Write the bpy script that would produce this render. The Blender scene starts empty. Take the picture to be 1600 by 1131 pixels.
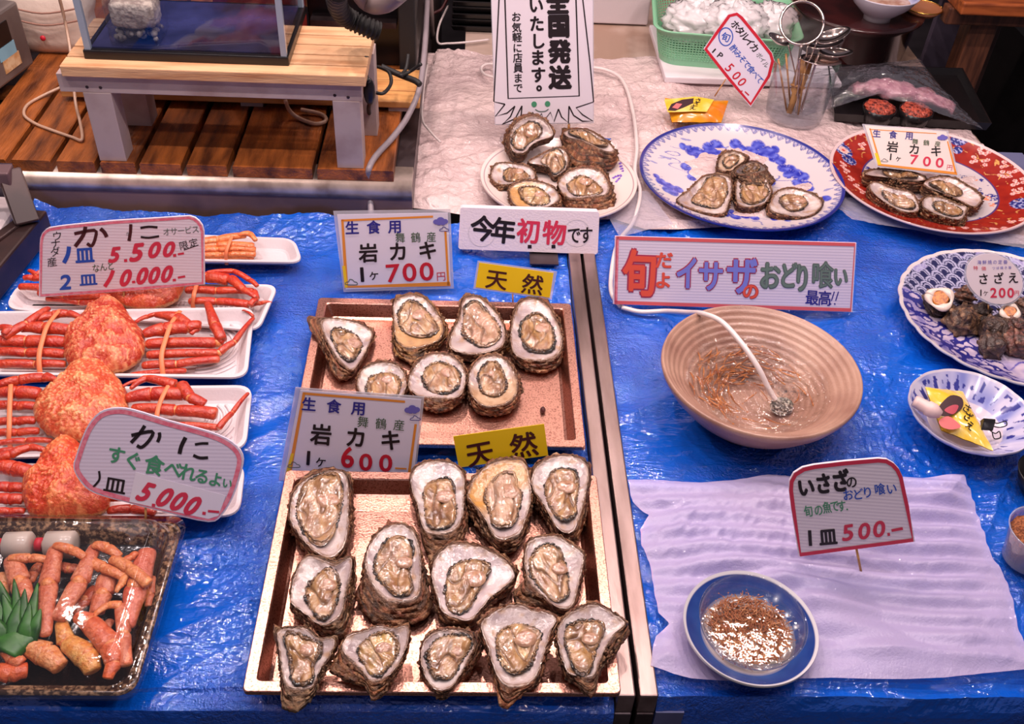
import bpy, bmesh, math, random
from mathutils import Vector, Matrix, noise
from math import sin, cos, pi, radians, sqrt, atan2, hypot

SC = bpy.context.scene
COL = SC.collection

# ------------------------------------------------------------------ camera
CAM = Vector((0.0, 0.0, 1.06))          # metres above the counter top (z = 0)
FPX = 1558.85
PITCH, ROLL, YAW = radians(41.34), radians(3.623), radians(3.628)
_F = Vector((sin(YAW) * cos(PITCH), cos(YAW) * cos(PITCH), -sin(PITCH)))
_R0 = Vector((cos(YAW), -sin(YAW), 0.0))
_U0 = _R0.cross(_F)
_R = cos(ROLL) * _R0 + sin(ROLL) * _U0
_U = -sin(ROLL) * _R0 + cos(ROLL) * _U0
cam_data = bpy.data.cameras.new('camera')
cam_data.sensor_width = 36.0
cam_data.lens = 36.0 * FPX / 1600.0
cam_data.clip_start = 0.02
cam = bpy.data.objects.new('camera', cam_data)
COL.objects.link(cam)
cam.matrix_world = Matrix(((_R.x, _U.x, -_F.x, CAM.x), (_R.y, _U.y, -_F.y, CAM.y), (_R.z, _U.z, -_F.z, CAM.z), (0, 0, 0, 1)))
SC.camera = cam

# ------------------------------------------------------------------ world, lamps, exposure
SC.view_settings.view_transform = 'Standard'
SC.view_settings.look = 'None'
SC.view_settings.gamma = 1.0
SC.view_settings.use_curve_mapping = False
SC.view_settings.exposure = -0.30
SC.cycles.transparent_max_bounces = 32
w = bpy.data.worlds.new('market_hall')
SC.world = w
w.use_nodes = True
w.node_tree.nodes['Background'].inputs[0].default_value = (0.82, 0.72, 0.86, 1)
w.node_tree.nodes['Background'].inputs[1].default_value = 0.20


def lamp(name, loc, size, power, color, target=None, shape='DISK', size_y=None):
    d = bpy.data.lights.new(name, 'AREA')
    d.shape = shape
    d.size = size
    if size_y:
        d.size_y = size_y
    d.energy = power
    d.color = color
    o = bpy.data.objects.new(name, d)
    o.location = loc
    t = Vector(target) if target else Vector((loc[0], loc[1], 0))
    o.rotation_euler = (t - Vector(loc)).to_track_quat('-Z', 'Y').to_euler()
    COL.objects.link(o)
    return o


PINK = (1.0, 0.78, 0.72)
WHITE = (1.0, 0.86, 0.85)
for i, x in enumerate((-0.95, -0.55, -0.15, 0.25, 0.72, 0.80, 0.88, 1.3)):
    lamp('ceiling_spot_lamp', (x, 1.56, 1.45), 0.05, 3.0 if 0.7 < x < 0.9 else (4.0 if x > 1 else 6.0), PINK)
for i, x in enumerate((-0.9, -0.3, 0.3, 0.9)):
    lamp('ceiling_spot_lamp', (x, 0.95, 1.75), 0.05, 7.4, WHITE)
for i, x in enumerate((-1.3, -0.75, -0.2, 0.35, 0.62, 0.89, 1.16)):
    lamp('ceiling_spot_lamp', (x, 2.5, 1.5), 0.05, 4.0 if x < 0.3 else 1.6, PINK)
for x in (-0.6, 0.6):
    lamp('added_streak_light', (x, 2.0, 2.5), 0.03, 2.0, WHITE, (x, 1.2, 0), 'RECTANGLE', 1.6)  # strips added overhead to lay reflected streaks on the plastic
for i, x in enumerate((-0.8, -0.25, 0.3, 0.85)):
    lamp('ceiling_spot_lamp', (x, 0.05, 2.1), 0.08, 4.0, WHITE, (x, 0.9, 0))


# ------------------------------------------------------------------ pixel rays (photograph frame, 1600 x 1131) to world points
def ray(px, py):
    return _F + ((px - 800.0) / FPX) * _R - ((py - 565.5) / FPX) * _U


def at(px, py, z=0.0):
    d = ray(px, py)
    return CAM + d * ((z - CAM.z) / d.z)


def hit(px, py, o, n):
    d = ray(px, py)
    return CAM + d * ((o - CAM).dot(n) / d.dot(n))


def mpp(P):
    return (Vector(P) - CAM).dot(_F) / FPX


def topx(P):
    d = Vector(P) - CAM
    z = d.dot(_F)
    return 800 + FPX * d.dot(_R) / z, 565.5 - FPX * d.dot(_U) / z


def crop(x0, y0, s, pts):
    return [(x0 + p[0] * s, y0 + p[1] * s) + tuple(p[2:]) for p in pts]


# ------------------------------------------------------------------ materials
def lin(c):
    c = c / 255.0
    return c / 12.92 if c <= 0.04045 else ((c + 0.055) / 1.055) ** 2.4


def rgb(r, g, b):
    return (lin(r), lin(g), lin(b), 1.0)


MATS = {}


def N(nt, t, **kw):
    n = nt.nodes.new(t)
    for k, v in kw.items():
        if k.startswith('i_'):
            n.inputs[k[2:].replace('_', ' ')].default_value = v
        else:
            setattr(n, k, v)
    return n


def principled(name, base, rough=0.5, metal=0.0, spec=0.5, coat=0.0, sss=0.0, alpha=1.0, trans=0.0, vcol=False,
               noise_col=None, noise_scale=20.0, noise_amt=(0.4, 0.6), bump=None, bump_scale=60.0, bump_detail=4.0, stretch=None, bump2=None, sheen=0.0):
    """procedural principled material; noise_col: second colour mixed by noise; bump: strength in metres"""
    if name in MATS:
        return MATS[name]
    m = bpy.data.materials.new(name)
    m.use_nodes = True
    nt = m.node_tree
    b = nt.nodes['Principled BSDF']
    b.inputs['Roughness'].default_value = rough
    b.inputs['Metallic'].default_value = metal
    b.inputs['Specular IOR Level'].default_value = spec
    b.inputs['Coat Weight'].default_value = coat
    b.inputs['Coat Roughness'].default_value = 0.08
    b.inputs['Alpha'].default_value = alpha
    b.inputs['Transmission Weight'].default_value = trans
    if sss:
        b.inputs['Subsurface Weight'].default_value = sss
        b.inputs['Subsurface Radius'].default_value = (0.006, 0.003, 0.002)
        b.inputs['Subsurface Scale'].default_value = 1.0
    tc = N(nt, 'ShaderNodeTexCoord')
    src = tc.outputs['Object']
    if stretch:
        mp = N(nt, 'ShaderNodeMapping')
        mp.inputs['Scale'].default_value = stretch
        nt.links.new(src, mp.inputs[0])
        src = mp.outputs[0]
    col = None
    if vcol:
        a = N(nt, 'ShaderNodeVertexColor', layer_name='Col')
        col = a.outputs[0]
    if noise_col is not None:
        nz = N(nt, 'ShaderNodeTexNoise')
        nz.inputs['Scale'].default_value = noise_scale
        nz.inputs['Detail'].default_value = 6.0
        nt.links.new(src, nz.inputs['Vector'])
        rp = N(nt, 'ShaderNodeMapRange')
        rp.inputs['From Min'].default_value = noise_amt[0]
        rp.inputs['From Max'].default_value = noise_amt[1]
        nt.links.new(nz.outputs[0], rp.inputs[0])
        mx = N(nt, 'ShaderNodeMix', data_type='RGBA')
        nt.links.new(rp.outputs[0], mx.inputs[0])
        if col is not None:
            nt.links.new(col, mx.inputs[6])
        else:
            mx.inputs[6].default_value = base
        mx.inputs[7].default_value = noise_col
        col = mx.outputs[2]
        if vcol:
            mx.blend_type = 'MULTIPLY'
    if col is not None:
        nt.links.new(col, b.inputs['Base Color'])
    else:
        b.inputs['Base Color'].default_value = base
    if bump:
        nz2 = N(nt, 'ShaderNodeTexNoise')
        nz2.inputs['Scale'].default_value = bump_scale
        nz2.inputs['Detail'].default_value = bump_detail
        nt.links.new(src, nz2.inputs['Vector'])
        bp = N(nt, 'ShaderNodeBump')
        bp.inputs['Distance'].default_value = bump
        bp.inputs['Strength'].default_value = 1.0
        nt.links.new(nz2.outputs[0], bp.inputs['Height'])
        nt.links.new(bp.outputs[0], b.inputs['Normal'])
        if coat:
            nt.links.new(bp.outputs[0], b.inputs['Coat Normal'])
    MATS[name] = m
    return m


def clear(name, tint=(0.95, 0.95, 0.97, 1), gloss=0.25, rough=0.05, bump=0.0, bump_scale=30.0, facing=0.25, white=0.0, white_col=(0.8, 0.78, 0.85, 1)):
    """thin clear sheet: transparent mixed with a glossy film (and a little milky diffuse)"""
    if name in MATS:
        return MATS[name]
    m = bpy.data.materials.new(name)
    m.use_nodes = True
    nt = m.node_tree
    nt.nodes.remove(nt.nodes['Principled BSDF'])
    out = nt.nodes['Material Output']
    tr = N(nt, 'ShaderNodeBsdfTransparent')
    tr.inputs[0].default_value = tint
    gl = N(nt, 'ShaderNodeBsdfGlossy')
    gl.inputs['Roughness'].default_value = rough
    lw = N(nt, 'ShaderNodeLayerWeight')
    lw.inputs[0].default_value = facing
    pw_ = N(nt, 'ShaderNodeMath', operation='POWER')
    pw_.inputs[1].default_value = 2.6
    nt.links.new(lw.outputs['Facing'], pw_.inputs[0])
    lw.inputs[0].default_value = 0.5
    mr = N(nt, 'ShaderNodeMapRange')
    mr.inputs['To Min'].default_value = gloss * 0.16
    mr.inputs['To Max'].default_value = min(1.0, gloss * 2.6)
    nt.links.new(pw_.outputs[0], mr.inputs[0])
    mix = N(nt, 'ShaderNodeMixShader')
    nt.links.new(mr.outputs[0], mix.inputs[0])
    last = tr
    if white:
        df = N(nt, 'ShaderNodeBsdfDiffuse')
        df.inputs[0].default_value = white_col
        m2 = N(nt, 'ShaderNodeMixShader')
        m2.inputs[0].default_value = white
        nt.links.new(tr.outputs[0], m2.inputs[1])
        nt.links.new(df.outputs[0], m2.inputs[2])
        last = m2
    nt.links.new(last.outputs[0], mix.inputs[1])
    nt.links.new(gl.outputs[0], mix.inputs[2])
    nt.links.new(mix.outputs[0], out.inputs[0])
    if bump:
        tc = N(nt, 'ShaderNodeTexCoord')
        nz = N(nt, 'ShaderNodeTexNoise')
        nz.inputs['Scale'].default_value = bump_scale
        nz.inputs['Detail'].default_value = 3.0
        nt.links.new(tc.outputs['Object'], nz.inputs['Vector'])
        bp = N(nt, 'ShaderNodeBump')
        bp.inputs['Distance'].default_value = bump
        nt.links.new(nz.outputs[0], bp.inputs['Height'])
        nt.links.new(bp.outputs[0], gl.inputs['Normal'])
        nt.links.new(bp.outputs[0], lw.inputs['Normal'])
    MATS[name] = m
    return m


# ------------------------------------------------------------------ mesh building
class MB:
    def __init__(self):
        self.v, self.f, self.c, self.mi = [], [], [], []

    def add(self, verts, faces, cols=None, mi=0):
        o = len(self.v)
        self.v += [tuple(p) for p in verts]
        self.f += [tuple(i + o for i in f) for f in faces]
        self.mi += [mi] * len(faces)
        self.c += list(cols) if cols else [(1, 1, 1)] * len(verts)
        return self

    def box(self, x0, x1, y0, y1, z0, z1, M=None):
        vs = [Vector((x, y, z)) for z in (z0, z1) for y in (y0, y1) for x in (x0, x1)]
        if M is not None:
            vs = [M @ p for p in vs]
        return self.add(vs, [(0, 2, 3, 1), (4, 5, 7, 6), (0, 1, 5, 4), (2, 6, 7, 3), (0, 4, 6, 2), (1, 3, 7, 5)])

    def tube(self, pts, rad, n=8, flat=1.0, up=None, col=None, smooth=0, colf=None):
        pts = [Vector(p) for p in pts]
        if not hasattr(rad, '__len__'):
            rad = [rad] * len(pts)
        if smooth:
            pts, rad = catmull(pts, list(rad), smooth)
        vs, fs = [], []
        m = len(pts)
        ref = Vector(up) if up else Vector((0, 0, 1))
        cs = []
        for i, p in enumerate(pts):
            t = (pts[min(i + 1, m - 1)] - pts[max(i - 1, 0)]).normalized()
            s = t.cross(ref)
            if s.length < 1e-3:
                s = t.cross(Vector((0, 1, 0.2)))
            s.normalize()
            u = s.cross(t).normalized()
            for k in range(n):
                a = 2 * pi * k / n
                vs.append(p + s * (cos(a) * rad[i]) + u * (sin(a) * rad[i] * flat))
                if colf:
                    cs.append(colf(i / (m - 1), a))
                elif col:
                    cs.append(col)
        for i in range(m - 1):
            for k in range(n):
                a, b = i * n + k, i * n + (k + 1) % n
                fs.append((a, b, b + n, a + n))
        fs.append(tuple(range(n - 1, -1, -1)))
        fs.append(tuple(range((m - 1) * n, m * n)))
        return self.add(vs, fs, cs if cs else None)

    def lathe(self, prof, c, n=48, colf=None, rfun=None, close=False):
        """prof: [(r, z)], c: centre"""
        vs, fs, cs = [], [], []
        m = len(prof)
        for j, (r, z) in enumerate(prof):
            for k in range(n):
                a = 2 * pi * k / n
                rr = r * (rfun(a, j) if rfun else 1.0)
                vs.append((c[0] + rr * cos(a), c[1] + rr * sin(a), c[2] + z))
                if colf:
                    cs.append(colf(r, a, j))
        for j in range(m - 1):
            for k in range(n):
                a, b = j * n + k, j * n + (k + 1) % n
                fs.append((a, b, b + n, a + n))
        if prof[0][0] > 1e-6 and close:
            fs.append(tuple(range(n - 1, -1, -1)))
        if prof[-1][0] > 1e-6 and close:
            fs.append(tuple(range((m - 1) * n, m * n)))
        return self.add(vs, fs, cs if colf else None)

    def rings(self, rings, colf=None, cap0=False, cap1=False, mi=0):
        n = len(rings[0])
        vs = [p for r in rings for p in r]
        fs = []
        for j in range(len(rings) - 1):
            for k in range(n):
                a, b = j * n + k, j * n + (k + 1) % n
                fs.append((a, b, b + n, a + n))
        if cap0:
            fs.append(tuple(range(n - 1, -1, -1)))
        if cap1:
            fs.append(tuple(range((len(rings) - 1) * n, len(rings) * n)))
        return self.add(vs, fs, colf, mi)

    def grid(self, fn, nu, nv, colf=None):
        vs = [fn(i / nu, j / nv) for j in range(nv + 1) for i in range(nu + 1)]
        fs = [(j * (nu + 1) + i, j * (nu + 1) + i + 1, (j + 1) * (nu + 1) + i + 1, (j + 1) * (nu + 1) + i) for j in range(nv) for i in range(nu)]
        cs = [colf(i / nu, j / nv) for j in range(nv + 1) for i in range(nu + 1)] if colf else None
        return self.add(vs, fs, cs)

    def sphere(self, c, r, nu=12, nv=8, col=None, disp=None):
        if not hasattr(r, '__len__'):
            r = (r, r, r)
        vs, fs = [], []
        for j in range(nv + 1):
            t = pi * j / nv
            for i in range(nu):
                a = 2 * pi * i / nu
                d = Vector((sin(t) * cos(a), sin(t) * sin(a), cos(t)))
                k = disp(d) if disp else 1.0
                vs.append((c[0] + d.x * r[0] * k, c[1] + d.y * r[1] * k, c[2] + d.z * r[2] * k))
        for j in range(nv):
            for i in range(nu):
                a, b = j * nu + i, j * nu + (i + 1) % nu
                fs.append((a, a + nu, b + nu, b))
        return self.add(vs, fs, [col] * len(vs) if col else None)


def catmull(pts, rad, k):
    P, Rr = [], []
    n = len(pts)
    for i in range(n - 1):
        p0, p1, p2, p3 = pts[max(i - 1, 0)], pts[i], pts[i + 1], pts[min(i + 2, n - 1)]
        for j in range(k):
            t = j / k
            P.append(0.5 * ((2 * p1) + (p2 - p0) * t + (2 * p0 - 5 * p1 + 4 * p2 - p3) * t * t + (3 * p1 - p0 - 3 * p2 + p3) * t ** 3))
            Rr.append(rad[i] * (1 - t) + rad[i + 1] * t)
    P.append(pts[-1])
    Rr.append(rad[-1])
    return P, Rr


def closed_spline(pts, k=6):
    pts = [Vector(p) for p in pts]
    n = len(pts)
    out = []
    for i in range(n):
        p0, p1, p2, p3 = pts[i - 1], pts[i], pts[(i + 1) % n], pts[(i + 2) % n]
        for j in range(k):
            t = j / k
            out.append(0.5 * ((2 * p1) + (p2 - p0) * t + (2 * p0 - 5 * p1 + 4 * p2 - p3) * t * t + (3 * p1 - p0 - 3 * p2 + p3) * t ** 3))
    return out


def wpos(o):
    p = Vector((0, 0, 0))
    while o is not None:
        p += o.location
        o = o.parent
    return p


def obj(name, mb, mats, parent=None, smooth=True, local=False, base=None, bevel=0.0, solid=0.0):
    me = bpy.data.meshes.new(name)
    if local:
        off = Vector((0, 0, 0))
    elif parent is not None:
        off = wpos(parent)
    elif base is not None:
        off = Vector(base)
    else:
        xs = [p[0] for p in mb.v]; ys = [p[1] for p in mb.v]; zs = [p[2] for p in mb.v]
        off = Vector(((min(xs) + max(xs)) / 2, (min(ys) + max(ys)) / 2, min(zs)))
    me.from_pydata([(p[0] - off.x, p[1] - off.y, p[2] - off.z) for p in mb.v], [], mb.f)
    if not isinstance(mats, (list, tuple)):
        mats = [mats]
    for m in mats:
        me.materials.append(m)
    for p, i in zip(me.polygons, mb.mi):
        p.material_index = i
        p.use_smooth = smooth
    if any(c != (1, 1, 1) for c in mb.c[:50]) or any(c != (1, 1, 1) for c in mb.c[-50:]):
        ca = me.color_attributes.new('Col', 'FLOAT_COLOR', 'POINT')
        flat = []
        for c in mb.c:
            flat += [lin(c[0]), lin(c[1]), lin(c[2]), 1.0]
        ca.data.foreach_set('color', flat)
    me.update()
    o = bpy.data.objects.new(name, me)
    COL.objects.link(o)
    if parent is not None:
        o.parent = parent
    elif not local:
        o.location = off
    if bevel:
        bv = o.modifiers.new('bevel', 'BEVEL')
        bv.width = bevel
        bv.segments = 2
        bv.limit_method = 'ANGLE'
    if solid:
        so = o.modifiers.new('solid', 'SOLIDIFY')
        so.thickness = solid
    return o


def tag(o, label, cat, group=None, kind=None):
    o['label'] = label
    o['category'] = cat
    if group:
        o['group'] = group
    if kind:
        o['kind'] = kind
    return o


def thing(name, label, cat, loc, group=None):
    o = bpy.data.objects.new(name, None)
    o.empty_display_size = 0.02
    o.location = loc
    COL.objects.link(o)
    return tag(o, label, cat, group)


def struct(o):
    o['kind'] = 'structure'
    return o


def fitc(pts, z):
    """least-squares circle through photograph points at height z"""
    P = [at(x, y, z) for x, y in pts]
    mx = sum(p.x for p in P) / len(P); my = sum(p.y for p in P) / len(P)
    M3 = Matrix(((0, 0, 0), (0, 0, 0), (0, 0, 0)))
    B = Vector((0, 0, 0))
    for p in P:
        x, y = p.x - mx, p.y - my
        a = Vector((x, y, 1.0))
        b = -(x * x + y * y)
        for i in range(3):
            for j in range(3):
                M3[i][j] += a[i] * a[j]
            B[i] += a[i] * b
    s = M3.inverted() @ B
    cx, cy = -s[0] / 2, -s[1] / 2
    return cx + mx, cy + my, sqrt(cx * cx + cy * cy - s[2])


def fbm(x, y, z, o=4):
    return noise.fractal(Vector((x, y, z)), 1.0, 2.0, o)


# ------------------------------------------------------------------ shared materials
M_STEEL = principled('brushed_steel', rgb(176, 152, 148), 0.32, 0.9, noise_col=rgb(124, 102, 98), noise_scale=30, noise_amt=(0.35, 0.75), bump=0.0006, bump_scale=90, stretch=(1, 0.2, 1))
M_DSTEEL = principled('dark_steel', rgb(96, 84, 88), 0.4, 0.8, noise_col=rgb(60, 48, 50), noise_scale=9)
M_COPPER = principled('rose_gold_tray_metal', rgb(222, 166, 148), 0.28, 1.0, noise_col=rgb(172, 114, 100), noise_scale=420, noise_amt=(0.50, 0.64), bump=0.00035, bump_scale=420, bump_detail=2)
M_WOOD_ORANGE = principled('wet_cedar_plank', rgb(166, 92, 42), 0.34, noise_col=rgb(82, 42, 22), noise_scale=7, noise_amt=(0.38, 0.70), bump=0.002, bump_scale=40, stretch=(6, 1, 6))
M_WOOD_PALE = principled('pale_pine', rgb(216, 170, 128), 0.5, noise_col=rgb(182, 124, 82), noise_scale=6, noise_amt=(0.45, 0.72), bump=0.0008, bump_scale=40, stretch=(1, 8, 8))
M_WOOD_GREY = principled('grey_washed_pine', rgb(182, 162, 160), 0.55, noise_col=rgb(158, 134, 130), noise_scale=7, noise_amt=(0.45, 0.7), stretch=(2, 2, 2))
M_BLACK = principled('black_plastic', rgb(18, 15, 17), 0.3)
M_BLACKMATT = principled('black_rubber', rgb(22, 19, 20), 0.6)
M_DARKBROWN = principled('dark_brown_metal', rgb(66, 44, 42), 0.35, 0.3, noise_col=rgb(48, 32, 32), noise_scale=12)
M_FOAMWHITE = principled('white_foam', rgb(212, 198, 202), 0.5, bump=0.0004, bump_scale=240)
M_WHITEPL = principled('white_plastic', rgb(225, 214, 220), 0.4)
M_CARD = principled('white_card', rgb(226, 214, 226), 0.45)
M_STICK = principled('bamboo_stick', rgb(196, 142, 84), 0.5, noise_col=rgb(150, 100, 56), noise_scale=60)
M_CLEAR = clear('clear_plastic', gloss=0.30, rough=0.06)
M_GLASS = clear('clear_glass', tint=(0.93, 0.95, 0.97, 1), gloss=0.22, rough=0.02)
M_FILM = clear('crinkled_clear_film', gloss=0.75, rough=0.10, bump=0.01, bump_scale=28, white=0.05)
M_LAMIN = clear('laminate_film', gloss=0.5, rough=0.08, white=0.35)
M_WATER = clear('rippled_water', tint=(0.97, 0.95, 0.93, 1), gloss=0.55, rough=0.02, bump=0.006, bump_scale=42)
M_INK_BLACK = principled('black_ink', rgb(26, 14, 18), 0.5)
M_INK_BROWN = principled('maroon_ink', rgb(66, 16, 20), 0.5)
M_INK_RED = principled('red_ink', rgb(196, 28, 48), 0.5)
M_INK_PINK = principled('pink_ink', rgb(222, 104, 128), 0.5, noise_col=rgb(232, 140, 156), noise_scale=150)
M_INK_CORAL = principled('coral_ink', rgb(216, 92, 96), 0.5)
M_INK_ROSE = principled('crimson_ink', rgb(206, 48, 76), 0.5)
M_INK_BLUE = principled('blue_ink', rgb(30, 78, 178), 0.5)
M_INK_NAVY = principled('navy_ink', rgb(40, 36, 130), 0.5)
M_INK_GREEN = principled('green_ink', rgb(70, 140, 104), 0.5)
M_INK_DGREEN = principled('dark_green_ink', rgb(52, 82, 44), 0.5)
M_INK_GREY = principled('grey_ink', rgb(92, 104, 100), 0.5)
M_INK_PURPLE = principled('violet_ink', rgb(104, 96, 178), 0.5)
M_ORANGE = principled('orange_print', rgb(224, 138, 48), 0.5)
M_YELLOW = principled('yellow_print', rgb(240, 196, 30), 0.45)

# ================================================================== SETTING
ZB = 0.075                                             # top of the rear left counter
floor = MB().box(-3.0, 3.4, -0.6, 5.2, -0.66, -0.62)
struct(obj('floor', floor, principled('dark_wet_floor', rgb(60, 54, 58), 0.35, noise_col=rgb(34, 30, 34), noise_scale=4), smooth=False))
struct(obj('wall_back', MB().box(-3.0, 3.4, 4.6, 4.7, -0.62, 2.6), principled('dim_back_wall', rgb(64, 56, 58), 0.7), smooth=False))

GAP = at(910, 401).x * 0.5 + at(991, 1077).x * 0.5      # slot between the two steel counters
YF, YB = at(680, 1086).y, 1.61                          # front and back edge of the front counters
XL = -1.05
XR = 1.25


def fold(x, y, s=0.0):
    """crumpled plastic film: ridged folds of several sizes"""
    wx = x + 0.05 * noise.noise(Vector((x * 4, y * 4, s + 20)))
    wy = y + 0.05 * noise.noise(Vector((x * 4, y * 4, s + 30)))
    a = 1.0 - abs(noise.noise(Vector((wx * 3.2 + wy * 2.2 + s, wy * 6.5 - wx * 4.0, s)))) * 2.0
    b = 1.0 - abs(noise.noise(Vector((wx * 9 + 7 + s, wy * 15 - wx * 10.0, 1.3 + s)))) * 2.0
    c = 1.0 - abs(noise.noise(Vector((wx * 34 - 3, wy * 26 + wx * 16.0, 4.1 + s)))) * 2.0
    d = 1.0 - abs(noise.noise(Vector((wx * 85 - 3, wy * 75 - wx * 30.0, 2.1 + s)))) * 2.0
    k = max(0.0, min(1.0, 0.45 + 1.6 * noise.noise(Vector((x * 4.2, y * 4.6, s + 50)))))       # calm and crumpled areas
    e = noise.noise(Vector((wx * 150, wy * 140, 7.7 + s)))
    return 0.52 * a ** 1 + 0.34 * b + (0.17 * c + 0.14 * d + 0.13 * e) * k


def tarp_mat(name, base, dark):
    m = principled(name, base, 0.045, spec=1.0, noise_col=dark, noise_scale=5.0, noise_amt=(0.42, 0.72))
    nt = m.node_tree
    b = nt.nodes['Principled BSDF']
    tc = N(nt, 'ShaderNodeTexCoord')
    mp = N(nt, 'ShaderNodeMapping')
    mp.inputs['Rotation'].default_value = (0, 0, 0.6)
    mp.inputs['Scale'].default_value = (1.0, 2.6, 1.0)
    nt.links.new(tc.outputs['Object'], mp.inputs[0])

    def M_(op, a, b_=None, c=None):
        n = N(nt, 'ShaderNodeMath', operation=op)
        for k, v in enumerate((a, b_, c)):
            if v is None:
                continue
            if hasattr(v, 'links'):
                nt.links.new(v, n.inputs[k])
            else:
                n.inputs[k].default_value = v
        return n.outputs[0]

    def ridge(vec, scale, detail, dist):
        n = N(nt, 'ShaderNodeTexNoise')
        n.inputs['Scale'].default_value = scale
        n.inputs['Detail'].default_value = detail
        n.inputs['Distortion'].default_value = dist
        nt.links.new(vec, n.inputs['Vector'])
        return M_('SUBTRACT', 1.0, M_('MULTIPLY', M_('ABSOLUTE', M_('SUBTRACT', n.outputs[0], 0.5)), 4.0))
    r1 = ridge(mp.outputs[0], 9.0, 3.0, 0.8)
    r2 = ridge(mp.outputs[0], 34.0, 3.0, 0.6)
    r3 = ridge(tc.outputs['Object'], 120.0, 3.0, 0.3)
    msk = N(nt, 'ShaderNodeTexNoise')
    msk.inputs['Scale'].default_value = 5.0
    msk.inputs['Detail'].default_value = 3
    nt.links.new(tc.outputs['Object'], msk.inputs['Vector'])
    mr = N(nt, 'ShaderNodeMapRange')
    mr.inputs['From Min'].default_value = 0.45
    mr.inputs['From Max'].default_value = 0.60
    mr.inputs['To Min'].default_value = 0.06
    nt.links.new(msk.outputs[0], mr.inputs[0])
    h_ = M_('ADD', M_('MULTIPLY', r1, 1.1), M_('MULTIPLY', r2, 0.34))
    h_ = M_('MULTIPLY_ADD', M_('MULTIPLY', r3, mr.outputs[0]), 0.85, h_)
    bp = N(nt, 'ShaderNodeBump')
    bp.inputs['Distance'].default_value = 0.0022
    nt.links.new(h_, bp.inputs['Height'])
    nt.links.new(bp.outputs[0], b.inputs['Normal'])
    return m


M_TARP = tarp_mat('blue_polythene', rgb(8, 88, 198), rgb(6, 64, 164))


def tarp(x0f, x0b, x1f, x1b, y0, y1, label, seed, drop, nx, ny):
    mb = MB()
    nd = 14

    def P(u, v):
        j = v * (ny + nd)
        if j < nd:                                      # the sheet hangs down over the front edge
            k = 1 - j / nd
            x = x0f + (x1f - x0f) * u
            f = fold(x, -k * 0.3, seed)
            return (x, y0 - 0.006 - 0.004 * f - 0.006 * sin(min(1, k * 5) * pi / 2), -0.006 - drop * k + 0.0)
        t = (j - nd) / ny
        y = y0 + (y1 - y0) * t
        x = (x0f + (x0b - x0f) * t) + ((x1f + (x1b - x1f) * t) - (x0f + (x0b - x0f) * t)) * u
        z = 0.015 * (fold(x, y, seed) - 1.04)
        e = min(1.0, (1 - t) * 18)
        z += (1 - e) * 0.02 * (0.6 + 0.4 * noise.noise(Vector((x * 12, 0, 0))))     # turned up at the back
        l = min(1.0, u * 26)
        z += (1 - l) * 0.02 * (seed < 5)
        if t < 0.012:
            z -= 0.003
        return (x, y, z)
    mb.grid(P, nx, ny + nd)
    return tag(obj('plastic_sheet', mb, M_TARP, smooth=False), label, 'plastic sheet')


tarp(-0.80, -0.80, GAP - 0.026, GAP - 0.026, YF, 1.60, 'crumpled blue plastic sheet under the crabs and the two oyster trays', 0.0, 0.16, 260, 260)
tarp(GAP + 0.026, GAP + 0.026, XR, 1.13, YF + 0.012, 1.93, 'crumpled blue plastic sheet under the pottery bowl and the patterned dishes', 9.0, 0.16, 260, 300)

# the two steel counters carrying the sheets
M_CBODY = principled('counter_panel', rgb(120, 122, 160), 0.4, 0.2, noise_col=rgb(90, 92, 130), noise_scale=5)
for x0, x1, lab, y1 in ((-0.98, GAP - 0.0025, 'steel ice counter on the left holding crabs and oyster trays', 1.60),
                        (GAP + 0.0025, XR, 'steel ice counter on the right holding bowl, dishes and foam sheet', 1.98)):
    t = thing('display_counter', lab, 'counter', ((x0 + x1) / 2, (YF + y1) / 2, -0.62))
    obj('body', MB().box(x0, x1, YF + 0.006, y1, -0.62, -0.022), M_CBODY, t, smooth=False)
    s = 1 if x0 < 0 else -1
    xe = x1 if s > 0 else x0
    r = MB()
    xa, xb = sorted((xe, xe - s * 0.022))
    r.box(xa, xb, YF - 0.004, y1, -0.03, 0.008)
    obj('edge_rail', r, M_STEEL, t, smooth=False, bevel=0.002)
    obj('corner_post', MB().box(xa, xb, YF - 0.006, YF + 0.02, -0.62, -0.03), M_DSTEEL, t, smooth=False, bevel=0.002)
    xa, xb = sorted((xe - s * 0.024, xe - s * 0.058))
    obj('front_plate', MB().box(xa, xb, YF - 0.004, YF + 0.006, -0.62, -0.03), M_CBODY, t, smooth=False)

# ------------------------------------------------------------------ rear left counter with steel edge
yb0 = 1.612
rx1 = -0.105
t = thing('rear_counter', 'dark steel counter with rounded front edge behind the crab stall', 'counter', (-0.9, 2.2, -0.62))
obj('body', MB().box(-2.2, rx1, yb0 + 0.012, 3.4, -0.62, ZB - 0.012), M_DSTEEL, t, smooth=False)
obj('front_panel', MB().box(-2.2, rx1, yb0, yb0 + 0.012, -0.62, ZB - 0.030), principled('smoked_steel_panel', rgb(138, 106, 96), 0.42, 0.05, noise_col=rgb(100, 76, 70), noise_scale=6), t, smooth=False)
lip = MB()
pr = [(-0.002, -0.034), (-0.006, -0.022), (-0.005, -0.010), (0.004, -0.001), (0.02, 0.0), (0.06, 0.0), (0.06, -0.014), (0.012, -0.016), (0.006, -0.034)]
lip.rings([[(x, yb0 + a, ZB + b) for a, b in pr] for x in (-2.2, rx1)], cap0=True, cap1=True)
obj('edge_lip', lip, principled('worn_steel_lip', rgb(206, 186, 174), 0.34, 0.5, noise_col=rgb(150, 130, 120), noise_scale=24, noise_amt=(0.4, 0.7)), t)

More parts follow.
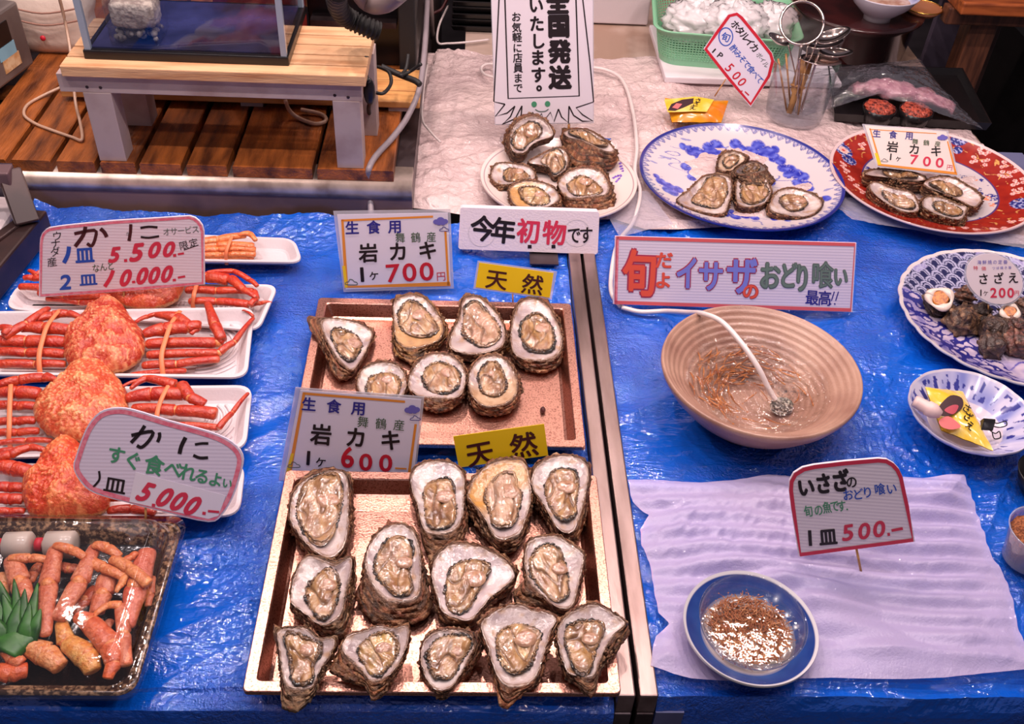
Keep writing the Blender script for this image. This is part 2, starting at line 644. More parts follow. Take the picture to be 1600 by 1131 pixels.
# duckboard of wet planks running back
deck = thing('duckboard', 'wet orange wooden duckboard under the pine bench and glass tank', 'duckboard', (-0.9, 2.3, ZB))
zp = ZB + 0.022
# plank joints measured along the front edge of the boards
fr = [-80, 6, 78, 148, 212, 286, 358, 492, 620]
xs = [at(x, 258, zp).x for x in fr]
y0 = at(300, 258, zp).y
random.seed(4)
for i in range(len(xs) - 1):
    a, b = xs[i] + 0.005, xs[i + 1] - 0.005
    sh = -0.075 if i < 7 else -0.03
    mb = MB()
    y1 = 3.0
    nseg = 24
    for_r = []
    for j in range(nseg + 1):
        y = y0 + (y1 - y0) * j / nseg
        dx = -0.0 * (y - y0)
        wv = 0.0015 * noise.noise(Vector((i * 3.1, y * 3, 0)))
        for_r.append([(a + dx + wv, y, ZB), (a + dx + wv, y, zp - 0.002), (a + 0.002 + dx + wv, y, zp), (b - 0.002 + dx + wv, y, zp), (b + dx + wv, y, zp - 0.002), (b + dx + wv, y, ZB)])
    mb.rings(for_r, cap0=True, cap1=True)
    o = obj('plank', mb, M_WOOD_ORANGE, deck, smooth=False)
for k in range(2):
    obj('batten', MB().box(-2.1, xs[-1] - 0.02, 1.9 + k * 0.6, 1.95 + k * 0.6, ZB - 0.008, ZB), M_WOOD_ORANGE, deck, smooth=False)

# ------------------------------------------------------------------ bench with glass tank
def solve_z(P, py):
    """height above point P that appears at photograph row py"""
    lo, hi = P.z, P.z + 0.6
    for _ in range(40):
        m = (lo + hi) / 2
        if topx((P.x, P.y, m))[1] > py:
            lo = m
        else:
            hi = m
    return lo


fl = at(176, 254, zp); frr = at(547, 267, zp)
yfb = (fl.y + frr.y) / 2
zt = (solve_z(Vector((fl.x, yfb, zp)), 98) + solve_z(Vector((frr.x, yfb, zp)), 121)) / 2
xl_ = at(94, 100, zt).x
xr_ = at(570, 122, zt).x
y_front = (at(94, 100, zt).y + at(570, 122, zt).y) / 2
y_back = at(520, 40, zt).y
bench = thing('pine_bench', 'grey washed pine bench with slatted pale top carrying the glass tank', 'bench', ((xl_ + xr_) / 2, (y_front + y_back) / 2, zp))
nsl = 5
for k in range(nsl):
    a = y_front + (y_back - y_front) * k / nsl
    b = y_front + (y_back - y_front) * (k + 1) / nsl - 0.004
    obj('top_slat', MB().box(xl_, xr_, a, b, zt - 0.02, zt), M_WOOD_PALE, bench, smooth=False, bevel=0.002)
ya = y_front + 0.012
xa0, xa1 = fl.x - 0.062, frr.x + 0.028
zap = zt - 0.02
zah = solve_z(Vector((fl.x, ya, zp)), 145)
apron_o = obj('apron', MB().box(xa0, xa1, ya, ya + 0.022, zah, zap), M_WOOD_GREY, bench, smooth=False, bevel=0.001)
yk = y_back - 0.04
obj('rear_apron', MB().box(xa0, xa1, yk, yk + 0.022, zah, zap), M_WOOD_GREY, bench, smooth=False)
for xx, yy in ((fl.x, ya), (frr.x, ya), (at(224, 185, zp).x, yk - 0.02), (at(572, 203, zp).x, yk - 0.03)):
    top = zah if yy == ya and xx == fl.x else zap - 0.0
    o = MB().box(xx - 0.024, xx + 0.024, yy - 0.001, yy + 0.045, zp, zah if yy == ya else zap)
    obj('leg', o, M_WOOD_GREY, bench, smooth=False, bevel=0.001)
for px, py in ((136, 136), (157, 137), (404, 127), (521, 126), (523, 149), (544, 152)):
    p = hit(px, py, Vector((0, ya, 0)), Vector((0, 1, 0)))
    obj('screw', MB().sphere((p.x, ya, p.z), (0.003, 0.0012, 0.003), 8, 5), M_DSTEEL, apron_o)

# lower bench behind
zl = 0.122
yl0 = at(300, 150, zl).y + 0.005
xl0, xl1 = at(98, 135, zl).x, at(655, 165, zl).x
low = thing('low_pine_bench', 'low honey pine bench behind and below the tank bench', 'bench', ((xl0 + xl1) / 2, yl0 + 0.1, zp))
for k in range(3):
    obj('top_slat', MB().box(xl0, xl1, yl0 + k * 0.050, yl0 + k * 0.050 + 0.047, zl - 0.014, zl), principled('honey_pine', rgb(214, 158, 96), 0.5, noise_col=rgb(170, 108, 58), noise_scale=7, noise_amt=(0.42, 0.7), stretch=(1, 8, 8)), low, smooth=False, bevel=0.002)
obj('apron', MB().box(xl0 + 0.02, xl1 - 0.02, yl0 + 0.06, yl0 + 0.075, zp, zl - 0.014), M_WOOD_ORANGE, low, smooth=False)
for px in (130, 385, 622):
    xx = at(px, 190, zp).x
    obj('leg', MB().box(xx - 0.022, xx + 0.022, yl0 + 0.008, yl0 + 0.055, zp, zl - 0.014), M_WOOD_GREY, low, smooth=False)

# glass tank
def tank(name, label, x0, x1, y0, y1, z0, h, frame_h, parent_mat, water=None):
    t = thing(name, label, 'fish tank', ((x0 + x1) / 2, (y0 + y1) / 2, z0))
    g = 0.006
    base = MB().box(x0 - 0.004, x1 + 0.004, y0 - 0.004, y1 + 0.004, z0, z0 + frame_h)
    obj('base_frame', base, M_BLACK, t, smooth=False, bevel=0.002)
    for (a, b, c, d) in ((x0, x1, y0, y0 + g), (x0, x1, y1 - g, y1), (x0, x0 + g, y0 + g, y1 - g), (x1 - g, x1, y0 + g, y1 - g)):
        obj('glass_pane', MB().box(a, b, c, d, z0 + frame_h, z0 + h), M_GLASS, t, smooth=False)
    for xx in (x0, x1 - 0.008):
        for yy in (y0, y1 - 0.008):
            obj('corner_bead', MB().box(xx - 0.001, xx + 0.009, yy - 0.001, yy + 0.009, z0 + frame_h, z0 + h), principled('clear_silicone_bead', rgb(150, 160, 176), 0.2, spec=0.8), t, smooth=False)
    return t


tx0, tx1 = at(136, 92, zt).x, at(448, 104, zt).x
ty0 = (at(136, 92, zt).y + at(448, 104, zt).y) / 2 + 0.004
ty1 = at(440, 34, zt).y + 0.04
tk = tank('glass_tank', 'frameless glass fish tank with black base on the pine bench', tx0, tx1, ty0, ty1, zt, 0.26, 0.016, None)
obj('floor_sheet', MB().box(tx0 + 0.008, tx1 - 0.008, ty0 + 0.008, ty1 - 0.008, zt + 0.016, zt + 0.018), principled('dark_slate_blue_mat', rgb(52, 52, 92), 0.25, noise_col=rgb(30, 28, 50), noise_scale=9), tk, smooth=False)
wz = zt + 0.018
wat = MB().grid(lambda u, v: (tx0 + 0.008 + (tx1 - tx0 - 0.016) * u, ty0 + 0.008 + (ty1 - ty0 - 0.016) * v, zt + 0.215 + 0.0015 * sin(u * 31) * sin(v * 17)), 40, 20)
# sponge filter in a clear box standing in the tank
fp = at(215, 72, wz)
fx0, fx1 = at(174, 70, wz).x, at(252, 70, wz).x
ft = thing('filter_box', 'clear box with a cream sponge filter inside the glass tank', 'filter', ((fx0 + fx1) / 2, fp.y, wz))
fy0, fy1 = fp.y - 0.005, fp.y + 0.075
obj('case', MB().box(fx0, fx1, fy0, fy1, wz, wz + 0.09), M_CLEAR, ft, smooth=False, bevel=0.006)
sp = MB()
sp.sphere(((fx0 + fx1) / 2, (fy0 + fy1) / 2, wz + 0.048), (0.040, 0.030, 0.022), 30, 20, None, lambda d: (max(abs(d.x), abs(d.y), abs(d.z)) ** -0.75) * (1 + 0.05 * fbm(d.x * 3, d.y * 3, d.z * 3)))
obj('sponge', sp, principled('cream_sponge', rgb(206, 190, 172), 0.9, noise_col=rgb(150, 132, 120), noise_scale=70, bump=0.004, bump_scale=160), ft)
gr = MB()
random.seed(2)
for i in range(60):
    gr.sphere((random.uniform(fx0 + 0.008, fx1 - 0.008), random.uniform(fy0 + 0.008, fy1 - 0.008), wz + 0.008 + random.random() * 0.012), random.uniform(0.004, 0.007), 6, 4, None)
g = obj('gravel', gr, principled('grey_gravel', rgb(90, 80, 76), 0.7, noise_col=rgb(170, 156, 146), noise_scale=60), ft)
g['kind'] = 'stuff'
obj('air_tube', MB().tube([(fx0 + 0.006, fy1 - 0.01, wz + 0.04), (fx0 - 0.004, fy1 - 0.01, wz + 0.12), (fx0 - 0.008, fy1, wz + 0.25)], 0.005, 8, smooth=6), M_CLEAR, ft)
# crate added behind the tank to stand for a red-orange reflection in the glass
zz = zt
red = thing('reflection_crate', 'added red and orange crate imitating a reflection in the glass tank', 'crate', at(385, 40, zt + 0.02))
rb = at(385, 20, zt)
rx_0, rx_1 = at(316, 42, zt).x, at(448, 42, zt).x
ry = ty1 + 0.02
obj('box', MB().box(rx_0, rx_1, ry, ry + 0.15, zp, zt + 0.035), principled('red_reflection_tone', rgb(150, 44, 40), 0.45, noise_col=rgb(110, 30, 34), noise_scale=20), red, smooth=False, bevel=0.004)
sh = MB()
random.seed(8)
for i in range(16):
    a = Vector((random.uniform(rx_0, rx_1), random.uniform(ry + 0.02, ry + 0.13), zt + 0.04 + random.random() * 0.02))
    d = Vector((random.uniform(-.08, .08), random.uniform(-.02, .02), random.uniform(-.01, .02)))
    sh.tube([a - d, a, a + d], [0.007, 0.011, 0.006], 8)
o = obj('shellfish', sh, principled('orange_reflection_tone', rgb(214, 104, 52), 0.4, noise_col=rgb(170, 44, 40), noise_scale=30), red)  # orange tubes that colour the added reflection
o['kind'] = 'stuff'

# second tank to the right of the first
sx0, sx1 = at(476, 30, zt).x, at(660, 40, zp).x
# stands on the bench behind, dark kit round it
M_DKGLASS = clear('smoked_glass', tint=(0.6, 0.6, 0.62, 1), gloss=0.4, rough=0.03)
sy = at(474, 34, zt).y + 0.012
t2 = tank('rear_glass_tank', 'second glass tank with black edges behind the pine bench', at(300, 40, zt).x, at(470, 34, zt).x, ty1 + 0.2, ty1 + 0.42, zp + 0.0, 0.36, 0.03, None)
# black filter cabinet standing on the boards, right of the bench
bx0, bx1 = at(486, 104, zp).x, at(652, 106, zp).x
by0 = yl0 + 0.185
cab = thing('pump_cabinet', 'black aquarium pump cabinet with grey shelves beside the pine bench', 'cabinet', ((bx0 + bx1) / 2, by0 + 0.15, zp))
obj('body', MB().box(bx0, bx1, by0 + 0.03, by0 + 0.3, zp, zp + 0.32), M_BLACK, cab, smooth=False, bevel=0.004)
for k in range(3):
    obj('shelf', MB().box(bx0 + 0.01, bx1 - 0.04, by0 - 0.01, by0 + 0.03, zp + 0.10 + k * 0.07, zp + 0.112 + k * 0.07), M_DSTEEL, cab, smooth=False)
obj('post', MB().box(bx1 - 0.035, bx1, by0 - 0.02, by0 + 0.03, zp, zp + 0.4), M_BLACKMATT, cab, smooth=False, bevel=0.003)
pp = at(612, 22, zp + 0.2)
vb = MB()
vb.tube([(pp.x, by0 - 0.025, zp + 0.24), (pp.x + 0.002, by0 - 0.025, zp + 0.175)], 0.008, 10)
obj('valve', vb, M_WHITEPL, cab)
# black ribbed hose drooping over the bench
hp = [at(528, -14, zt + 0.16), at(526, 2, zt + 0.12), at(534, 20, zt + 0.08), at(550, 32, zt + 0.06), at(572, 42, zt + 0.05), at(592, 50, zt + 0.04)]
P, R_ = catmull(hp, [0.02] * 6, 14)
R_ = [0.018 if (i % 4) < 2 else 0.0145 for i in range(len(P))]
tag(obj('ribbed_hose', MB().tube(P, R_, 12), M_BLACKMATT), 'black ribbed drain hose curving down behind the pine bench', 'hose')
gp = [at(556, -20, zt + 0.14), at(575, 4, zt + 0.10), at(600, 6, zt + 0.12), at(625, -12, zt + 0.15)]
tag(obj('grey_pipe', MB().tube(gp, 0.016, 10, smooth=6), principled('grey_pvc', rgb(128, 112, 110), 0.4)), 'grey plastic pipe end above the black ribbed hose', 'pipe')
# inline switch and its black cord
swp = at(577, 143, zp + 0.13)
t = thing('cord_switch', 'black inline cord switch hanging off the right end of the pine bench', 'switch', swp)
sw = MB().sphere(swp, (0.011, 0.008, 0.027), 12, 8)
obj('switch_body', sw, M_BLACK, t)
obj('cord', MB().tube([at(573, 88, zt), at(571, 110, zt - 0.02), at(574, 125, zp + 0.16), swp + Vector((0, 0, 0.02))], 0.004, 8, smooth=8), M_BLACKMATT, t)
obj('cord', MB().tube([swp - Vector((0, 0, 0.02)), at(576, 170, zp + 0.07), at(578, 182, zp + 0.03), at(582, 190, zp + 0.004)], 0.004, 8, smooth=8), M_BLACKMATT, t)
for i, (pts, lab) in enumerate(((((588, 145, .09), (600, 145, .09), (611, 130, .09), (607, 112, .1), (590, 104, .1)), 'black cord looping over the low pine bench beside the switch'),
                                (((596, 104, .1), (625, 117, .09), (648, 126, .092), (656, 132, .09)), 'thick black cord lying slantwise over the low pine bench'),
                                (((638, 85, .12), (634, 108, .10), (626, 118, .1), (640, 112, .10), (658, 100, .12)), 'thin black cord dropping from the cabinet post to the low bench'))):
    tag(obj('power_cable', MB().tube([at(x, y, zp + z) for x, y, z in pts], 0.0035 if i != 1 else 0.006, 8, smooth=8), M_BLACKMATT), lab, 'cable')
# air tube lying on the boards at the left, one on the boards by the right bench leg
tp = [at(92, -6, zp + .2), at(103, 40, zp + .14), at(112, 95, zp + .09), at(118, 160, zp + .04), at(125, 190, zp + .012), at(128, 218, zp + .006), at(112, 214, zp + .004), at(80, 203, zp + .004), at(55, 193, zp + .004), at(38, 180, zp + .004), at(42, 165, zp + .004), at(62, 152, zp + .004), at(96, 136, zp + .01)]
tag(obj('air_hose', MB().tube(tp, 0.003, 8, smooth=8), principled('dull_translucent_tube', rgb(196, 160, 136), 0.3, spec=0.6)), 'thin clear air hose looping over the wet planks left of the bench', 'hose')
tp = [at(446, 157, zp + .05), at(452, 172, zp + .02), at(466, 184, zp + .006), at(490, 193, zp + .005), at(506, 191, zp + .005), at(509, 184, zp + .005), at(498, 177, zp + .006), at(470, 171, zp + .01)]
tag(obj('air_hose', MB().tube(tp, 0.004, 8, smooth=8), principled('dull_translucent_tube', rgb(196, 160, 136), 0.3)), 'small loop of air hose on the wet planks under the bench', 'hose')
# grey cable running down to the blue sheet
tp = [at(668, -6, .2), at(664, 70, .18), at(656, 135, .15), at(638, 180, .12), at(615, 213, .108), at(588, 243, .105), at(577, 262, .100), at(576, 275, .082), at(578, 300, .045), at(580, 336, .016)]
tag(obj('grey_cable', MB().tube(tp, 0.006, 8, smooth=8), principled('grey_cable_sheath', rgb(140, 128, 134), 0.4)), 'grey cable hanging across the steel edge beside the white sheet', 'cable')

# ------------------------------------------------------------------ grey machine and white bag at the left edge
mz = zp
mp = at(57, 108, mz)
t = thing('grey_machine', 'grey metal machine box with sticker standing on planks at the left edge', 'machine', (mp.x - 0.12, mp.y + 0.1, mz))
u = (at(0, 152, mz) - at(57, 108, mz)); u.z = 0; u.normalize()
v = Vector((-u.y, u.x, 0))
if v.x > 0:
    v = -v
Mx = Matrix(((u.x, v.x, 0, mp.x), (u.y, v.y, 0, mp.y), (0, 0, 1, mz), (0, 0, 0, 1)))
case_o = obj('case', MB().box(0, 0.34, 0, 0.2, 0.012, 0.145, Mx), principled('warm_grey_enamel', rgb(128, 116, 112), 0.4, 0.3, noise_col=rgb(104, 92, 90), noise_scale=8), t, smooth=False, bevel=0.006)
obj('foot_strip', MB().box(0.02, 0.33, 0.02, 0.18, 0, 0.012, Mx), M_BLACK, t, smooth=False)
obj('display', MB().box(0.05, 0.095, -0.002, 0, 0.085, 0.125, Mx), M_BLACK, case_o, smooth=False)
st = MB().box(0.045, 0.10, -0.0015, 0, 0.058, 0.083, Mx)
obj('sticker', st, principled('pale_blue_sticker', rgb(130, 176, 196), 0.5), case_o, smooth=False)
obj('sticker', MB().box(0.04, 0.095, -0.0015, 0, 0.032, 0.058, Mx), principled('cream_sticker', rgb(226, 196, 156), 0.5, noise_col=rgb(200, 150, 100), noise_scale=60), case_o, smooth=False)
bp = at(85, 92, zp)
bag = thing('white_pouch', 'white padded pouch with a red mark standing behind the grey machine', 'pouch', bp)
mb = MB()
c = at(84, 60, zp + 0.08)


def pouch(u_, v_):
    x = (u_ - .5) * 0.19
    e = (1 - abs(2 * u_ - 1) ** 4) * (1 - abs(2 * v_ - 1) ** 6)
    return x, v_ * 0.15


cx, cy = bp.x, bp.y + 0.01
ringsP = []
for j in range(15):
    v_ = j / 14
    z = zp + 0.16 * v_
    wv = 0.085 + 0.006 * noise.noise(Vector((v_ * 4, 1, 0)))
    dv = 0.03 * (1 - abs(2 * v_ - 1) ** 3) + 0.012 + 0.006 * noise.noise(Vector((v_ * 6, 3, 0)))
    rr = []
    for k in range(28):
        a = 2 * pi * k / 28
        sx = math.copysign(abs(cos(a)) ** 0.5, cos(a)); sy_ = math.copysign(abs(sin(a)) ** 0.6, sin(a))
        nn = 1 + 0.05 * noise.noise(Vector((cos(a) * 3, sin(a) * 3, v_ * 7)))
        rr.append((cx + sx * wv * nn, cy + 0.03 + sy_ * dv * nn + v_ * 0.02, z))
    ringsP.append(rr)
mb.rings(ringsP, cap0=True, cap1=True)
pouch_o = obj('body', mb, principled('off_white_vinyl', rgb(226, 206, 192), 0.4, bump=0.002, bump_scale=40), bag)
for h_ in (0.075, 0.10):
    obj('seam', MB().tube([(cx - 0.08, cy - 0.006, zp + h_ + 0.012), (cx, cy - 0.014, zp + h_), (cx + 0.08, cy - 0.006, zp + h_ + 0.012)], 0.002, 6, smooth=5), principled('tan_seam', rgb(150, 110, 96), 0.6), pouch_o)
pr_ = hit(66, 61, Vector((cx, cy - 0.014, 0)), Vector((0, 1, 0)))
obj('mark', MB().sphere((pr_.x, cy - 0.010, pr_.z), (0.006, 0.004, 0.006), 10, 6), M_INK_RED, pouch_o)

# brown display case corner at the left edge of the stall
t = thing('display_case', 'dark brown framed display case corner at the left edge of the crab stall', 'display case', (-0.95, 1.45, 0.0))
obj('frame_bar', MB().tube([at(-30, 395, .05), at(22, 356, .05), at(66, 336, .05)], 0.001, 6), M_DARKBROWN, t)


def bar(a, b, w_, h_):
    a, b = Vector(a), Vector(b)
    d = (b - a)
    L = d.length
    d.normalize()
    s = d.cross(Vector((0, 0, 1))).normalized()
    u_ = s.cross(d)
    Mb = Matrix(((d.x, s.x, u_.x, a.x), (d.y, s.y, u_.y, a.y), (d.z, s.z, u_.z, a.z), (0, 0, 0, 1)))
    return MB().box(0, L, -w_ / 2, w_ / 2, -h_ / 2, h_ / 2, Mb)


obj('frame_bar', bar(at(60, 345, .03), at(-70, 500, .03), 0.045, 0.05), M_DARKBROWN, t, smooth=False, bevel=0.004)
obj('frame_bar', bar(at(14, 268, .12), at(44, 352, .05), 0.040, 0.034), M_DARKBROWN, t, smooth=False, bevel=0.003)
obj('frame_bar', bar(at(20, 275, .12), at(-60, 276, .12), 0.034, 0.03), principled('mauve_metal', rgb(104, 80, 84), 0.4, 0.1), t, smooth=False, bevel=0.003)
obj('frame_bar', bar(at(36, 348, .05), at(-50, 412, .05), 0.02, 0.02), M_DARKBROWN, t, smooth=False, bevel=0.003)
pb = at(-20, 400, 0.0)
obj('padding', MB().box(-1.25, pb.x + 0.03, 1.42, 1.58, 0.0, 0.045), M_FOAMWHITE, t, smooth=False, bevel=0.008)
obj('case_side', MB().box(-1.3, pb.x + 0.02, 1.585, 1.6, 0.0, 0.10), principled('dim_case_glass', rgb(60, 52, 66), 0.2), t, smooth=False)

# ================================================================== METAL TRAYS
def metal_tray(label, pts, zr):
    """shallow folded tray from the four photographed rim corners (back-left, back-right, front-right, front-left)"""
    P = [at(x, y, zr) for x, y in pts]
    x0 = (P[0].x + P[3].x) / 2; x1 = (P[1].x + P[2].x) / 2
    y1 = (P[0].y + P[1].y) / 2; y0 = (P[2].y + P[3].y) / 2
    t = thing('metal_tray', label, 'tray', ((x0 + x1) / 2, (y0 + y1) / 2, 0.002))

    def rr(i, z, r=0.006):
        """rounded rectangle inset by i"""
        out = []
        for cx_, cy_, a0 in ((x1 - i - r, y1 - i - r, 0), (x0 + i + r, y1 - i - r, 90), (x0 + i + r, y0 + i + r, 180), (x1 - i - r, y0 + i + r, 270)):
            for k in range(5):
                a = radians(a0 + 22.5 * k)
                out.append((cx_ + r * cos(a), cy_ + r * sin(a), z))
        return out
    mb = MB()
    mb.rings([rr(0.0, zr - 0.007), rr(0.0, zr - 0.001), rr(0.001, zr), rr(0.013, zr), rr(0.0145, zr - 0.0015), rr(0.023, 0.0085, 0.004), rr(0.027, 0.006, 0.004), rr(0.05, 0.005, 0.004)], cap1=True)
    bot = MB()
    bot.rings([rr(0.0, zr - 0.007), rr(0.002, zr - 0.007), rr(0.014, zr - 0.004), rr(0.024, 0.004), rr(0.03, 0.0025), rr(0.06, 0.0025)], cap1=True)
    mb.add(bot.v, [tuple(reversed(f)) for f in bot.f])
    obj('pan', mb, M_COPPER, t, smooth=False)
    return t, (x0, x1, y0, y1)


ZR = 0.030
tray_lo, T1 = metal_tray('rose gold metal tray in front holding thirteen opened oysters', [(445, 735), (930, 741), (973, 1082), (380, 1082)], ZR)
tray_up, T2 = metal_tray('rose gold metal tray behind holding seven opened oysters', [(490, 460), (890, 478), (918, 697), (463, 692)], ZR)

# ================================================================== OYSTERS
M_SHELL = principled('oyster_shell_outside', None, 0.55, vcol=True, noise_col=(0.50, 0.38, 0.30, 1), noise_scale=150, noise_amt=(0.42, 0.66), bump=0.005, bump_scale=230, bump_detail=6)
M_NACRE = principled('oyster_nacre', None, 0.18, spec=0.7, coat=0.6, vcol=True, bump=0.0016, bump_scale=110)
M_FLESH = principled('oyster_flesh', None, 0.12, spec=0.8, coat=1.0, sss=0.12, vcol=True, noise_col=(0.78, 0.68, 0.58, 1), noise_scale=160, noise_amt=(0.4, 0.7), bump=0.0009, bump_scale=190, bump_detail=2)
M_MANTLE = principled('oyster_mantle_frill', None, 0.18, spec=0.7, coat=0.4, vcol=True, bump=0.001, bump_scale=400)


def radial(poly, cx_, cy_, n):
    """distance from the centre to the outline for n directions"""
    m = len(poly)
    out = []
    for k in range(n):
        a = 2 * pi * k / n
        dx, dy = cos(a), sin(a)
        best = None
        for i in range(m):
            x1, y1 = poly[i][0] - cx_, poly[i][1] - cy_
            x2, y2 = poly[(i + 1) % m][0] - cx_, poly[(i + 1) % m][1] - cy_
            ex, ey = x2 - x1, y2 - y1
            den = dx * ey - dy * ex
            if abs(den) < 1e-12:
                continue
            t = (x1 * ey - y1 * ex) / den
            s = (x1 * dy - y1 * dx) / den
            if t > 0 and -1e-6 <= s <= 1 + 1e-6:
                best = t if best is None else max(best, t)
        out.append(best)
    # fill gaps from neighbours
    ok = [r for r in out if r]
    d = sum(ok) / len(ok) if ok else 0.01
    for k in range(n):
        if not out[k]:
            out[k] = next((out[(k + j) % n] for j in range(1, n) if out[(k + j) % n]), d)
    return out


def sm(a, k=1):
    n = len(a)
    for _ in range(k):
        a = [(a[i - 1] + 2 * a[i] + a[(i + 1) % n]) / 4 for i in range(n)]
    return a


def mixc(a, b, t):
    t = max(0.0, min(1.0, t))
    return tuple(a[i] * (1 - t) + b[i] * t for i in range(3))


def oyster(label, sil, nac, fl, z_rim, z_base, seed, group, tilt=(0, 0), tint=(0, 0), fleshcol=(176, 134, 86), dark=0.5, shellcol=(132, 92, 62), nacre_col=(202, 182, 176), dome=0.006, name='opened_oyster', muscle=True):
    n = 96
    rnd = random.Random(seed)
    cxp = sum(p[0] for p in nac) / len(nac); cyp = sum(p[1] for p in nac) / len(nac)
    C0 = at(cxp, cyp, z_rim)
    nrm = Vector((sin(tilt[0]), -sin(tilt[1]), cos(tilt[0]) * cos(tilt[1]))).normalized()
    U = Vector((1, 0, 0)); U = (U - nrm * U.dot(nrm)).normalized()
    V = nrm.cross(U)
    H = z_rim - z_base

    def loc(poly, drop):
        o = C0 - nrm * drop
        out = []
        for x, y in poly:
            p = hit(x, y, o, nrm) - o
            out.append((p.dot(U), p.dot(V)))
        return closed_spline([Vector((a, b, 0)) for a, b in out], 5)
    Ln = loc(nac, 0.0)
    Lf = loc(fl, 0.002)
    Ls = loc(sil, 0.5 * H)
    rn = sm(radial(Ln, 0, 0, n), 1)
    rs = sm(radial(Ls, 0, 0, n), 1)
    fx = sum(p.x for p in Lf) / len(Lf); fy = sum(p.y for p in Lf) / len(Lf)
    rf = sm(radial(Lf, fx, fy, n), 2)
    mean = sum(rn) / n
    s1 = seed * 1.37

    def W(x, y, d):
        return C0 + U * x + V * y + nrm * d
    root = thing(name, label, 'oyster', (C0.x, C0.y, z_base), group)
    # ---- outside of the cupped valve: flaky rings from lip to base
    rs = [max(rs[k], rn[k] * 1.015) for k in range(n)]
    NR = 25
    rings_, cols = [], []
    for j in range(NR):
        t = j / (NR - 1)
        rr = []
        for k in range(n):
            a = 2 * pi * k / n
            ca, sa = cos(a), sin(a)
            jag = noise.noise(Vector((ca * 4.5 + s1, sa * 4.5, j * 0.9)))
            jag2 = noise.noise(Vector((ca * 13 + s1, sa * 13, j * 2.3)))
            if t < 0.5:
                q = t / 0.5
                r = rn[k] * (1 - q) + rs[k] * q
                r += (0.0022 * jag2 + 0.0018 * jag) * (0.45 + q) + (0.0014 * (j % 3 == 0) if j > 1 else 0)
                d = -H * (0.5 * q ** 1.25) + ((0.0018 * ((j % 3) - 1) + 0.0022 * jag2) if j > 1 else 0.0010 * jag2)
            else:
                q = (t - 0.5) / 0.5
                e = cos(q * pi / 2) ** 0.75
                r = rs[k] * (0.10 + 0.90 * e) + (0.0042 * jag2 + 0.0026 * jag) * (1 - q)
                if j % 3 == 0:
                    r *= 1.03 + 0.03 * jag2
                d = -H * (0.5 + 0.5 * sin(q * pi / 2)) + 0.0022 * jag2 * (1 - q)
            p = W(r * ca, r * sa, d)
            if p.z < z_base:
                p.z = z_base
            rr.append(p)
            v = noise.noise(Vector((ca * 3 + s1, sa * 3, j * 0.6)))
            c = mixc((48, 30, 22), mixc(shellcol, (176, 108, 62), 0.35), 0.62 + 1.1 * v)
            c = mixc(c, (212, 168, 128), max(0, jag2) * 1.3 * (j % 3 != 1))
            if j % 3 == 1:
                c = mixc(c, (30, 20, 16), 0.45)
            if jag > 0.3:
                c = mixc(c, (150, 72, 48), 0.5)
            if j == 0:
                c = mixc(c, (196, 172, 160), 0.7)
            if j in (1, 2):
                c = mixc(c, (96, 64, 46), 0.5)
            cols.append(tuple(x / 1.0 for x in c))
        rings_.append(rr)
    mb = MB().rings(rings_, cols, cap1=True)
    shell = obj('shell', mb, M_SHELL, root)
    # ---- pearly inside
    dep = min(0.010, H * 0.45)
    ts = [1.0, 0.985, 0.96, 0.92, 0.86, 0.78, 0.68, 0.55, 0.4, 0.22, 0.02]
    rings_, cols = [], []
    for j, t in enumerate(ts):
        rr = []
        for k in range(n):
            a = 2 * pi * k / n
            ca, sa = cos(a), sin(a)
            jag = noise.noise(Vector((ca * 4.5 + s1, sa * 4.5, 0)))
            jag2 = noise.noise(Vector((ca * 13 + s1, sa * 13, 0)))
            jag3 = noise.noise(Vector((ca * 26 + s1, sa * 26, 2)))
            r = rn[k] * t + (0.0015 * jag2 + 0.0012 * jag + 0.0011 * jag3) * (t > 0.93)
            d = 0.0006 * (j > 0) - dep * (1 - t ** 2.2) + 0.0014 * noise.noise(Vector((ca * r * 160 + s1, sa * r * 160, 3))) + 0.0016 * jag2 * max(0, t - 0.6)
            rr.append(W(r * ca, r * sa, d))
            v = noise.noise(Vector((ca * t * 2.2 + s1, sa * t * 2.2, 9)))
            c = mixc(nacre_col, (158, 138, 140), 0.35 + 0.9 * v)
            c = mixc(c, (212, 200, 198), max(0, -v) * 1.2)
            if tint[0]:
                c = mixc(c, (196, 132, 52), tint[0] * max(0.0, min(1.0, 0.6 + 1.3 * cos(a - tint[1]))))
            c = mixc(c, (168, 128, 96), max(0.0, noise.noise(Vector((ca * r * 90 + s1, sa * r * 90, 21))) - 0.18) * 1.8)
            if t > 0.90:
                c = mixc(c, (150, 112, 86), max(0.0, 0.10 + 0.9 * jag) * (t - 0.9) * 10)
            if t > 0.955:
                c = mixc(c, (98, 64, 44), 0.5 + 0.9 * jag3)
            cols.append(c)
        rings_.append(rr)
    obj('nacre', MB().rings(rings_, cols, cap1=True), M_NACRE, root)
    # ---- flesh
    ts = [1.0, 0.985, 0.965, 0.94, 0.91] + [0.88 - 0.87 * q_ / 20 for q_ in range(21)]
    rings_, cols = [], []
    ga = rnd.uniform(0, 2 * pi)
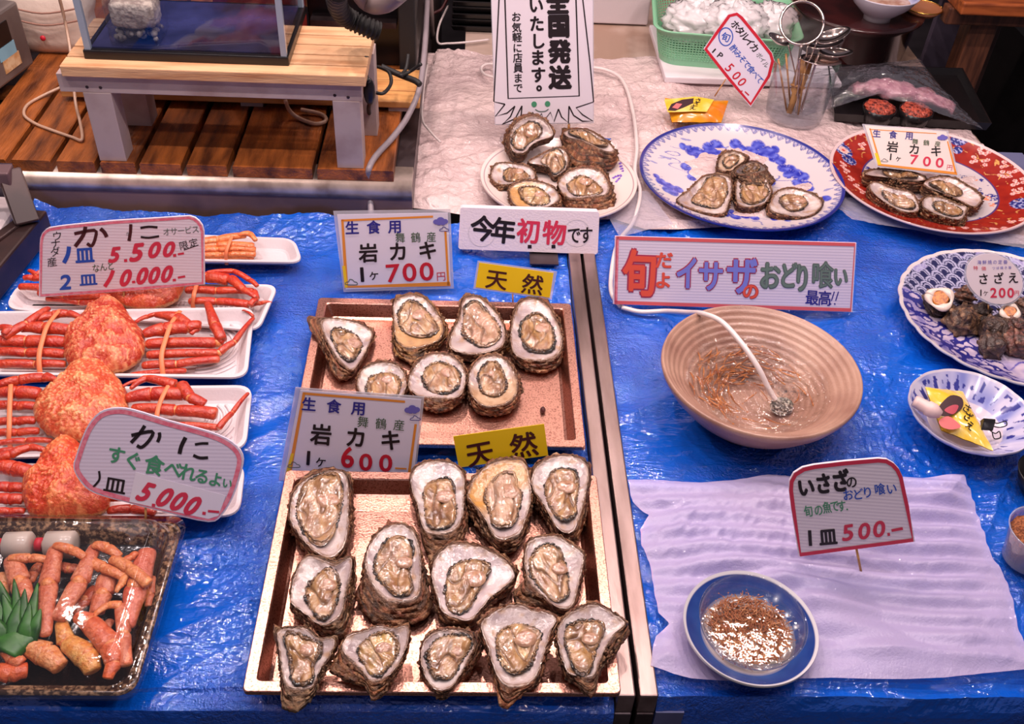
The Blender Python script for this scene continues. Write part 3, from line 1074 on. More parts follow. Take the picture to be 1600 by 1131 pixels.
    for j, t in enumerate(ts):
        rr = []
        for k in range(n):
            a = 2 * pi * k / n
            ca, sa = cos(a), sin(a)
            r = rf[k] * t * (1 + 0.03 * noise.noise(Vector((ca * 6 + s1, sa * 6, 4))) * (t > 0.8))
            x, y = fx + r * ca, fy + r * sa
            rho = hypot(x, y) / mean
            zn = -dep * (1 - min(1.0, rho) ** 2.2)
            hd = dome * (1 - t ** 3.0) ** 0.6
            fold_ = noise.noise(Vector((x * 72 + 16 * y + s1, y * 40, 1)))
            lam = sin((x * cos(ga) + y * sin(ga)) * 900 + 3 * noise.noise(Vector((x * 70, y * 70, s1))))
            crease = 1 - min(1.0, abs(noise.noise(Vector((x * 44 + s1, y * 24, 17)))) * 11)
            hd += (0.0042 * fold_ + 0.0006 * lam * (0.5 + fold_) - 0.0024 * crease) * min(1.0, (1 - t) * 5)
            d = max(zn + 0.0008, zn * 0.75 + hd)
            rr.append(W(x, y, d))
            v = noise.noise(Vector((x * 85 + s1, y * 34, 5)))
            v2 = noise.noise(Vector((x * 130 + s1, y * 70, 8)))
            c = mixc(fleshcol, (140, 98, 66), 0.45 + 1.1 * v)
            c = mixc(c, (206, 180, 154), max(0, v2) * 1.0)
            c = mixc(c, (146, 128, 112), max(0, -v2 - 0.1) * 1.2)
            c = mixc(c, (92, 60, 38), 0.75 * crease)  # sunken creases browned: ambient shade put into the flesh colour
            if t > 0.86:
                c = mixc(c, (112, 78, 50), min(1.0, (t - 0.86) * 8) * (0.55 + v))
            if 0.80 < t < 0.86:
                c = mixc(c, (186, 156, 118), 0.4)
            cols.append(c)
        rings_.append(rr)
    flesh_o = obj('flesh', MB().rings(rings_, cols, cap1=True), M_FLESH, root)
    # ---- dark ruffled mantle edge
    mb = MB()
    for frill in range(2):
        mp_, mr = [], []
        NK = 150
        for k in range(NK + 1):
            a = 2 * pi * (k % NK) / NK
            ca, sa = cos(a), sin(a)
            u = noise.noise(Vector((ca * 1.7 + s1, sa * 1.7, 12 + frill * 5)))
            u2 = noise.noise(Vector((ca * 7 + s1, sa * 7, 3 + frill)))
            th = max(0.0, min(1.0, 0.18 + dark * 0.55 + 1.9 * u))
            i0 = a / (2 * pi) * n
            ra = rf[int(i0) % n] * (1 - i0 % 1) + rf[(int(i0) + 1) % n] * (i0 % 1)
            wv = 0.0011 * sin(k * (1.31 + 0.2 * frill) + s1 + 4 * u2) + 0.0020 * u2
            r = ra * (0.985 - 0.085 * frill) + wv
            x, y = fx + r * ca, fy + r * sa
            rho = hypot(x, y) / mean
            d = -dep * (1 - min(1.0, rho) ** 2.2) * 0.8 + 0.0012 + 0.0022 * frill + 0.0010 * sin(k * 1.7 + 5 * u2)
            mp_.append(W(x, y, d))
            mr.append((0.0019 + 0.0018 * max(0.0, dark - 0.5) - 0.0009 * frill) * th + 0.00025)

        def mc(i, a, frill=frill):
            u = noise.noise(Vector((cos(i * 2 * pi) * 3 + s1, sin(i * 2 * pi) * 3, 2 + frill)))
            lo_, hi_ = ((30, 22, 18), (112, 78, 52)) if frill == 0 else ((96, 66, 44), (176, 136, 96))
            return mixc(lo_, hi_, 0.30 + (0.5 - dark) * 0.8 + 1.4 * u)
        mb.tube(mp_, mr, 6, 0.8, nrm, colf=mc)
    obj('mantle', mb, M_MANTLE, flesh_o)
    # ---- pale adductor muscle
    if muscle:
        ang = rnd.uniform(0.2, 1.4)
        mx_, my_ = fx + 0.28 * mean * cos(ang), fy + 0.30 * mean * sin(ang)
        e = MB()
        q = mean * rnd.uniform(0.24, 0.32)
        zc = -dep * 0.5 + dome * 0.75
        pts = []
        for j in range(6):
            t = 1 - j / 5
            pts.append([W(mx_ + q * t * cos(2 * pi * k / 24) * (1 + .12 * noise.noise(Vector((cos(2 * pi * k / 24) + s1, sin(2 * pi * k / 24), 0)))), my_ + 0.8 * q * t * sin(2 * pi * k / 24), zc + 0.0014 * (1 - t * t) - 0.0018 * (j == 0) + 0.0012 * noise.noise(Vector((cos(2 * pi * k / 24) * t * 2 + s1, sin(2 * pi * k / 24) * t * 2, 5)))) for k in range(24)])
        cc = [mixc((198, 156, 126), (164, 122, 100), noise.noise(Vector((i * .2, s1, 0))) + .5) for i in range(24 * 6)]
        e.rings(pts, cc, cap1=True)
        obj('adductor_muscle', e, M_FLESH, flesh_o)
    return root


G_LO = 'opened oysters on the front tray'
G_UP = 'opened oysters on the rear tray'
c5 = lambda pts: crop(370, 580, 0.48706, pts)
c6 = lambda pts: crop(420, 700, 0.26525, pts)
c7 = lambda pts: crop(690, 700, 0.26525, pts)
c8 = lambda pts: crop(400, 900, 0.20422, pts)
c9 = lambda pts: crop(700, 900, 0.20422, pts)
c4 = lambda pts: crop(420, 300, 0.33771, pts)
cP = lambda pts: crop(740, 160, 0.16875, pts)
cB = lambda pts: crop(960, 160, 0.25, pts)
cR = lambda pts: crop(1280, 170, 0.2033, pts)

ZO = 0.048
FT = 0.0065                                           # shells rest on the pan floor
LO = [
    (c6, [(240,160),(340,128),(440,130),(490,190),(495,330),(490,480),(450,600),(370,668),(270,640),(180,560),(125,450),(115,350),(140,260)],
     [(250,170),(340,140),(430,140),(465,200),(470,350),(460,520),(420,610),(350,645),(250,590),(150,470),(125,400),(140,290),(190,210)],
     [(210,215),(290,165),(400,145),(425,200),(440,290),(410,420),(370,540),(310,590),(240,550),(180,450),(155,360),(180,270)],
     'large oval opened oyster in the back left corner of the front tray', {}),
    (c5, [(560,320),(600,292),(680,290),(730,330),(740,420),(735,500),(700,570),(640,590),(600,560),(590,500),(570,430),(558,370)],
     [(560,330),(600,295),(680,292),(725,330),(728,400),(722,470),(690,512),(640,520),(600,505),(580,430),(562,380)],
     [(600,375),(625,348),(685,345),(700,390),(705,440),(695,490),(650,512),(612,498),(600,430)],
     'smooth grey rimmed oyster left of the orange rimmed one, back row of front tray', {'nacre_col': (206, 192, 188), 'dark': 0.35}),
    (c7, [(150,215),(170,200),(250,110),(340,65),(480,70),(525,180),(535,300),(510,440),(470,560),(400,605),(330,590),(260,520),(200,440),(140,320)],
     [(170,230),(200,170),(300,90),(420,70),(490,90),(520,200),(525,300),(490,430),(450,510),(330,535),(270,440),(210,350),(155,290)],
     [(280,200),(350,140),(430,145),(450,220),(475,270),(460,350),(430,450),(370,480),(300,460),(275,360),(255,280)],
     'opened oyster with orange brown stained rim below the yellow wild sign of the front tray', {'tint': (0.8, 2.3), 'fleshcol': (206, 170, 146), 'dark': 0.25}),
    (c7, [(520,170),(540,110),(620,55),(720,40),(830,60),(880,130),(870,250),(860,350),(840,440),(800,530),(740,550),(680,510),(600,400),(545,300)],
     [(530,190),(560,110),(640,60),(740,45),(830,70),(865,140),(845,280),(810,400),(780,490),(700,490),(640,400),(580,300),(540,240)],
     [(610,200),(660,130),(740,120),(800,150),(810,220),(795,330),(790,400),(720,440),(665,400),(625,320),(610,260)],
     'tongue shaped opened oyster in the back right corner of the front tray', {'dark': 0.45}),
    (c6, [(130,850),(150,750),(230,640),(330,640),(420,660),(490,630),(510,760),(490,900),(470,1030),(430,1110),(330,1090),(230,1050),(150,970)],
     [(130,860),(150,760),(220,640),(320,660),(400,690),(490,635),(480,740),(450,850),(430,960),(390,1010),(310,1045),(220,980),(140,920)],
     [(215,830),(260,760),(340,700),(400,720),(420,790),(400,900),(370,990),(320,1020),(260,970),(225,910)],
     'oyster with a wide white left lobe, leftmost in middle row of front tray', {'dark': 0.7, 'shellcol': (110, 92, 66)}),
    (c6, [(570,640),(620,520),(720,450),(820,455),(880,520),(905,650),(940,800),(960,940),(900,1010),(780,1030),(640,1030),(560,960),(520,860),(550,760)],
     [(570,650),(620,530),(720,455),(820,465),(875,540),(895,680),(890,800),(870,880),(730,905),(650,850),(590,760)],
     [(620,680),(660,580),(740,520),(830,540),(850,620),(830,720),(845,850),(750,880),(690,820),(630,750)],
     'deep oyster with thick shaggy brown shell, second in middle row of front tray', {'shellcol': (136, 88, 60), 'dark': 0.5}),
    (c5, [(620,640),(640,580),(700,548),(780,560),(850,590),(900,650),(870,690),(830,730),(780,780),(730,825),(680,820),(650,790),(640,720)],
     [(625,650),(645,590),(700,555),(780,565),(850,600),(893,650),(860,690),(810,730),(760,790),(730,800),(660,770),(640,710)],
     [(672,660),(700,615),(760,600),(808,612),(812,640),(775,700),(745,760),(710,782),(675,760),(668,710)],
     'broad opened oyster whose white rim points right, in the centre of the front tray', {'nacre_col': (220, 200, 200)}),
    (c7, [(490,700),(500,560),(560,525),(680,515),(760,560),(840,620),(835,720),(810,850),(780,940),(700,965),(640,950),(540,930),(430,910),(440,830),(490,790)],
     [(490,680),(505,570),(560,528),(680,522),(760,570),(835,630),(820,740),(795,850),(760,940),(680,935),(600,870),(520,780)],
     [(510,670),(560,590),(630,565),(700,600),(740,700),(750,790),(740,880),(670,915),(600,850),(530,770)],
     'opened oyster rightmost in the middle row of the front tray', {'fleshcol': (200, 160, 116)}),
    (c8, [(130,390),(200,400),(340,390),(420,410),(500,480),(620,470),(590,570),(540,720),(470,830),(430,940),(350,1010),(280,1045),(200,980),(195,880),(190,700),(170,560),(135,470)],
     [(165,430),(250,400),(380,400),(480,480),(600,480),(580,580),(500,700),(450,810),(420,850),(300,860),(230,830),(195,700),(180,560)],
     [(215,460),(270,430),(400,470),(485,500),(490,580),(440,680),(440,810),(330,840),(270,800),(270,680),(240,580)],
     'narrow pointed oyster hanging over the front left corner of the front tray', {'dark': 0.9, 'shellcol': (150, 132, 104), 'hang': 1}),
    (c8, [(560,720),(640,560),(700,460),(860,410),(960,380),(1050,400),(1150,375),(1180,420),(1150,560),(1100,680),(1040,790),(970,900),(880,945),(840,850),(700,800),(560,730)],
     [(660,560),(700,460),(830,420),(940,380),(1040,405),(1160,380),(1160,500),(1110,640),(1040,740),(980,780),(880,800),(820,730),(740,650)],
     [(780,540),(830,480),(920,430),(1040,430),(1100,520),(1080,620),(1010,700),(950,770),(870,750),(820,680),(785,610)],
     'yellowish oyster with a dark spotted flesh, second in front row of front tray', {'fleshcol': (208, 172, 104), 'shellcol': (158, 104, 64), 'hang': 1}),
    (c5, [(590,900),(610,850),(660,825),(740,830),(790,860),(795,880),(750,960),(690,1025),(640,1025),(600,990)],
     [(590,900),(612,855),(660,830),(740,838),(755,870),(760,880),(740,930),(690,1010),(640,1020),(600,970)],
     [(610,900),(650,852),(720,845),(750,860),(752,890),(720,930),(690,985),(640,985),(615,950)],
     'small opened oyster in the middle of the front row of the front tray', {'dark': 0.55}),
    (c9, [(240,380),(310,280),(420,230),(540,215),(650,250),(800,290),(850,340),(820,420),(780,530),(740,680),(700,800),(640,860),(560,900),(490,970),(440,1020),(390,920),(370,830),(320,680),(300,540)],
     [(250,380),(330,290),(430,240),(560,225),(660,270),(770,280),(840,340),(790,400),(760,500),(720,640),(690,740),(600,830),(450,840),(380,770),(330,640),(300,520)],
     [(370,460),(420,390),(520,350),(640,370),(720,430),(700,520),(660,620),(600,720),(500,760),(430,710),(370,590)],
     'wide white rimmed oyster with pointed tip over the front edge of front tray', {'fleshcol': (206, 166, 112), 'shellcol': (170, 104, 66), 'dark': 0.4, 'hang': 1}),
    (c9, [(830,480),(840,370),(920,280),(1040,220),(1150,215),(1280,290),(1380,370),(1370,430),(1300,560),(1200,680),(1150,770),(1120,890),(1070,910),(1010,850),(900,760),(860,640)],
     [(840,480),(850,380),(930,290),(1050,230),(1160,225),(1280,300),(1365,370),(1290,420),(1220,520),(1150,660),(1110,770),(1000,760),(920,740),(870,620)],
     [(890,440),(930,360),(1050,330),(1180,340),(1205,410),(1160,510),(1110,640),(1080,760),(980,760),(940,660),(900,540)],
     'oyster with a wing over the right rim, front right corner of front tray', {'hang': 1}),
]
for i, (cf, a, b, c, lab, kw) in enumerate(LO):
    hang = kw.pop('hang', 0)
    oyster(lab, cf(a), cf(b), cf(c), 0.043 + 0.014 * hang, (ZR + 0.001) if hang else FT, 11 + i * 3, G_LO, tilt=(0, 0.10), **kw)

UP = [
    ([(180,580),(260,590),(400,600),(480,640),(485,680),(440,760),(400,830),(370,860),(310,850),(270,770),(230,690),(190,620)],
     [(250,590),(370,595),(470,640),(470,690),(430,770),(390,820),(350,800),(300,740),(260,660)],
     [(290,640),(350,635),(420,670),(430,720),(390,780),(350,770),(310,720)],
     'pointed opened oyster lying aslant, leftmost on the rear tray', {'dark': 0.8, 'tilt': (0.25, 0.1)}),
    ([(575,500),(620,475),(700,475),(760,520),(800,580),(830,640),(800,700),(740,740),(680,790),(600,760),(575,700),(575,600)],
     [(580,510),(640,480),(710,490),(770,550),(805,620),(790,680),(720,710),(640,720),(590,680),(580,600)],
     [(595,560),(640,510),(700,520),(770,590),(790,640),(720,670),(640,650),(600,610)],
     'yellow brown opened oyster in the back row of the rear tray below the price card', {'tint': (0.55, -1.4), 'fleshcol': (190, 150, 100), 'shellcol': (170, 124, 58)}),
    ([(840,650),(880,570),(890,490),(960,475),(1010,500),(1060,560),(1090,620),(1110,700),(1060,740),(990,755),(900,750),(830,730)],
     [(845,660),(885,580),(900,500),(960,485),(1010,520),(1060,570),(1090,640),(1080,710),(1000,745),(900,745),(840,720)],
     [(890,640),(910,530),(960,510),(1030,570),(1070,620),(1070,680),(1000,720),(940,690)],
     'opened oyster with a dark edged pink flesh below the upper yellow wild sign', {'fleshcol': (206, 164, 140), 'dark': 0.7}),
    ([(1115,650),(1130,560),(1160,500),(1220,485),(1290,510),(1330,570),(1365,660),(1360,740),(1330,810),(1240,830),(1160,800),(1120,740)],
     [(1120,650),(1135,570),(1165,510),(1220,495),(1280,520),(1320,580),(1355,670),(1345,740),(1300,770),(1220,780),(1150,760),(1125,720)],
     [(1160,620),(1210,565),(1260,560),(1310,620),(1325,690),(1300,740),(1230,740),(1180,700)],
     'white rimmed opened oyster with black frill in the back right corner of the rear tray', {'dark': 1.0}),
    ([(405,900),(425,825),(490,788),(575,788),(628,825),(642,900),(610,985),(500,1010),(440,980)],
     [(410,900),(430,830),(490,795),(570,795),(620,830),(635,900),(600,960),(520,980),(450,960)],
     [(450,900),(470,850),(540,830),(600,850),(610,910),(580,950),(470,950)],
     'opened oyster half hidden behind the lower price card on the rear tray', {'nacre_col': (200, 184, 176)}),
    ([(640,900),(660,820),(710,760),(790,745),(870,760),(920,830),(915,900),(890,960),(820,1010),(740,1005),(680,960)],
     [(645,895),(670,820),(720,765),(790,750),(860,770),(905,830),(905,900),(870,950),(760,950),(690,940)],
     [(710,850),(750,790),(820,790),(880,830),(885,890),(830,930),(750,920)],
     'rounded opened oyster in the front row centre of the rear tray', {'dark': 0.6}),
    ([(920,850),(950,790),(1000,755),(1070,755),(1130,800),(1165,880),(1160,950),(1120,1010),(1050,1030),(960,1010),(920,930)],
     [(925,860),(955,795),(1000,765),(1070,765),(1120,810),(1150,880),(1140,940),(1090,980),(1000,990),(940,940)],
     [(970,840),(1010,790),(1060,790),(1090,840),(1100,900),(1060,940),(1000,930),(975,890)],
     'egg shaped opened oyster rightmost in the front row of the rear tray', {'tint': (0.35, -1.2)}),
]
for i, (a, b, c, lab, kw) in enumerate(UP):
    kw.setdefault('tilt', (0, 0.12))
    oyster(lab, c4(a), c4(b), c4(c), 0.036, FT, 101 + i * 7, G_UP, **kw)
# a loose crumb of flesh on the rear tray
for px, py in ((848, 642),):
    p = at(px, py, 0.007)
    tag(obj('shell_crumb', MB().sphere((p.x, p.y, 0.0095), (0.004, 0.006, 0.0045), 10, 7, None, lambda d: 1 + 0.3 * noise.noise(d * 3)), M_INK_BROWN), 'small dark red crumb lying on the bare floor of the rear tray', 'crumb')

# ================================================================== WHITE SHEET (rear centre) and its support
GZ = 0.0
M_WSHEET = principled('white_poly_sheet', rgb(218, 194, 192), 0.17, spec=0.7, noise_col=rgb(204, 178, 178), noise_scale=6, bump=0.010, bump_scale=64, bump_detail=4)
M_COUNTERTOP = principled('cream_worktop', rgb(190, 166, 154), 0.5, noise_col=rgb(160, 130, 114), noise_scale=6)
wx0, wx1 = at(640, 150, 0.0).x - 0.03, 1.18
struct_top = MB().box(rx1 + 0.09, 1.15, 1.985, 3.3, -0.62, -0.004)
t = thing('rear_worktop', 'cream worktop behind the white sheet holding basket, jar and black trays', 'worktop', (0.6, 2.6, -0.62))
obj('top', struct_top, M_COUNTERTOP, t, smooth=False)
sheet_l = [(612, 312), (626, 262), (640, 180), (655, 110), (668, 78)]
sl = [at(x, y, 0.012) for x, y in sheet_l]
front = [(612, 316), (680, 322), (760, 336), (840, 338), (900, 338), (960, 336), (1010, 352), (1060, 352), (1100, 350), (1200, 345), (1300, 312), (1350, 300), (1440, 330), (1560, 372), (1650, 380)]
sf = [at(x, y, 0.012) for x, y in front]


def interp(pts, u):
    """polyline by x-order index"""
    t = u * (len(pts) - 1)
    i = min(int(t), len(pts) - 2)
    return pts[i].lerp(pts[i + 1], t - i)


yback = 2.34


def wsheet(u, v):
    f = interp(sf, u)
    l = interp(sl, v)
    x_left = l.x
    b = Vector((x_left + (f.x - sf[0].x) * 1.0, 0, 0))
    y = f.y + (yback - f.y) * v ** 0.9
    x = f.x + (l.x - sl[0].x) * (1 - u)
    zz = 0.012 + 0.018 * (fold(x * 0.9, y * 0.9, 21.0) - 0.7) + 0.004 * noise.noise(Vector((x * 14, y * 40, 2)))
    if u < 0.02:
        zz -= 0.01
    return (x, y, max(0.002, zz) if v > 0.01 else 0.003)


tag(obj('white_sheet', MB().grid(wsheet, 240, 130), M_WSHEET), 'crinkled white plastic sheet spread behind the blue sheets under the oyster plates', 'plastic sheet')
# clear film edges lying under the two large dishes
def film(name, label, quad, z, seed, nx=60, ny=24, amp=0.008, mat=None):
    q = [at(x, y, z) for x, y in quad]

    def P(u, v):
        a = q[0].lerp(q[1], u); b = q[3].lerp(q[2], u)
        p = a.lerp(b, v)
        return (p.x, p.y, p.z + amp * (fold(p.x, p.y, seed) - 0.2))
    return tag(obj(name, MB().grid(P, nx, ny), mat or M_FILM), label, 'plastic film')


M_FILM2 = clear('thin_film', gloss=0.5, rough=0.12, bump=0.0015, bump_scale=40, white=0.30, white_col=(0.72, 0.68, 0.80, 1))
film('clear_film', 'clear film crumpled under the red flowered platter', [(1270, 300), (1600, 372), (1600, 392), (1330, 345)], 0.012, 31.0, 60, 24, 0.008, M_FILM2)
film('clear_film', 'clear film showing under the left rim of the blue flowered plate', [(930, 300), (1012, 300), (1052, 352), (968, 372)], 0.014, 37.0, 30, 20, 0.006, M_FILM2)

# ================================================================== PLATES
M_GLAZE = principled('painted_porcelain', None, 0.16, spec=0.6, coat=0.4, vcol=True)
PORC = (208, 194, 198)
NAVY = (48, 52, 142)


def plate(name, label, cat, pts, zr, h, colf, foot=0.55, well=0.62, nr=90, na=420, lipw=0.008, rfun=None, z0=None, ell=None, under=(206, 196, 214), group=None, ex=1.25):
    cx_, cy_, R = fitc(pts, zr)
    z0 = zr - h if z0 is None else z0
    t = thing(name, label, cat, (cx_, cy_, z0), group)
    prof = []
    for j in range(nr + 1):
        r = j / nr
        q = max(0.0, (r - well) / (1 - well))
        prof.append((R * r, 0.005 + (h - 0.005) * q ** ex))

    def cf(r, a, j):
        return colf(r / R, a, cx_ + r * cos(a), cy_ + r * sin(a))
    mb = MB().lathe(prof, (cx_, cy_, z0), na, cf, (lambda a, j: 1 + (rfun(a) * (j / nr) ** 2)) if rfun else None)
    # rim and underside
    pu = [(R, h), (R * 1.006, h - 0.0015), (R * 1.003, h - 0.004)]
    for k in range(1, 25):
        r = 0.99 - (0.99 - foot * 0.7) * k / 24
        q = max(0.0, (r - well) / (1 - well))
        pu.append((R * r, max(0.0, (h - 0.005) * q ** ex - 0.0005)))
    mb.lathe(pu, (cx_, cy_, z0), na, lambda r, a, j: (under if j > 2 else colf(1.0, a, 0, 0)), (lambda a, j: 1 + rfun(a)) if rfun else None, close=False)
    obj('dish_body', mb, M_GLAZE, t)
    return t, (cx_, cy_, R, z0)


def spots(lst, cf, z):
    out = []
    for p in cf(lst):
        q = at(p[0], p[1], z)
        out.append((q.x, q.y, p[2] * mpp(q)))
    return out


def tri(x):
    x = x % 1.0
    return abs(2 * x - 1)


# --- blue flowered plate
fl_bl = spots([(480,290,9),(540,310,10),(600,275,11),(640,260,10),(655,290,9),(430,275,6),(575,300,9),(520,290,8),(680,280,7),
               (760,255,9),(790,275,8),(850,290,9),(900,270,10),(960,300,10),(1000,330,9),(1040,350,8),(930,315,9),(880,300,8),(1000,295,7),
               (450,380,8),(500,410,9),(560,415,10),(620,400,8),(490,440,7),(540,385,7),(590,425,8),
               (1060,390,8),(1100,400,9),(1140,430,10),(1180,450,9),(1200,500,9),(1220,525,7),(1090,430,7),(1150,480,8),(980,465,8),(940,470,7),
               (290,500,8),(340,520,9),(400,530,8),(365,560,9),(330,550,8),(260,470,5),(700,680,8),(760,700,8),(820,690,8),(880,705,7),(740,660,6),(1000,720,5),(1080,735,5),(1320,610,7)], cB, 0.02)
st_bl = [spots([(420,360,2),(520,345,2),(620,340,2)], cB, 0.02)]


def col_blue(r, a, x, y):
    if r > 0.972:
        return (40, 44, 128)
    c = PORC
    n1 = noise.noise(Vector((x * 90, y * 90, 0)))
    n2 = noise.noise(Vector((x * 260, y * 260, 5)))
    if r > 0.90:
        q = (r - 0.90) / 0.072
        k = tri(a * 64 / (2 * pi))
        k2 = tri(a * 128 / (2 * pi) + 0.25)
        if abs(k - q) < 0.13 or q > 0.93:
            c = mixc(PORC, (62, 66, 136), 0.7)
        elif q > k and abs(k2 - q) < 0.25:
            c = mixc(PORC, (70, 74, 150), 0.7)
        elif q > k:
            c = mixc(PORC, (150, 146, 190), 0.4)
        return c
    best = 0.0
    for sx, sy, sr in fl_bl:
        d2 = ((x - sx) ** 2 + ((y - sy) * 0.8) ** 2) / (sr * sr * 1.5)
        if d2 < 1:
            best = max(best, (1 - d2) * 2.6)
    if best > 0:
        k = max(0, min(1, best * (0.9 + 0.9 * n2 + 0.5 * n1)))
        c = mixc(PORC, mixc((40, 46, 160), (104, 112, 206), 0.45 + 1.2 * n1), k)
    else:
        w_ = noise.noise(Vector((x * 16, y * 40, 3)))
        if abs(w_) < 0.03 and noise.noise(Vector((x * 9, y * 9, 8))) > 0.0 and r < 0.84:
            c = mixc(PORC, (96, 100, 172), 0.75)
        if noise.noise(Vector((x * 30, y * 70, 11))) > 0.52:
            c = mixc(PORC, (104, 108, 176), 0.6)
    return c


bl_t, bl = plate('flowered_plate', 'large blue and white flowered plate with zigzag border holding opened oysters', 'plate',
                 [(996, 250), (1324, 300), (1122, 192), (1212, 359), (1040, 210), (1270, 345)], 0.035, 0.032, col_blue, nr=130, na=560, well=0.36, ex=1.9)

# --- white plate with purple leaves
lv = spots([(1350,615,2.6),(1358,635,2.8),(1366,655,2.8),(1376,675,2.2),(1295,710,2.6),(1315,706,2.8),(1335,704,2.8),(1355,702,2.4),(1318,748,2.2),(1332,738,2.4),(1345,728,2.4),(1358,714,2)], cP, 0.02)


def col_pur(r, a, x, y):
    c = (226, 204, 198)
    if 0.955 < r < 0.965:
        return (150, 120, 130)
    for sx, sy, sr in lv:
        d2 = ((x - sx) ** 2 + (y - sy) ** 2) / (sr * sr)
        if d2 < 1:
            return mixc((96, 62, 170), (150, 120, 200), noise.noise(Vector((x * 200, y * 200, 1))) + 0.4)
    return c


pu_t, pu = plate('leaf_plate', 'cream plate with small purple leaves holding a heap of opened oysters', 'plate',
                 [(751, 280), (998, 292), (880, 345), (800, 325), (965, 325), (985, 262)], 0.036, 0.022, col_pur, under=(214, 196, 198))

# --- red flowered platter
_cl = [(310,215),(330,290),(1190,388),(1280,360),(1275,412),(1235,345),(1410,455),(1500,500),(1400,505),(1450,520),(1500,580),(1560,575),(1540,640),(1500,640),(1470,885),(1550,880),(1330,945),(1410,950),(1200,940),(1120,915),(205,480),(245,535),(290,590),(335,630),(1015,930),(180,440)]
red_fl = spots([(x + 15 * cos(k * 2.1 + x), y + 15 * sin(k * 2.1 + x) * (0.6 if y > 870 else 1.0), 3.6) for x, y in _cl for k in range(3)] + [(180, 340, 8)], cR, 0.022)
red_navy = spots([(180,340,15),(140,300,9),(230,395,12),(1060,270,13),(1110,240,11),(1560,740,18),(1060,320,8)], cR, 0.022)
red_in = spots([(380,440,5.0),(340,460,3.2),(1130,500,5.8),(1260,530,4.3),(1210,520,3.6),(1240,590,5.0),(1330,660,10.8),(1290,660,7.9),(1250,620,5.0),(1400,640,3.6),(1340,720,6.5),(1380,715,5.0),(1260,840,7.9),(1310,830,7.2),(1220,870,7.2),(1450,780,2.9),(370,360,4.3),(310,500,3.6),(1400,860,2.9)], cR, 0.018)


def col_red(r, a, x, y):
    n1 = noise.noise(Vector((x * 60, y * 60, 0)))
    n2 = noise.noise(Vector((x * 200, y * 200, 4)))
    if r > 0.972:
        return (226, 196, 196)
    if r > 0.66:
        c = mixc((166, 44, 30), (140, 34, 30), 0.5 + n1)
        for sx, sy, sr in red_navy:
            if (x - sx) ** 2 + (y - sy) ** 2 < sr * sr:
                c = (44, 48, 120) if n2 < 0.12 else (170, 170, 214)
        for sx, sy, sr in red_fl:
            d2 = ((x - sx) ** 2 + (y - sy) ** 2) / (sr * sr)
            if d2 < 1:
                c = (238, 176, 170) if d2 < 0.75 else (244, 214, 206)
                if d2 < 0.12:
                    c = (196, 70, 60)
        if abs(noise.noise(Vector((x * 34, y * 34, 7)))) < 0.02 and n1 > 0.1:
            c = (222, 160, 90)
        return c
    if r > 0.645:
        return (80, 60, 120)
    c = PORC
    for i, (sx, sy, sr) in enumerate(red_in):
        d2 = ((x - sx) ** 2 + (y - sy) ** 2) / (sr * sr)
        if d2 < 1 and n2 > -0.12:
            c = ((60, 62, 140), (226, 142, 110), (70, 72, 130))[i % 3]
    if r < 0.62 and noise.noise(Vector((x * 44, y * 80, 15))) > 0.56:
        c = (96, 96, 150)
    return c


rd_t, rd = plate('imari_platter', 'large red and navy flowered platter holding four oysters and a price card', 'platter',
                 [(1299, 231), (1312, 207), (1320, 280), (1372, 322), (1422, 347), (1500, 365), (1554, 370), (1483, 213), (1560, 240)], 0.036, 0.033, col_red, nr=120, na=520, under=(212, 196, 206), well=0.40, ex=1.8)

# --- dark scale patterned plate with turban shells
def col_scale(r, a, x, y):
    n1 = noise.noise(Vector((x * 50, y * 50, 0)))
    if r > 0.965:
        return (216, 204, 206)
    wob = noise.noise(Vector((x * 5, y * 5, 3)))
    if y > SH[1] + 0.02 + 0.04 * wob - 0.35 * (x - SH[0]):
        # overlapping wave scales
        gx, gy = x / 0.030, y / 0.015
        row = math.floor(gy)
        fx_ = (gx + 0.5 * (row % 2)) % 1.0 - 0.5
        fy_ = gy - row
        d = hypot(fx_, (fy_) * 0.5)
        if abs(d - 0.42) < 0.06 or abs(d - 0.25) < 0.04:
            return (176, 172, 204)
        if r > 0.90 and n1 > 0.1:
            return (150, 140, 190)
        return (40, 40, 82)
    if x < SH[0] - 0.05 and abs(noise.noise(Vector((x * 60, y * 60, 6)))) < 0.16:
        return (44, 44, 128)
    if abs(noise.noise(Vector((x * 16, y * 16, 9)))) < 0.02:
        return (96, 88, 170)
    if r > 0.80:
        return mixc((196, 178, 204), (90, 86, 160), 0.35 + n1)
    return mixc((206, 188, 206), (150, 138, 190), 0.3 + n1)


sh_pts = [(1412, 440), (1430, 408), (1485, 389), (1421, 490), (1440, 521), (1478, 555), (1515, 573), (1560, 587), (1597, 596)]
SH = fitc(sh_pts, 0.034)
sc_t, sc = plate('scalloped_dish', 'blue and white scalloped dish with scale pattern full of turban shells', 'dish', sh_pts, 0.034, 0.030, col_scale,
                 nr=110, na=480, rfun=lambda a: 0.012 * abs(sin(a * 14)) - 0.006, under=(150, 160, 206))

# --- small oval-looking dish with sauce pack
def col_small(r, a, x, y):
    n1 = noise.noise(Vector((x * 120, y * 120, 0)))
    if r > 0.965:
        return (214, 206, 220)
    if r > 0.60:
        q = noise.noise(Vector((cos(a) * 4.5, sin(a) * 4.5, r * 3)))
        c = mixc((204, 198, 222), (120, 126, 192), 0.35 + 1.1 * q)
        if 0.66 < r < 0.93 and noise.noise(Vector((cos(a) * 11, sin(a) * 11, r * 7))) > 0.22:
            c = (56, 58, 140)
        return c
    return mixc((214, 200, 210), (200, 190, 210), n1 + .5)


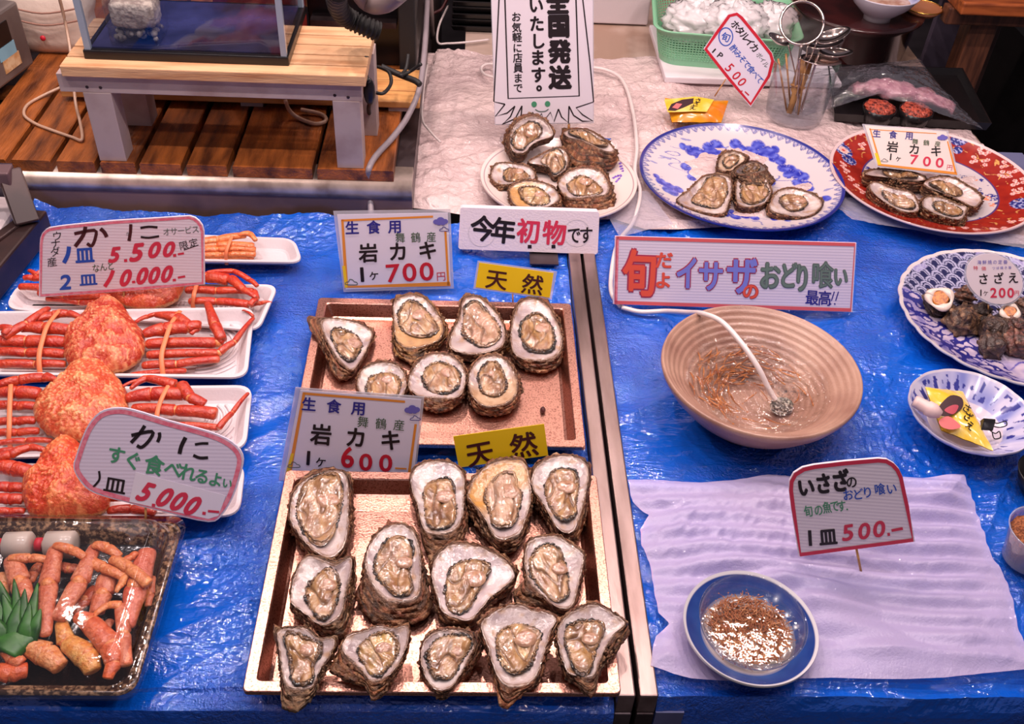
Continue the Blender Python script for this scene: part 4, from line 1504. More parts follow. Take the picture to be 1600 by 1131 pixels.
sm_t, smd = plate('small_dish', 'small blue patterned dish holding a yellow sauce pack and black clip', 'dish',
                  [(1431, 612), (1440, 590), (1491, 572), (1475, 690), (1539, 713), (1545, 585), (1592, 618), (1601, 650)], 0.050, 0.046, col_small,
                  well=0.42, foot=0.42, nr=80, na=320, rfun=lambda a: 0.012 * abs(sin(a * 7)) - 0.006, under=(160, 176, 222))

# --- plate with blue band under the glass bowl
def col_band(r, a, x, y):
    if r > 0.965:
        return (216, 210, 214)
    if r > 0.70:
        return mixc((48, 86, 160), (30, 56, 128), (r - 0.7) / 0.27 + 0.3 * noise.noise(Vector((x * 60, y * 60, 0))))
    if r > 0.68:
        return (150, 150, 180)
    return (214, 200, 204)


is_t, iso = plate('banded_plate', 'white plate with a broad blue band carrying the glass bowl of tiny fish', 'plate',
                  [(1068, 954), (1280, 995), (1143, 892), (1205, 1071), (1085, 918), (1262, 1045)], 0.036, 0.026, col_band, nr=60, na=200, z0=0.010)

# --- pottery bowl
M_POT = principled('speckled_stoneware', rgb(172, 134, 116), 0.38, coat=0.3, noise_col=rgb(142, 102, 88), noise_scale=16, noise_amt=(0.4, 0.7), bump=0.0006, bump_scale=260)
bx, by, bR = fitc([(1037, 546), (1351, 608), (1165, 477.6), (1224, 686), (1062, 500), (1320, 655)], 0.092)
bowl = thing('pottery_bowl', 'wide beige ribbed pottery bowl of water with swimming fish and an air tube', 'bowl', (bx, by, 0.0))
prof = [(0.001, 0.016)]
for j in range(1, 71):
    q = j / 70
    r = bR * (0.02 + 0.955 * q)
    z = 0.016 + 0.076 * max(0.0, (q - 0.30) / 0.70) ** 1.15
    if q > 0.34:
        z += 0.0011 * sin(q * 2 * pi * 17)
    prof.append((r, z))
prof += [(bR * 0.985, 0.0925), (bR, 0.0915), (bR * 1.006, 0.087), (bR * 0.99, 0.080), (bR * 0.93, 0.064), (bR * 0.78, 0.036), (bR * 0.60, 0.012), (bR * 0.54, 0.0), (bR * 0.48, 0.0), (bR * 0.46, 0.005), (0.001, 0.006)]
obj('bowl_body', MB().lathe(prof, (bx, by, 0), 120), M_POT, bowl)
zw = 0.062
rw = bR * (0.02 + 0.955 * (0.30 + 0.70 * ((zw - 0.016) / 0.076) ** (1 / 1.15))) - 0.001
airp = at(1222, 632, 0.035)


def wav(r, a):
    x, y = r * cos(a) + bx, r * sin(a) + by
    d = hypot(x - airp.x, y - airp.y)
    return 0.0022 * sin(d * 430) * math.exp(-d * 14) + 0.0016 * noise.noise(Vector((x * 55, y * 80, 2)))


wm = MB()
nrw = 60
wr = []
for j in range(nrw + 1):
    r = rw * (1 - j / nrw) + 0.0005
    wr.append([(bx + r * cos(2 * pi * k / 120), by + r * sin(2 * pi * k / 120), zw + wav(r, 2 * pi * k / 120) * min(1, (1 - r / rw) * 12)) for k in range(120)])
wm.rings(wr, cap1=True)
tag(obj('water', wm, M_WATER), 'clear rippled water filling the pottery bowl', 'water', kind='stuff')
M_FISH = principled('amber_goby', rgb(196, 122, 56), 0.35, noise_col=rgb(150, 78, 34), noise_scale=90)
M_FISHP = principled('pale_goby', rgb(206, 150, 96), 0.35, noise_col=rgb(170, 100, 56), noise_scale=90)


def fish(mb, x, y, z, ang, L, bend, r, tilt=0.0):
    pts, rr = [], []
    for i in range(9):
        t = i / 8
        a = ang + bend * (t - 0.5)
        pts.append((x + L * (t - .5) * cos(ang) - bend * L * 0.25 * sin(ang) * (t - .5) ** 2 * 4, y + L * (t - .5) * sin(ang) + bend * L * 0.25 * cos(ang) * (t - .5) ** 2 * 4, z + tilt * (t - .5)))
        rr.append(r * (0.65 if t == 0 else (1.0 - 0.15 * (1 - t)) if t < 0.35 else max(0.12, 1.0 - (t - 0.3) * 1.25)))
    mb.tube(pts, rr, 6, 0.8)
    # tail fin
    p = Vector(pts[-1]); d = (Vector(pts[-1]) - Vector(pts[-2])).normalized(); s = Vector((-d.y, d.x, 0))
    mb.add([p, p + d * r * 2.6 + s * r * 1.3, p + d * r * 2.6 - s * r * 1.3], [(0, 1, 2)])


random.seed(77)
fm = MB()
for i in range(120):
    a = random.gauss(2.2, 1.0)
    r = rw * min(0.92, abs(random.gauss(0.62, 0.16)))
    x, y = bx + r * cos(a), by + r * sin(a) * 0.95
    if hypot(x - airp.x, y - airp.y) < 0.022:
        continue
    # rests just above the sloping wall
    q = (r / bR - 0.02) / 0.955
    zf = 0.016 + 0.076 * max(0.0, (q - 0.30) / 0.70) ** 1.15
    z = min(zw - 0.004, zf + random.uniform(0.004, 0.016))
    if z < zf + 0.002:
        continue
    fish(fm, x, y, z, a + pi / 2 + random.gauss(0, 0.35), random.uniform(0.026, 0.042), random.uniform(-0.5, 0.5), random.uniform(0.0011, 0.0017))
tag(obj('tiny_fish', fm, M_FISH), 'swarm of tiny amber fish in the pottery bowl', 'fish', kind='stuff')
# air stone and tube
t = thing('air_stone', 'dark grey air stone with a clear air tube hanging into the pottery bowl', 'air stone', (airp.x, airp.y, 0.018))
obj('stone', MB().sphere((airp.x, airp.y, 0.032), (0.017, 0.014, 0.013), 28, 18, None, lambda d: 1 + 0.22 * noise.noise(d * 6) + .1 * noise.noise(d * 17)), principled('bubbling_stone', rgb(92, 84, 78), 0.5, noise_col=rgb(206, 190, 178), noise_scale=260, noise_amt=(0.5, 0.62), bump=0.003, bump_scale=300), t)
tb = [at(972, 480, .004), at(1000, 487, .006), at(1040, 486, .015), at(1075, 488, .06), at(1098, 490, .1), at(1128, 503, .112), at(1160, 538, .105), at(1185, 575, .085), at(1200, 605, .06), at(1212, 625, .045)]
M_TUBE = principled('frosted_air_tube', rgb(222, 206, 204), 0.25, spec=0.7)
obj('air_tube', MB().tube(tb, 0.0042, 10, smooth=8), M_TUBE, t)
bub = MB()
random.seed(5)
for i in range(90):
    a, r = random.uniform(0, 2 * pi), abs(random.gauss(0, 0.02))
    bub.sphere((airp.x + r * cos(a), airp.y + r * sin(a), zw + 0.0004), random.uniform(0.0008, 0.002), 6, 4)
g = obj('bubbles', bub, M_GLASS, t)
g['kind'] = 'stuff'
# air tube coming down from the white sheet to the bowl
tb2 = [at(880, 106, .03), at(930, 106, .02), at(962, 116, .02), at(978, 136, .02), at(990, 180, .02), at(995, 230, .024), at(992, 268, .022), at(1000, 300, .016), at(990, 345, .012), at(968, 375, .010), at(958, 408, .008), at(955, 455, .006), at(970, 479, .004)]
tag(obj('air_hose', MB().tube(tb2, 0.0042, 10, smooth=8), M_TUBE), 'long translucent air hose running over the white sheet to the big sign', 'hose')
tb3 = [at(775, 122, .03), at(757, 116, .026), at(752, 106, .024), at(765, 100, .03), at(800, 104, .034)]
tag(obj('air_hose', MB().tube(tb3, 0.0035, 8, smooth=8), M_TUBE), 'short hose loop on the white sheet left of the banner', 'hose')
tb4 = [at(668, 100, .03), at(662, 140, .03), at(660, 185, .03), at(672, 205, .03), at(688, 222, .03)]
tag(obj('air_hose', MB().tube(tb4, 0.0025, 8, smooth=8), M_TUBE), 'fine hose along the left edge of the white sheet', 'hose')

# --- glass bowl of tiny fish on the banded plate
gx, gy, gR, gz0 = iso
gR2 = gR * 0.80
gb = thing('glass_bowl', 'shallow clear glass bowl of tiny brown fish on the blue banded plate', 'glass bowl', (gx, gy, gz0 + 0.006))
pz = gz0 + 0.0065
pr = [(0.001, 0.0), (gR2 * 0.70, 0.0), (gR2 * 0.82, 0.004), (gR2 * 0.95, 0.020), (gR2, 0.034), (gR2 * 0.985, 0.0355), (gR2 * 0.96, 0.034), (gR2 * 0.90, 0.019), (gR2 * 0.78, 0.007), (gR2 * 0.68, 0.004), (0.001, 0.004)]
obj('bowl_body', MB().lathe(pr, (gx, gy, pz), 90), clear('thick_glass', tint=(0.96, 0.97, 0.97, 1), gloss=0.32, rough=0.03, facing=0.3), gb)
M_IRIS = principled('rim_glint', rgb(222, 222, 210), 0.08, spec=1.0)
zw2 = pz + 0.020
r2 = gR2 * 0.895
wr = []
for j in range(31):
    r = r2 * (1 - j / 30) + 0.0004
    wr.append([(gx + r * cos(2 * pi * k / 90), gy + r * sin(2 * pi * k / 90), zw2 + 0.00010 * noise.noise(Vector((r * cos(2 * pi * k / 90) * 90, r * sin(2 * pi * k / 90) * 90, 0)))) for k in range(90)])
tag(obj('water', MB().rings(wr, cap1=True), clear('calm_water', tint=(0.97, 0.95, 0.92, 1), gloss=0.2, rough=0.012, bump=0.0004, bump_scale=60)), 'still water in the small glass bowl', 'water', kind='stuff')
random.seed(21)
fm = MB()
for i in range(900):
    a = random.uniform(0, 2 * pi)
    r = gR2 * 0.74 * sqrt(random.random())
    fish(fm, gx + r * cos(a), gy + r * sin(a), pz + random.uniform(0.006, 0.0165), random.uniform(0, 2 * pi), random.uniform(0.011, 0.019), random.uniform(-0.9, 0.9), random.uniform(0.0006, 0.0010), random.uniform(-.003, .003))
tag(obj('tiny_fish', fm, principled('brown_goby', rgb(150, 84, 48), 0.5, noise_col=rgb(190, 130, 88), noise_scale=140, noise_amt=(0.48, 0.6))), 'mass of tiny brown fish in the small glass bowl', 'fish', kind='stuff')

# ================================================================== oysters on the plates
G_PL = 'opened oysters heaped on the leaf plate'
zs = pu[3] + 0.006
PLT = [
    ([(490,560),(600,490),(760,420),(850,430),(890,520),(900,610),(850,650),(740,690),(680,620),(560,580)],
     [(500,560),(610,500),(760,430),(830,440),(870,510),(850,620),(740,680),(700,600),(580,570)],
     [(620,540),(680,470),(780,440),(840,520),(830,620),(740,670),(700,600)], 0.055, zs, (0, 0.5), 'opened oyster in the middle of the heap on the leaf plate', {}),
    ([(280,330),(340,210),(430,130),(540,100),(640,140),(720,220),(740,320),(640,360),(560,400),(500,460),(480,520),(400,545),(340,520),(290,420)],
     [(340,330),(370,230),(450,160),(550,130),(640,160),(710,230),(735,310),(620,350),(530,400),(480,460),(400,470),(345,420)],
     [(350,360),(390,260),(480,190),(570,180),(640,250),(600,320),(510,380),(450,440),(390,430)], 0.085, zs + 0.01, (0.0, 0.75), 'opened oyster propped upright at the back left of the leaf plate', {}),
    ([(820,260),(900,250),(1050,255),(1150,300),(1260,380),(1335,480),(1310,560),(1200,590),(1050,580),(940,580),(850,480),(820,360)],
     [(835,270),(950,255),(1060,262),(1180,330),(1280,405),(1305,450),(1220,450),(1120,400),(1000,345),(880,325)],
     [(870,285),(950,270),(1060,280),(1180,350),(1250,410),(1150,395),(1000,330),(900,310)], 0.075, zs, (0.0, 0.1), 'oyster turned side on showing brown layered shell, back right of leaf plate', {'muscle': False, 'shellcol': (134, 84, 50), 'dome': 0.003}),
    ([(155,690),(190,580),(270,560),(420,570),(530,600),(580,680),(560,740),(400,760),(300,790),(250,840),(180,780)],
     [(160,680),(200,585),(280,565),(430,580),(530,610),(570,680),(540,720),(400,740),(300,760),(210,740)],
     [(270,650),(330,600),(420,610),(500,660),(520,710),(400,720),(310,720)], 0.046, zs, (-0.1, 0.2), 'flat opened oyster leftmost on the leaf plate', {}),
    ([(320,800),(400,740),(500,720),(640,740),(760,800),(800,880),(820,960),(700,990),(560,1000),(400,990),(340,920)],
     [(335,800),(400,750),(500,730),(640,750),(750,810),(790,890),(700,960),(560,970),(420,970),(350,900)],
     [(410,800),(480,770),(600,780),(690,850),(700,930),(600,950),(520,940),(450,880)], 0.048, zs + 0.002, (0, 0.2), 'yellow rimmed opened oyster at the front of the leaf plate', {'tint': (0.7, 2.8), 'fleshcol': (196, 166, 110)}),
    ([(780,760),(820,680),(920,610),(1060,590),(1180,600),(1240,680),(1300,820),(1310,900),(1230,980),(1060,1000),(900,980),(820,900)],
     [(785,750),(830,680),(930,625),(1060,610),(1180,650),(1250,770),(1230,850),(1150,860),(1000,880),(880,880),(810,820)],
     [(865,760),(920,700),(1010,670),(1120,720),(1200,810),(1150,850),(1000,870),(900,830)], 0.056, zs, (0, 0.25), 'round opened oyster with a rough brown front lip at the right of the leaf plate', {'shellcol': (146, 92, 60)}),
]
for i, (a, b, c, z, zb_, tl, lab, kw) in enumerate(PLT):
    oyster(lab, cP(a), cP(b), cP(c), z, zb_, 201 + 5 * i, G_PL, tilt=tl, **kw)

G_BL = 'oysters on the blue flowered plate'
zs = bl[3] + 0.0065
BLS = [
    ([(640,400),(660,320),(720,300),(800,320),(845,350),(800,400),(740,440),(660,450)],
     [(650,380),(680,325),(740,310),(805,330),(810,365),(760,400),(730,425),(665,425)],
     [(680,375),(700,340),(750,330),(780,350),(750,385),(710,405)], 0.040, zs, (0, 0.35), 'small tan oyster at the back on the blue flowered plate', {'nacre_col': (212, 176, 140), 'fleshcol': (212, 172, 136)}),
    ([(735,440),(790,385),(870,365),(940,400),(955,425),(930,445),(860,455),(780,465)],
     [(760,430),(800,392),(870,375),(930,402),(940,420),(900,432),(840,440),(790,448)],
     [(800,425),(830,402),(880,395),(910,412),(880,425),(840,432)], 0.044, zs, (0, -0.25), 'blackish oyster shell tucked behind the others on the blue flowered plate', {'nacre_col': (58, 46, 36), 'fleshcol': (62, 50, 40), 'shellcol': (54, 42, 32), 'muscle': False}),
    ([(390,600),(450,560),(520,490),(580,455),(720,460),(740,560),(720,640),(690,700),(600,705),(480,670),(400,630)],
     [(395,600),(455,560),(525,492),(585,460),(715,465),(730,560),(712,635),(685,690),(600,695),(480,662),(405,628)],
     [(480,610),(540,530),(600,470),(690,480),(705,570),(660,650),(560,640)], 0.036, zs, (0, 0.15), 'wide opened oyster at the left of the blue flowered plate', {}),
    ([(740,540),(760,470),(820,455),(920,450),(980,540),(970,610),(900,655),(800,660),(750,620)],
     [(760,540),(775,475),(825,458),(918,455),(975,540),(962,605),(898,648),(802,650),(765,615)],
     [(790,560),(800,490),(870,470),(930,510),(970,570),(920,620),(850,640),(800,610)], 0.036, zs, (0, 0.15), 'opened oyster in the centre front of the blue flowered plate', {'dark': 0.7}),
    ([(960,660),(1000,570),(1080,535),(1200,555),(1290,600),(1300,650),(1240,710),(1150,725),(1020,700)],
     [(965,660),(1005,575),(1080,540),(1200,560),(1285,605),(1292,648),(1235,700),(1150,715),(1025,692)],
     [(1030,610),(1080,570),(1160,580),(1210,620),(1170,660),(1100,670)], 0.036, zs, (0, 0.15), 'opened oyster at the right of the blue flowered plate', {'dark': 0.6}),
]
for i, (a, b, c, z, zb_, tl, lab, kw) in enumerate(BLS):
    oyster(lab, cB(a), cB(b), cB(c), z, zb_, 301 + 5 * i, G_BL, tilt=tl, **kw)

G_RD = 'oysters on the red platter'
zs = rd[3] + 0.0055
RDS = [
    ([(330,500),(420,462),(560,467),(700,485),(800,515),(845,560),(800,600),(700,610),(600,620),(480,570),(360,540)],
     [(350,495),(430,468),(560,473),(700,492),(795,522),(820,550),(720,550),(590,535),(470,520),(380,512)],
     [(470,490),(560,482),(690,505),(770,530),(700,535),(580,515)], 0.048, zs, (0, 0.15), 'dark oyster directly under the price card on the red platter', {'shellcol': (92, 66, 44), 'nacre_col': (196, 172, 160), 'muscle': False}),
    ([(800,570),(900,520),(1030,530),(1120,580),(1220,640),(1260,700),(1200,770),(1130,740),(1000,680),(850,620)],
     [(805,570),(905,525),(1030,535),(1120,585),(1215,645),(1250,700),(1200,755),(1130,725),(1000,665),(855,612)],
     [(830,580),(920,560),(1060,590),(1110,640),(1040,660),(900,610)], 0.044, zs, (0, 0.15), 'long opened oyster on the right side of the red platter', {'nacre_col': (222, 196, 190)}),
    ([(380,580),(440,560),(560,610),(700,640),(760,720),(770,790),(680,810),(560,770),(450,690),(400,640)],
     [(385,580),(440,565),(560,615),(700,645),(755,720),(762,780),(680,795),(565,755),(455,680),(405,632)],
     [(480,620),(560,640),(700,700),(740,760),(660,770),(540,700)], 0.042, zs, (0, 0.2), 'opened oyster at the front left of the red platter', {}),
    ([(780,700),(850,670),(960,690),(1080,740),(1140,740),(1130,850),(1090,905),(960,880),(850,830),(780,800)],
     [(800,700),(855,675),(960,695),(1080,745),(1132,745),(1125,800),(1080,850),(960,830),(860,790),(800,750)],
     [(880,720),(960,710),(1080,770),(1090,820),(1000,810),(900,760)], 0.042, zs, (0, 0.2), 'opened oyster with a mossy dark shell at the front of the red platter', {'shellcol': (110, 92, 54)}),
]
for i, (a, b, c, z, zb_, tl, lab, kw) in enumerate(RDS):
    oyster(lab, cR(a), cR(b), cR(c), z, zb_, 401 + 5 * i, G_RD, tilt=tl, **kw)

# ================================================================== turban shells
cS = lambda pts: crop(1380, 370, 0.3184, pts)
M_TURB = principled('turban_shell', None, 0.4, vcol=True, coat=0.2, noise_col=(0.45, 0.36, 0.30, 1), noise_scale=130, noise_amt=(0.42, 0.66), bump=0.003, bump_scale=260)
M_OPERC = principled('turban_door', rgb(214, 130, 48), 0.35, noise_col=rgb(160, 84, 30), noise_scale=200)
G_SH = 'turban shells in the scalloped dish'


def turban(label, px, py, rp, z, axis, seed, door=None, col=(120, 86, 62)):
    p = at(px, py, z)
    R = rp * mpp(p)
    ax = Vector(axis).normalized()
    s = ax.cross(Vector((0, 1, 0.1))).normalized()
    u = s.cross(ax)
    t = thing('turban_shell', label, 'shellfish', (p.x, p.y, sc[3] + 0.005), G_SH)
    n, m = 40, 26
    rings_, cols = [], []
    for j in range(m):
        v = j / (m - 1)
        rr = []
        for k in range(n):
            a = 2 * pi * k / n
            ph = (v * 3.2 - a / (2 * pi)) % 1.0        # spiral whorls
            wh = 0.80 + 0.24 * sin(pi * ph) ** 0.7
            r = R * sin(min(1.0, v * 0.92 + 0.02) * pi * 0.62) ** 0.9 * wh if v < 0.999 else 0.001
            spike = max(0, sin(a * 5 + v * 9)) ** 6 * (0.35 < ph < 0.7)
            r *= 1 + 0.30 * spike * (v > 0.3)
            h = R * (1.05 - 1.75 * v ** 1.1) * (1 + 0.05 * noise.noise(Vector((a * 2, v * 6, seed))))
            q = p + s * (r * cos(a)) + u * (r * sin(a)) + ax * h
            if q.z < sc[3] + 0.0055:
                q.z = sc[3] + 0.0055
            rr.append(q)
            nv = noise.noise(Vector((cos(a) * 3, sin(a) * 3, v * 9 + seed)))
            c = mixc(col, (54, 38, 34), 0.45 + 1.2 * nv - 0.3 * spike)
            c = mixc(c, (196, 150, 110), 0.5 * spike)
            cols.append(c)
        rings_.append(rr)
    obj('shell', MB().rings(rings_, cols, cap0=True, cap1=True), M_TURB, t)
    if door:
        dpx, dpy, dr = door
        n3 = (CAM - p).normalized()
        n3 = (n3 + Vector((0, 0, 0.7))).normalized()
        c = hit(dpx, dpy, p + n3 * R * 1.0, n3)
        r = dr * mpp(c)
        a1 = n3.cross(Vector((0, 0, 1))).normalized(); a2 = n3.cross(a1)
        dm = MB()
        prd = [(1.0, 0.0), (0.97, 0.16), (0.82, 0.24), (0.74, 0.16), (0.58, 0.26), (0.46, 0.18), (0.32, 0.28), (0.2, 0.2), (0.02, 0.3)]
        dm.rings([[c + a1 * (q_ * r * cos(2 * pi * k / 28)) + a2 * (q_ * r * sin(2 * pi * k / 28)) + n3 * (h_ * r) for k in range(28)] for q_, h_ in prd], cap1=True)
        obj('operculum', dm, M_OPERC, t)
        lm = MB()
        lm.tube([c + a1 * (1.35 * r * cos(2 * pi * k / 28)) + a2 * (1.2 * r * sin(2 * pi * k / 28)) + n3 * (0.05 * r) for k in range(29)], [r * (0.38 + 0.2 * sin(k * 0.7 + seed)) for k in range(29)], 8, 0.5, n3)
        obj('lip', lm, principled('pearly_lip', rgb(216, 196, 184), 0.25, coat=0.4), t)
    return t


q1 = cS([(275, 320), (395, 405), (400, 285), (535, 455), (625, 385), (545, 535), (650, 440), (668, 520), (690, 335), (480, 370)])
turban('turban shell with its orange spiral door up, leftmost in the scalloped dish', *q1[0][:2], 23, 0.030, (0.5, -0.3, 0.9), 1, (*cS([(280, 303)])[0][:2], 12.5), (70, 56, 54))
turban('knobbly brown turban shell at the front left of the scalloped dish', *q1[1][:2], 25, 0.030, (-0.1, -0.45, 0.85), 2, None, (140, 104, 76))
turban('reddish turban shell behind the knobbly one, left of the round price card', *q1[2][:2], 17, 0.028, (0.3, 0.5, 0.8), 3, None, (136, 86, 62))
turban('black turban shell with a cream edge in the middle of the scalloped dish', *q1[3][:2], 24, 0.028, (-0.6, -0.2, 0.7), 4, None, (84, 66, 58))
turban('turban shell with its orange door facing up below the round price card', *q1[4][:2], 20, 0.030, (0.1, 0.3, 0.9), 5, (*cS([(622, 365)])[0][:2], 9), (84, 62, 54))
turban('dark turban shell at the front centre of the scalloped dish', *q1[5][:2], 21, 0.026, (0.2, -0.6, 0.7), 6, None, (80, 56, 50))
turban('maroon turban shell near the right edge, above the reddest one', *q1[6][:2], 18, 0.032, (0.6, -0.2, 0.8), 7, None, (112, 70, 66))
turban('reddish brown turban shell foremost at the right edge of the picture', *q1[7][:2], 23, 0.028, (0.5, -0.5, 0.7), 8, None, (130, 80, 70))
turban('pale lipped turban shell at the right edge beside the round price card', *q1[8][:2], 16, 0.030, (0.2, -0.1, 0.9), 9, None, (150, 110, 92))
turban('small dark turban shell deep in the heap of the scalloped dish', *q1[9][:2], 19, 0.022, (0.1, 0.1, 0.9), 10, None, (78, 60, 52))

# ================================================================== SNOW CRABS
cC = lambda pts: crop(0, 440, 0.275, pts)
cD = lambda pts: crop(0, 620, 0.2627, pts)
cE = lambda pts: crop(0, 240, 0.25, pts)
cF = lambda pts: crop(0, 780, 0.3104, pts)
M_CRAB = principled('boiled_crab_shell', None, 0.28, vcol=True, coat=0.35, noise_col=(0.80, 0.62, 0.54, 1), noise_scale=190, noise_amt=(0.45, 0.62), bump=0.0016, bump_scale=260)
M_CARA = principled('boiled_carapace', None, 0.33, vcol=True, coat=0.25, bump=0.0016, bump_scale=300)
M_BAND = principled('orange_rubber_band', rgb(236, 128, 84), 0.5)
M_CLAW = M_CRAB
RED = (182, 44, 28)
ORG = (212, 92, 50)
TAN = (232, 180, 120)


def foam_tray(label, pts, zr, z0, xl=None, rib=None):
    """white foam tray: photographed rim corners back-left, back-right, front-right, front-left"""
    P = [at(x, y, zr) for x, y in pts]
    c = sum(P, Vector()) / 4
    t = thing('foam_tray', label, 'foam tray', (c.x, c.y, z0))

    def outline(ins, z, r=0.026, n=7):
        r = max(0.006, r - ins * 0.6)
        Q = [p.copy() for p in P]
        m = c
        out = []
        for i in range(4):
            p, a, b = Q[i], Q[i - 1], Q[(i + 1) % 4]
            da = (a - p).normalized(); db = (b - p).normalized()
            p2 = p + (da + db) * ins
            for k in range(n):
                u = k / (n - 1)
                s = p2 + da * (r * (1 - u) ** 2) + db * (r * u ** 2)
                out.append((s.x, s.y, z))
        return out
    mb = MB()
    mb.rings([outline(0.0, zr - 0.003), outline(0.0005, zr), outline(0.006, zr), outline(0.008, zr - 0.002), outline(0.018, z0 + 0.007), outline(0.022, z0 + 0.0045), outline(0.030, z0 + 0.004)], cap1=True)
    b2 = MB().rings([outline(0.0, zr - 0.003), outline(0.004, zr - 0.004), outline(0.016, z0 + 0.003), outline(0.02, z0)], cap1=True)
    mb.add(b2.v, [tuple(reversed(f)) for f in b2.f])
    body_o = obj('tray_body', mb, M_FOAMWHITE, t, smooth=False)
    # pressed arcs in the floor, struck about the end of the tray
    if rib:
        rm = MB()
        o = at(rib[0], rib[1], z0 + 0.005)
        for k in range(rib[2]):
            r = 0.012 + 0.0085 * k
            pts_ = []
            for j in range(33):
                a = radians(rib[3] + (rib[4] - rib[3]) * j / 32)
                q = Vector((o.x + r * cos(a), o.y + r * sin(a), z0 + 0.005))
                pts_.append(q)
            # keep the part inside the floor
            Q = [Vector(p) for p in outline(0.024, z0)]
            seg = []
            for q in pts_:
                ins = all(((Q[(i + 1) % len(Q)] - Q[i]).cross(Vector((q.x, q.y, z0)) - Q[i])).z <= 1e-9 for i in range(len(Q)))
                if ins:
                    seg.append(q)
                else:
                    if len(seg) > 2:
                        rm.tube(seg, 0.0027, 6, 0.8)
                    seg = []
            if len(seg) > 2:
                rm.tube(seg, 0.0027, 6, 0.8)
        if rm.v:
            obj('pressed_ribs', rm, M_FOAMWHITE, body_o)
    return t


def seg(name, mat, parent, cf, pts, z, cols=(RED, ORG), flat=0.85, n=10, smooth=7, joints=True):
    """a jointed limb: pts (x, y, half-width) in the crop, z one height or a list"""
    q = cf([(p[0], p[1]) for p in pts])
    m = len(pts)
    if not hasattr(z, '__len__'):
        z = [z] * m
    W = [at(q[i][0], q[i][1], z[i]) for i in range(m)]
    sc_ = q_scale[cf]
    R = [pts[i][2] * sc_ * mpp(W[i]) for i in range(m)]
    rnd = (q[0][0] * 7.3 + q[0][1]) % 50

    def colf(i, a):
        k = noise.noise(Vector((i * 5, cos(a) * 1.5, rnd)))
        c = mixc(cols[0], cols[1], 0.35 + 0.6 * k)
        if sin(a) < -0.15:
            c = mixc(c, TAN, min(0.8, (-sin(a)) * 0.9))
        return c
    mb = MB().tube(W, R, n, flat, None, None, smooth, colf)
    o = obj(name, mb, mat, parent)
    return o


q_scale = {cC: 0.275, cD: 0.2627, cE: 0.25, cF: 0.3104}


def limb(name, parent, cf, joints, z, cols=(RED, ORG), flat=0.82):
    """leg built of straight meri with swollen joints; one mesh"""
    mb = MB()
    q = cf([(p[0], p[1]) for p in joints])
    m = len(joints)
    zz = z if hasattr(z, '__len__') else [z] * m
    W = [at(q[i][0], q[i][1], zz[i]) for i in range(m)]
    s_ = q_scale[cf]
    rnd = (q[0][0] * 7.3 + q[0][1] * 3.1) % 50

    def colf_for(u):
        def colf(i, a):
            k = noise.noise(Vector((i * 4 + u, cos(a) * 1.5, rnd)))
            c = mixc(cols[0], cols[1], 0.30 + 0.75 * k)
            if sin(a) < -0.1:
                c = mixc(c, TAN, min(0.8, (-sin(a)) * 0.9))
            if i > 0.93 or i < 0.05:
                c = mixc(c, (240, 150, 96), 0.5)
            return c
        return colf
    for i in range(m - 1):
        a, b = W[i], W[i + 1]
        ra = 1.16 * joints[i][2] * s_ * mpp(a); rb = 1.16 * joints[i + 1][2] * s_ * mpp(b)
        prof = [0.62, 0.9, 1.0, 1.03, 1.0, 1.0, 1.02, 1.04, 1.06, 0.86, 0.5]
        us = [0.0, 0.03, 0.10, 0.25, 0.42, 0.58, 0.74, 0.86, 0.94, 0.985, 1.0]
        pts, rr = [], []
        for u, k in zip(us, prof):
            p = a.lerp(b, u)
            p.z += 0.002 * sin(pi * u)
            pts.append(p)
            rr.append((ra + (rb - ra) * u) * k)
        mb.tube(pts, rr, 12, flat, None, None, 0, colf_for(i))
        if i > 0:
            mb.sphere(a, ra * 0.80, 10, 7, (238, 150, 92))
    return obj(name, mb, M_CRAB, parent)


def carapace(parent, cf, outl, z0, hgt, seed, cols=((176, 48, 28), (236, 160, 110))):
    q = cf(outl)
    P = [at(x, y, z0 + 0.012) for x, y in q]
    c = sum(P, Vector()) / len(P)
    L = closed_spline([Vector((p.x, p.y, 0)) for p in P], 6)
    n = 168
    rr = radial([(p.x, p.y) for p in L], c.x, c.y, n)
    ts = [0.90, 0.97, 1.0, 0.995, 0.985] + [0.97 - 0.96 * k / 40 for k in range(41)]
    zs_ = [-0.012, -0.006, 0, 0.003, 0.007]
    rings_, cc = [], []
    for j, t in enumerate(ts):
        ring = []
        for k in range(n):
            a = 2 * pi * k / n
            r = rr[k] * t
            x, y = c.x + r * cos(a), c.y + r * sin(a)
            z = zs_[j] if j < 3 else hgt * (1 - t ** 2.6) ** 0.55
            w_ = min(1.0, (1 - t) * 12) if j > 2 else 0.0
            big = noise.noise(Vector((x * 45, y * 45, seed)))
            vd = noise.voronoi(Vector((x * 210 + 0.6 * noise.noise(Vector((x * 90, y * 90, 1))), y * 210, seed)))[0][0]
            kn = max(0.0, 1.0 - vd * 1.55) * (0.55 + 0.6 * max(0, noise.noise(Vector((x * 60, y * 60, seed + 9))) + 0.5))
            fn = max(0.0, noise.noise(Vector((x * 380, y * 380, seed + 6))))
            z += w_ * (0.006 * big + 0.0036 * kn + 0.0030 * fn)
            if 0.93 < t <= 1.0:
                r *= 1 + 0.05 * max(0, noise.noise(Vector((cos(a) * 14, sin(a) * 14, seed))))
                x, y = c.x + r * cos(a), c.y + r * sin(a)
            ring.append((x, y, z0 + 0.012 + z))
            col = mixc(cols[0], cols[1], 0.02 + 1.25 * kn + 0.7 * fn + 0.7 * big)
            if j < 3:
                col = mixc(col, (238, 176, 110), 0.75)
            cc.append(col)
        rings_.append(ring)
    mb = MB().rings(rings_, cc, cap0=True, cap1=True)
    return obj('carapace', mb, M_CARA, parent)


